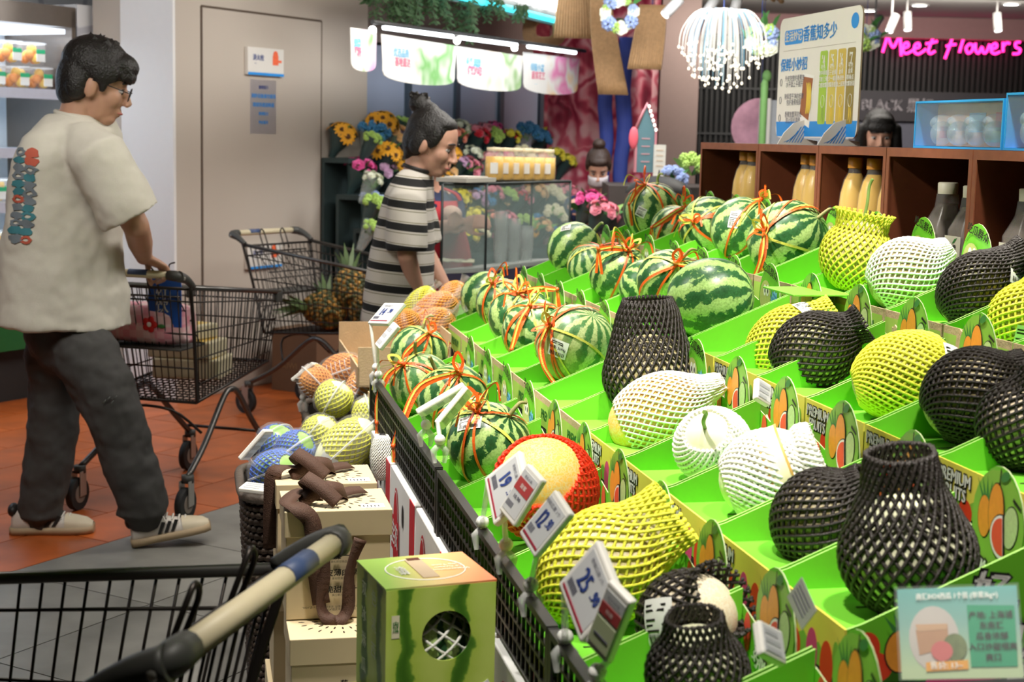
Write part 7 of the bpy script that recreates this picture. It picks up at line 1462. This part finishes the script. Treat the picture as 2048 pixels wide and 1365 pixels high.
def hand(mb, wrist, d, nrm, th, k=1.0, curl=.5, side=1):
    # palm + five fingers in the body mesh; d = pointing direction, nrm = palm normal (fingers curl toward it), th = thumb side direction
    d = V(d).normalized(); n = V(nrm); n = (n - d * n.dot(d)).normalized(); s = V(th); s = (s - d * s.dot(d) - n * s.dot(n)).normalized(); w = V(wrist)
    R = basis(d, s, n); mb.ell(w + d * .045 * k, V((.052, .040, .017)) * k, 14, 10, 0, R); mb.ell(w + d * .065 * k, V((.03, .042, .014)) * k, 14, 10, 0, R)
    for q, (o, L) in enumerate(((.030, .075), (.010, .084), (-.010, .078), (-.029, .062))):
        p = w + (d * .085 + s * o) * k; a = 0; pts = [p - d * .02 * k]; 
        pts.append(p)
        for j, f_ in enumerate((.42, .32, .26)):
            a += curl * (.9, 1.1, .8)[j]; p = p + (d * cos(a) + n * sin(a)) * L * f_ * k; pts.append(p)
        chain(mb, pts, [.0105 * k, .0100 * k, .0093 * k, .0086 * k, .0076 * k], 8)
    b = w + (d * .02 + s * .030) * k; chain(mb, [b, b + (d * .028 + s * .022 + n * .010) * k, b + (d * .052 + s * .022 + n * .028 * (1 + curl)) * k, b + (d * .066 + s * .010 + n * .040 * (1 + curl)) * k], [.014 * k, .0125 * k, .011 * k, .009 * k], 8)
def loft(mb, secs, n=28, e=1.0):
    # secs: (centre, rx vec, ry vec)
    mb.rings([[c + a * ((abs(cos(t)) ** e) * (1 if cos(t) > 0 else -1)) + b * ((abs(sin(t)) ** e) * (1 if sin(t) > 0 else -1)) for t in [2 * pi * k / n for k in range(n)]] for c, a, b in secs], 0, True, True, True, True)
# ---------------------------------------------------------------- the man with the cart
MY = 5.40
def mp(px, py, dy=0): return aty(px, py, MY + dy)
t = thing('person', 'man in a cream printed T-shirt and dark grey trousers pushing a cart', 'person', (0, 0, 0)); MAN = t
hf = V((.93, .22, -.30)); hc = mp(190, 163, 0)
b = MB(); R = head_parts(b, hc, hf, (.25, 0, 1), 1.13)
cap(b, hc + R @ V((-.03, 0, -.07)), mp(150, 258, .0), .060, .070); chain(b, [mp(150, 258), mp(130, 330), mp(128, 480), mp(132, 640)], [.07, .10, .10, .10])
barR = inC(CA, hA_, .17, -.50, .955); dh = V((.72, .52, -.46)).normalized(); sh = mp(188, 305, -.17); el = mp(272, 452, -.12); wr_ = barR - dh * .062 + V((0, 0, .040)); print('wrist', barR)
chain(b, [mp(150, 280, -.05), sh, el, el.lerp(wr_, .5), wr_], [.075, .060, .047, .046, .031])
hand(b, wr_, dh, (.0, -.1, -1), (-.5, .75, .1), 1.0, .85)
sh2 = mp(114, 305, .15); el2 = mp(76, 455, .20); chain(b, [mp(140, 285, .05), sh2, el2, mp(120, 545, .38), mp(190, 560, .42)], [.075, .058, .045, .042, .03]); hand(b, mp(190, 560, .42), (1, .1, .1), (.1, .25, -1), (.5, -.8, .2), 1.0, .7)
for hip, kn, an in ((mp(155, 690, -.06), mp(238, 850, -.10), mp(285, 1035, -.08)), (mp(115, 690, .06), mp(112, 850, .10), mp(75, 1040, .08))): chain(b, [mp(132, 640), hip, kn, an], [.09, .06, .05, .042])
blob(b, 'body', SKN, t, .0065, 4, .5); face_bits(t, hc, R, 1.13, glasses=True)
# hair: short, full fringe
def hw(p): return hc + R @ (V(p) * 1.13)
b = MB()
for p, r in (((-.012, 0, .052), (.108, .092, .090)), ((-.050, 0, .0), (.070, .086, .095)), ((-.060, 0, -.045), (.048, .070, .055)), ((.060, 0, .072), (.058, .072, .042)), ((.088, 0, .046), (.030, .066, .026))): b.ell(hw(p), V(r) * 1.13, 16, 12, 0, R)
for e in (-1, 1):
    b.ell(hw((.018, e * .078, .040)), V((.050, .016, .040)) * 1.13, 12, 8, 0, R); b.ell(hw((.030, e * .076, .005)), V((.014, .010, .030)) * 1.13, 10, 8, 0, R); b.ell(hw((-.045, e * .070, -.02)), V((.035, .022, .05)) * 1.13, 12, 8, 0, R)
random.seed(5)
for k in range(26): a = hw((ru(.05, .09), ru(-.06, .06), .07)); cap(b, a, a + R @ V((ru(.015, .035), ru(-.01, .01), ru(-.055, -.03))), .010, .004, 6)
for k in range(16): a = hw((ru(-.05, .03), ru(-.05, .05), .125)); cap(b, a, a + R @ V((ru(-.02, .03), ru(-.02, .02), ru(.012, .028))), .008, .003, 6)
blob(b, 'hair', HAIR, t, .006, 2, .5)
# T-shirt
b = MB(); sec = []
for py, xl, xr, ry, sl in ((228, 118, 186, .085, -6), (246, 98, 205, .15, -8), (270, 76, 218, .205, -6), (310, 60, 222, .225, 0), (360, 48, 220, .225, 0), (420, 38, 222, .215, 0), (500, 26, 228, .205, 2), (580, 16, 238, .21, 6), (650, 8, 244, .215, 10)):
    L_, R_ = mp(xl, py - sl), mp(xr, py + sl); sec.append(((L_ + R_) / 2, (R_ - L_) / 2, V((.06, ry, 0))))
loft(b, sec, 30, .9)
cf = mp(262, 440, -.12); b.tube([mp(165, 288, -.09), sh.lerp(el, .08) + V((0, 0, .01)), sh.lerp(el, .5), sh.lerp(el, .88)], [.090, .100, .108, .112], 20); b.tube([mp(110, 290, .09), sh2.lerp(el2, .1), sh2.lerp(el2, .5), sh2.lerp(el2, .88)], [.09, .098, .105, .108], 20)
SHIRT = P('cream_tshirt', (.62, .585, .51), .85, var=.04, scale=60, bump=.15, bscale=400)
TSH = blob(b, 'tshirt', SHIRT, t, .010, 6, .5, .024, .12)
MB().tube([mp(152, 238) + V((.064 * cos(a) * 1.05, .085 * sin(a), .012 * cos(a) * -1.2 + .010)) for a in [2 * pi * q / 24 for q in range(24)]], .009, 8, closed=True).build('collar_rib', SHIRT, t)
# back print: a column of irregular glyph blocks on the shirt's back
PR1, PR2, PR3 = P('print_brick', (.48, .10, .06), .8), P('print_slate', (.16, .19, .22), .8), P('print_teal', (.05, .20, .24), .8)
random.seed(12)
for k in range(12):
    for j in (0, 1):
        px, py = (54 - 1.2 * k + 24 * j - .2 * k * j, 304 + 15.5 * k + 3 * j); c = mp(px, py, -.15); c.y = 4.85; q = MB(); w_ = ru(.021, .027); h_ = ru(.0125, .016); N = 12
        out = [(w_ * cos(2 * pi * i / N) * ru(.7, 1.3), h_ * sin(2 * pi * i / N) * ru(.75, 1.25)) for i in range(N)]
        if (k + j) % 3 == 0: out2 = [(x * .45, z * .4) for x, z in out]; q.rings([[(c.x + x, c.y, c.z + z) for x, z in r_] for r_ in (out, out2)], 0)
        else:
            q.rings([[(c.x + x * f_, c.y, c.z + z * f_) for x, z in out] for f_ in (1, .6, .25, .01)], 0)
        o = q.build('back_print', (PR1, PR2, PR3, PR1, PR2)[random.randrange(5)], t); w = o.modifiers.new('drape', 'SHRINKWRAP'); w.target = TSH; w.wrap_method = 'PROJECT'; w.use_project_y = True; w.use_negative_direction = False; w.use_positive_direction = True; w.offset = .004; w.wrap_mode = 'ABOVE_SURFACE'
# trousers with gathered cuffs
b = MB(); chain(b, [mp(126, 630), mp(128, 675)], [.13, .135], 20)
ll = [mp(162, 700, -.07), mp(205, 770, -.10), mp(240, 860, -.10), mp(268, 950, -.09), mp(288, 1010, -.08), mp(290, 1030, -.08)]; chain(b, ll, [.115, .110, .098, .092, .084, .066], 16)
l2 = [mp(108, 700, .07), mp(112, 770, .10), mp(108, 860, .10), mp(92, 950, .09), mp(80, 1015, .08), mp(82, 1038, .08)]; chain(b, l2, [.110, .104, .094, .088, .082, .064], 16)
for q in range(3): b.ell(ll[4] + V((ru(-.012, .012), 0, .022 * q - .03)), (.094 - .006 * q, .094 - .006 * q, .012), 18, 6); b.ell(l2[4] + V((ru(-.012, .012), 0, .022 * q - .03)), (.092 - .006 * q, .092 - .006 * q, .012), 18, 6)
blob(b, 'trousers', P('charcoal_trousers', (.052, .050, .048), .8, var=.15, scale=40), t, .010, 4, .5, .035, .10)
q = MB(); pL = mp(217, 805, -.208)
for dx, dy in ((0, 0), (8, -6), (15, 2), (22, -8)): q.tube([mp(205 + dx, 808 + dy, -.212), mp(212 + dx, 800 + dy, -.212)], .0016, 4)
q.build('leg_emblem', P('emblem_grey', (.10, .11, .10), .6), t)
SHW = P('shoe_leather', (.62, .57, .52), .5, var=.08, scale=30); SHS = P('shoe_sole', (.42, .31, .19), .6, var=.1); SHT = P('shoe_toe', (.60, .52, .38), .5)
def shoe(heel, toe, up, side_to_cam, lift):
    h, o = V(heel), V(toe); d = (o - h); L = d.length; d.normalize(); u = V(up); u = (u - d * u.dot(d)).normalized(); s = d.cross(u); R = basis(d, s, u)
    prof = ((.0, .030, .068), (.04, .040, .085), (.12, .043, .100), (.25, .041, .104), (.38, .041, .094), (.52, .046, .076), (.66, .050, .062), (.8, .050, .053), (.92, .043, .044), (1.0, .022, .030))
    root = bpy.data.objects.new('shoe', None); COL.objects.link(root); root.parent = t; root.matrix_local = M.Translation(h) @ R.to_4x4()
    b = MB(); rings = []
    for x, w_, z in prof: rings.append([(x * L, w_ * (abs(cos(a)) ** .7) * (1 if cos(a) > 0 else -1), .012 + (z - .012) * (max(0, sin(a)) ** .65)) for a in [pi * k / 14 for k in range(15)]] + [(x * L, -w_ * .9 + w_ * 1.8 * k / 5, .012) for k in range(1, 5)])
    b.rings(rings, 0, True, True, True, True); b.build('upper', SHW, root)
    b = MB(); b.rings([[(x * L + (.006 if x > .9 else (-.006 if x < .05 else 0)), (w_ + .007) * k, z) for k, z in ((-1, 0), (-1, .026), (1, .026), (1, 0))] for x, w_, z_ in prof], 0, True, True, True, True); b.build('sole', SHS, root)
    b = MB(); b.rings([[(x * L + .003, (w_ + .0025) * (abs(cos(a)) ** .7) * (1 if cos(a) > 0 else -1), .014 + (z - .008) * (max(0, sin(a)) ** .65)) for a in [pi * k / 14 for k in range(15)]] for x, w_, z in prof[6:]], 0, True, False); b.build('toe_cap', SHT, root)
    for sd in (-1, 1):
        for k in range(3):
            x0 = .34 + .085 * k; b = MB(); b.poly([(x0 * L, sd * .0465, .030), ((x0 + .045) * L, sd * .0475, .030), ((x0 + .125) * L, sd * .044, .066), ((x0 + .08) * L, sd * .043, .070)]); b.build('black_stripe', INK, root, solid=.006)
    b = MB(); b.rings([[(x * L - .003, (w_ + .003) * cos(a), z0 + .0) for a in [pi * k / 10 for k in range(11)]] for x, w_, z0 in ((.02, .036, .075), (.05, .040, .098))], 0, True, False)
    b = MB(); b.ell((.02 * L, 0, .085), (.022, .038, .026), 12, 8); b.build('heel_tab', INK, root)
    for k in range(5): x = .40 + .075 * k; z = interp([(p[0], p[2]) for p in prof], x) + .006; MB().tube(spline([(x * L, -.030, z - .012), (x * L + .008, 0, z + .003), (x * L, .030, z - .012)], 4), .0035, 5).build('lace', P('lace_white', (.66, .62, .56), .7), root)
    for sd in (-1, 1): MB().tube(spline([(.38 * L, 0, .105), (.41 * L, sd * .03, .115), (.45 * L, sd * .045, .09), (.47 * L, sd * .05, .07)], 4), .003, 5).build('lace_end', P('lace_white', (.66, .62, .56), .7), root)
hl = atz(268, 1086, .002); hl.y = MY - .08; hl = mp(268, 1084, -.08); hl.z = .003; tn = hl + V((.262, .055, .052)); shoe(hl, tn, (-.18, 0, 1), -1, .05)
hl = mp(26, 1085, .06); hl.z = .001; shoe(hl, hl + V((.285, .04, .002)), (0, 0, 1), -1, 0)
# ---------------------------------------------------------------- striped-shirt woman
WY = 6.15
def wp(px, py, dy=0): return aty(px, py, WY + dy)
t = thing('person', 'woman in a black-striped cream T-shirt with a hair bun looking down at the fruit', 'person', (0, 0, 0))
hf = V((.90, -.25, -.36)); hc = wp(864, 284, 0); kx = 1.03
b = MB(); R = head_parts(b, hc, hf, (.25, -.05, 1), kx); cap(b, hc + R @ V((-.03, 0, -.07)), wp(832, 352), .050, .058); chain(b, [wp(832, 352), wp(815, 420), wp(806, 520), wp(800, 620)], [.06, .08, .08, .09]); 
sh = wp(812, 392, -.19); el = wp(814, 512, -.21); wr_ = wp(838, 592, -.10); chain(b, [wp(826, 385, -.04), sh, el, wr_], [.045, .042, .039, .028]); hand(b, wr_, (.5, .1, -.85), (.6, .3, .1), (.2, -.9, .1), .92, .35)
sh2 = wp(830, 395, .15); chain(b, [wp(832, 385, .04), sh2, wp(850, 500, .16), wp(890, 575, .1)], [.045, .042, .038, .028]); hand(b, wp(890, 575, .1), (.8, -.2, -.5), (.2, .3, -1), (.2, .9, .1), .92, .35)
for hx, dy in ((785, -.08), (800, .08)): p0 = wp(hx, 640, dy); chain(b, [p0, V((p0.x - .01, p0.y, .48)), V((p0.x - .03, p0.y, .08))], [.08, .055, .04])
blob(b, 'body', SKF, t, .0065, 4, .5); face_bits(t, hc, R, kx)
def hw(p): return hc + R @ (V(p) * kx)
b = MB()
for p, r in (((-.020, 0, .040), (.102, .086, .090)), ((-.048, 0, -.005), (.070, .082, .090)), ((-.055, 0, -.06), (.038, .058, .050)), ((.028, 0, .080), (.048, .066, .036))): b.ell(hw(p), V(r) * kx, 16, 12, 0, R)
for e in (-1, 1): b.ell(hw((.020, e * .074, .028)), V((.034, .014, .046)) * kx, 12, 8, 0, R); b.ell(hw((-.03, e * .072, -.01)), V((.034, .02, .055)) * kx, 12, 8, 0, R); cap(b, hw((.03, e * .078, .03)), hw((.024, e * .076, -.05)), .007, .003, 6)
bun = wp(840, 208, .02); b.ell(bun, (.046, .044, .040), 14, 10); b.ell(bun + V((.01, 0, .012)), (.03, .036, .03), 12, 8); cap(b, hw((-.05, 0, .10)), bun, .044, .034)
random.seed(9)
for k in range(24): cap(b, bun + V((ru(-.025, .025), ru(-.025, .025), .015)), bun + V((ru(-.05, .045), ru(-.045, .045), ru(.028, .052))), .007, .004, 6)
blob(b, 'hair', HAIR, t, .006, 2, .5)
MB().tube([bun + V((.012, 0, -.03)) + V((.030 * cos(a), .030 * sin(a), .006 * cos(a))) for a in [2 * pi * q / 14 for q in range(14)]], .006, 6, closed=True).build('hair_tie', P('tie_amber', (.25, .06, .01), .5), t)
m, nt, bb, L = base('striped_cloth'); tc = _n(nt, 'ShaderNodeTexCoord'); sx = _n(nt, 'ShaderNodeSeparateXYZ'); L(tc.outputs['Object'], sx.inputs[0]); fr_ = math_(nt, 'FRACT', math_(nt, 'MULTIPLY', math_(nt, 'ADD', sx.outputs[2], math_(nt, 'MULTIPLY', sx.outputs[0], .10)), 1 / .086))
r = ramp(nt, [(0, (.60, .56, .50)), (.44, (.60, .56, .50)), (.445, (.16, .15, .08)), (.475, (.16, .15, .08)), (.48, (.60, .56, .50)), (.56, (.60, .56, .50)), (.565, (.010, .010, .010)), (.90, (.010, .010, .010)), (.905, (.60, .56, .50)), (.95, (.60, .56, .50)), (.955, (.2, .18, .1)), (.985, (.2, .18, .1)), (.99, (.60, .56, .50))], 'CONSTANT'); L(fr_, r.inputs[0]); L(r.outputs[0], bb.inputs['Base Color']); bb.inputs['Roughness'].default_value = .85
b = MB(); sec = []
for py, xl, xr, ry in ((338, 812, 856, .075), (352, 794, 864, .13), (380, 778, 864, .18), (430, 762, 862, .185), (500, 744, 864, .185), (560, 734, 866, .19), (640, 726, 868, .19)): L_, R_ = wp(xl, py), wp(xr, py); sec.append(((L_ + R_) / 2, (R_ - L_) / 2, V((.03, ry, 0))))
loft(b, sec, 28, .9); b.tube([wp(822, 376, -.09), sh.lerp(el, .12), sh.lerp(el, .55), sh.lerp(el, .93)], [.07, .078, .082, .084], 18); el2 = wp(850, 500, .16); b.tube([wp(832, 376, .08), sh2.lerp(el2, .2), sh2.lerp(el2, .9)], [.07, .076, .078], 18)
blob(b, 'striped_tshirt', m, t, .009, 5, .5, .012, .15)
MB().tube([wp(834, 345) + V((.052 * cos(a), .072 * sin(a), .016 - .014 * cos(a))) for a in [2 * pi * q / 22 for q in range(22)]], .008, 8, closed=True).build('collar_rib', INK, t)
b = MB(); chain(b, [wp(796, 630), wp(796, 665)], [.155, .14], 18)
for hx, dy in ((782, -.08), (802, .08)): p0 = wp(hx, 660, dy); chain(b, [p0, V((p0.x - .01, p0.y, .46)), V((p0.x - .03, p0.y, .10))], [.105, .085, .075], 14)
blob(b, 'trousers', P('grey_trousers', (.30, .28, .25), .8), t, .012, 4, .5, .03, .1)
for hx, dy in ((782, -.08), (802, .08)): p0 = wp(hx, 660, dy); b = MB(); b.ell((p0.x + .03, p0.y, .04), (.13, .045, .04), 16, 10); b.ell((p0.x - .03, p0.y, .06), (.06, .042, .06), 14, 10); blob(b, 'shoe', SHW, t, .008, 3)
# ---------------------------------------------------------------- staff figures
def staff(px, py, Y, label, f, shirt, apron, hair, headk=1.0, mask=False, lean=0.0, hands=None, bun=False, longhair=False, logo=None, strap=False):
    t = thing('person', label, 'person', (0, 0, 0)); hc = aty(px, py, Y); f = V(f).normalized(); g = V((f.x, f.y, 0)).normalized(); s = V((0, 0, 1)).cross(g)
    b = MB(); R = head_parts(b, hc, f, (0, 0, 1), headk); up = V((0, 0, 1)); nb = hc - up * .185 - g * (.05 + lean * .12)
    cap(b, hc + R @ V((-.025, 0, -.07)), nb, .048, .056); wst = V((nb.x, nb.y, max(.95, nb.z - .48))) - g * lean * .45; hipc = V((wst.x, wst.y, .92)); chain(b, [nb, nb.lerp(wst, .4), wst, hipc], [.06, .10, .10, .12])
    hs = hands or [nb + g * .28 + s * .16 - up * .35, nb + g * .28 - s * .16 - up * .35]; arms = []
    for e, hn in ((1, hs[0]), (-1, hs[1])):
        shp = nb + s * .165 * e - up * .06; elb = (shp + V(hn)) / 2 - up * .09 + s * .05 * e - g * .04; chain(b, [nb - up * .03, shp, elb, V(hn)], [.06, .05, .040, .028]); hand(b, V(hn), (V(hn) - elb), -s * e + V((0, 0, -.4)), g, .95, .6); arms.append((shp, elb))
    for e in (-1, 1): chain(b, [hipc, hipc + s * .09 * e, V((hipc.x, hipc.y, .48)) + s * .1 * e, V((hipc.x, hipc.y, .07)) + s * .1 * e], [.1, .08, .055, .04])
    blob(b, 'body', SKF, t, .0075, 4, .5); face_bits(t, hc, R, headk, mask)
    def hw(p): return hc + R @ (V(p) * headk)
    b = MB()
    for p, r in (((-.015, 0, .045), (.102, .086, .086)), ((-.050, 0, -.005), (.066, .082, .090)), ((.050, 0, .078), (.045, .066, .034))): b.ell(hw(p), V(r) * headk, 16, 12, 0, R)
    for e in (-1, 1): b.ell(hw((.015, e * .076, .025)), V((.036, .014, .048)) * headk, 12, 8, 0, R)
    if bun: b.ell(hw((-.05, 0, .145)), (.042, .042, .036), 14, 10); cap(b, hw((-.04, 0, .10)), hw((-.05, 0, .14)), .04, .03)
    if longhair:
        b.ell(hw((.075, 0, .045)), V((.028, .070, .034)) * headk, 14, 10, 0, R)
        for e in (-1, 1): chain(b, [hw((.02, e * .085, .03)), hw((.015, e * .094, -.08)), hw((-.01, e * .095, -.22))], [.03, .034, .02])
        chain(b, [hw((-.06, 0, 0)), hw((-.08, 0, -.12)), hw((-.08, 0, -.25))], [.08, .08, .05])
    blob(b, 'hair', hair, t, .007, 2, .5)
    b = MB(); loft(b, [(nb - up * .0, g * .06, s * .08), (nb - up * .04, g * .09, s * .15), (nb.lerp(wst, .25), g * .13, s * .20), (nb.lerp(wst, .7), g * .13, s * .18), (wst, g * .13, s * .175), (hipc - up * .02, g * .14, s * .18)], 24, .9)
    for shp, elb in arms: b.tube([shp - s * 0 + up * .01, shp.lerp(elb, .5), shp.lerp(elb, .95)], [.062, .066, .064], 14)
    blob(b, 'shirt', shirt, t, .010, 4, .5, .02, .12)
    b = MB()
    for e in (-1, 1): chain(b, [hipc, hipc + s * .09 * e, V((hipc.x, hipc.y, .48)) + s * .1 * e, V((hipc.x, hipc.y, .09)) + s * .1 * e], [.14, .11, .085, .075], 14)
    blob(b, 'trousers', P('staff_trousers', (.02, .02, .024), .8), t, .014, 4, .5)
    for e in (-1, 1): q = V((hipc.x, hipc.y, .045)) + s * .1 * e + g * .05; b = MB(); b.ell(q, (.06, .06, .04), 12, 8); b.ell(q + g * .07, (.05, .05, .03), 12, 8); blob(b, 'shoe', P('staff_shoe', (.02, .02, .02), .5), t, .01, 2)
    if apron:
        b = MB(); top = nb.lerp(wst, .2)
        secs = []
        for z_, hw_, dg in ((top, .11, .135), (nb.lerp(wst, .5), .13, .148), (wst, .19, .15), (hipc - up * .1, .20, .17), (hipc - up * .4, .20, .18)): secs.append([z_ + g * (dg - .04 * q * q) + s * (hw_ * q) for q in [-1 + 2 * k / 8 for k in range(9)]])
        b.rings(secs, 0, True, False); b.build('apron', apron, t, solid=.006)
        for e in (-1, 1): MB().ribbon(spline([top + g * .125 + s * .10 * e, nb + g * .09 + s * .09 * e - up * .02, nb + s * .08 * e + up * .02 - g * .06], 5), .026, g + up * .5).build('apron_strap', apron, t, solid=.004)
        if logo: MB().ell(nb.lerp(wst, .42) + g * .152, (.055, .055, .045), 14, 8, 0).build('apron_badge', P('apron_badge', (.62, .45, .36), .7), t)
    return t
NAVY = P('navy_shirt', (.012, .022, .075), .8, var=.2); 
nbp = aty(885, 350, 7.35)
staff(872, 300, 7.35, 'staff member in a red apron and navy sleeves behind the striped woman', (.75, -.6, -.5), NAVY, P('apron_red', (.40, .012, .025), .7, var=.15), HAIR, .95, hands=[aty(915, 440, 7.05), aty(925, 448, 7.02)], logo=True)
staff(1197, 332, 9.5, 'masked staff member in navy with a taupe apron bending over', (-.05, -.8, -.6), NAVY, P('apron_taupe', (.22, .165, .13), .8), HAIRB, .92, mask=True, lean=.3, bun=True, hands=[aty(1172, 415, 9.2), aty(1225, 415, 9.2)])
staff(1757, 268, 8.0, 'dark-haired woman with a fringe behind the wooden cubbies', (-.1, -.95, -.2), P('black_top', (.02, .02, .02), .8), None, HAIR, 1.0, longhair=True)
flush_text()
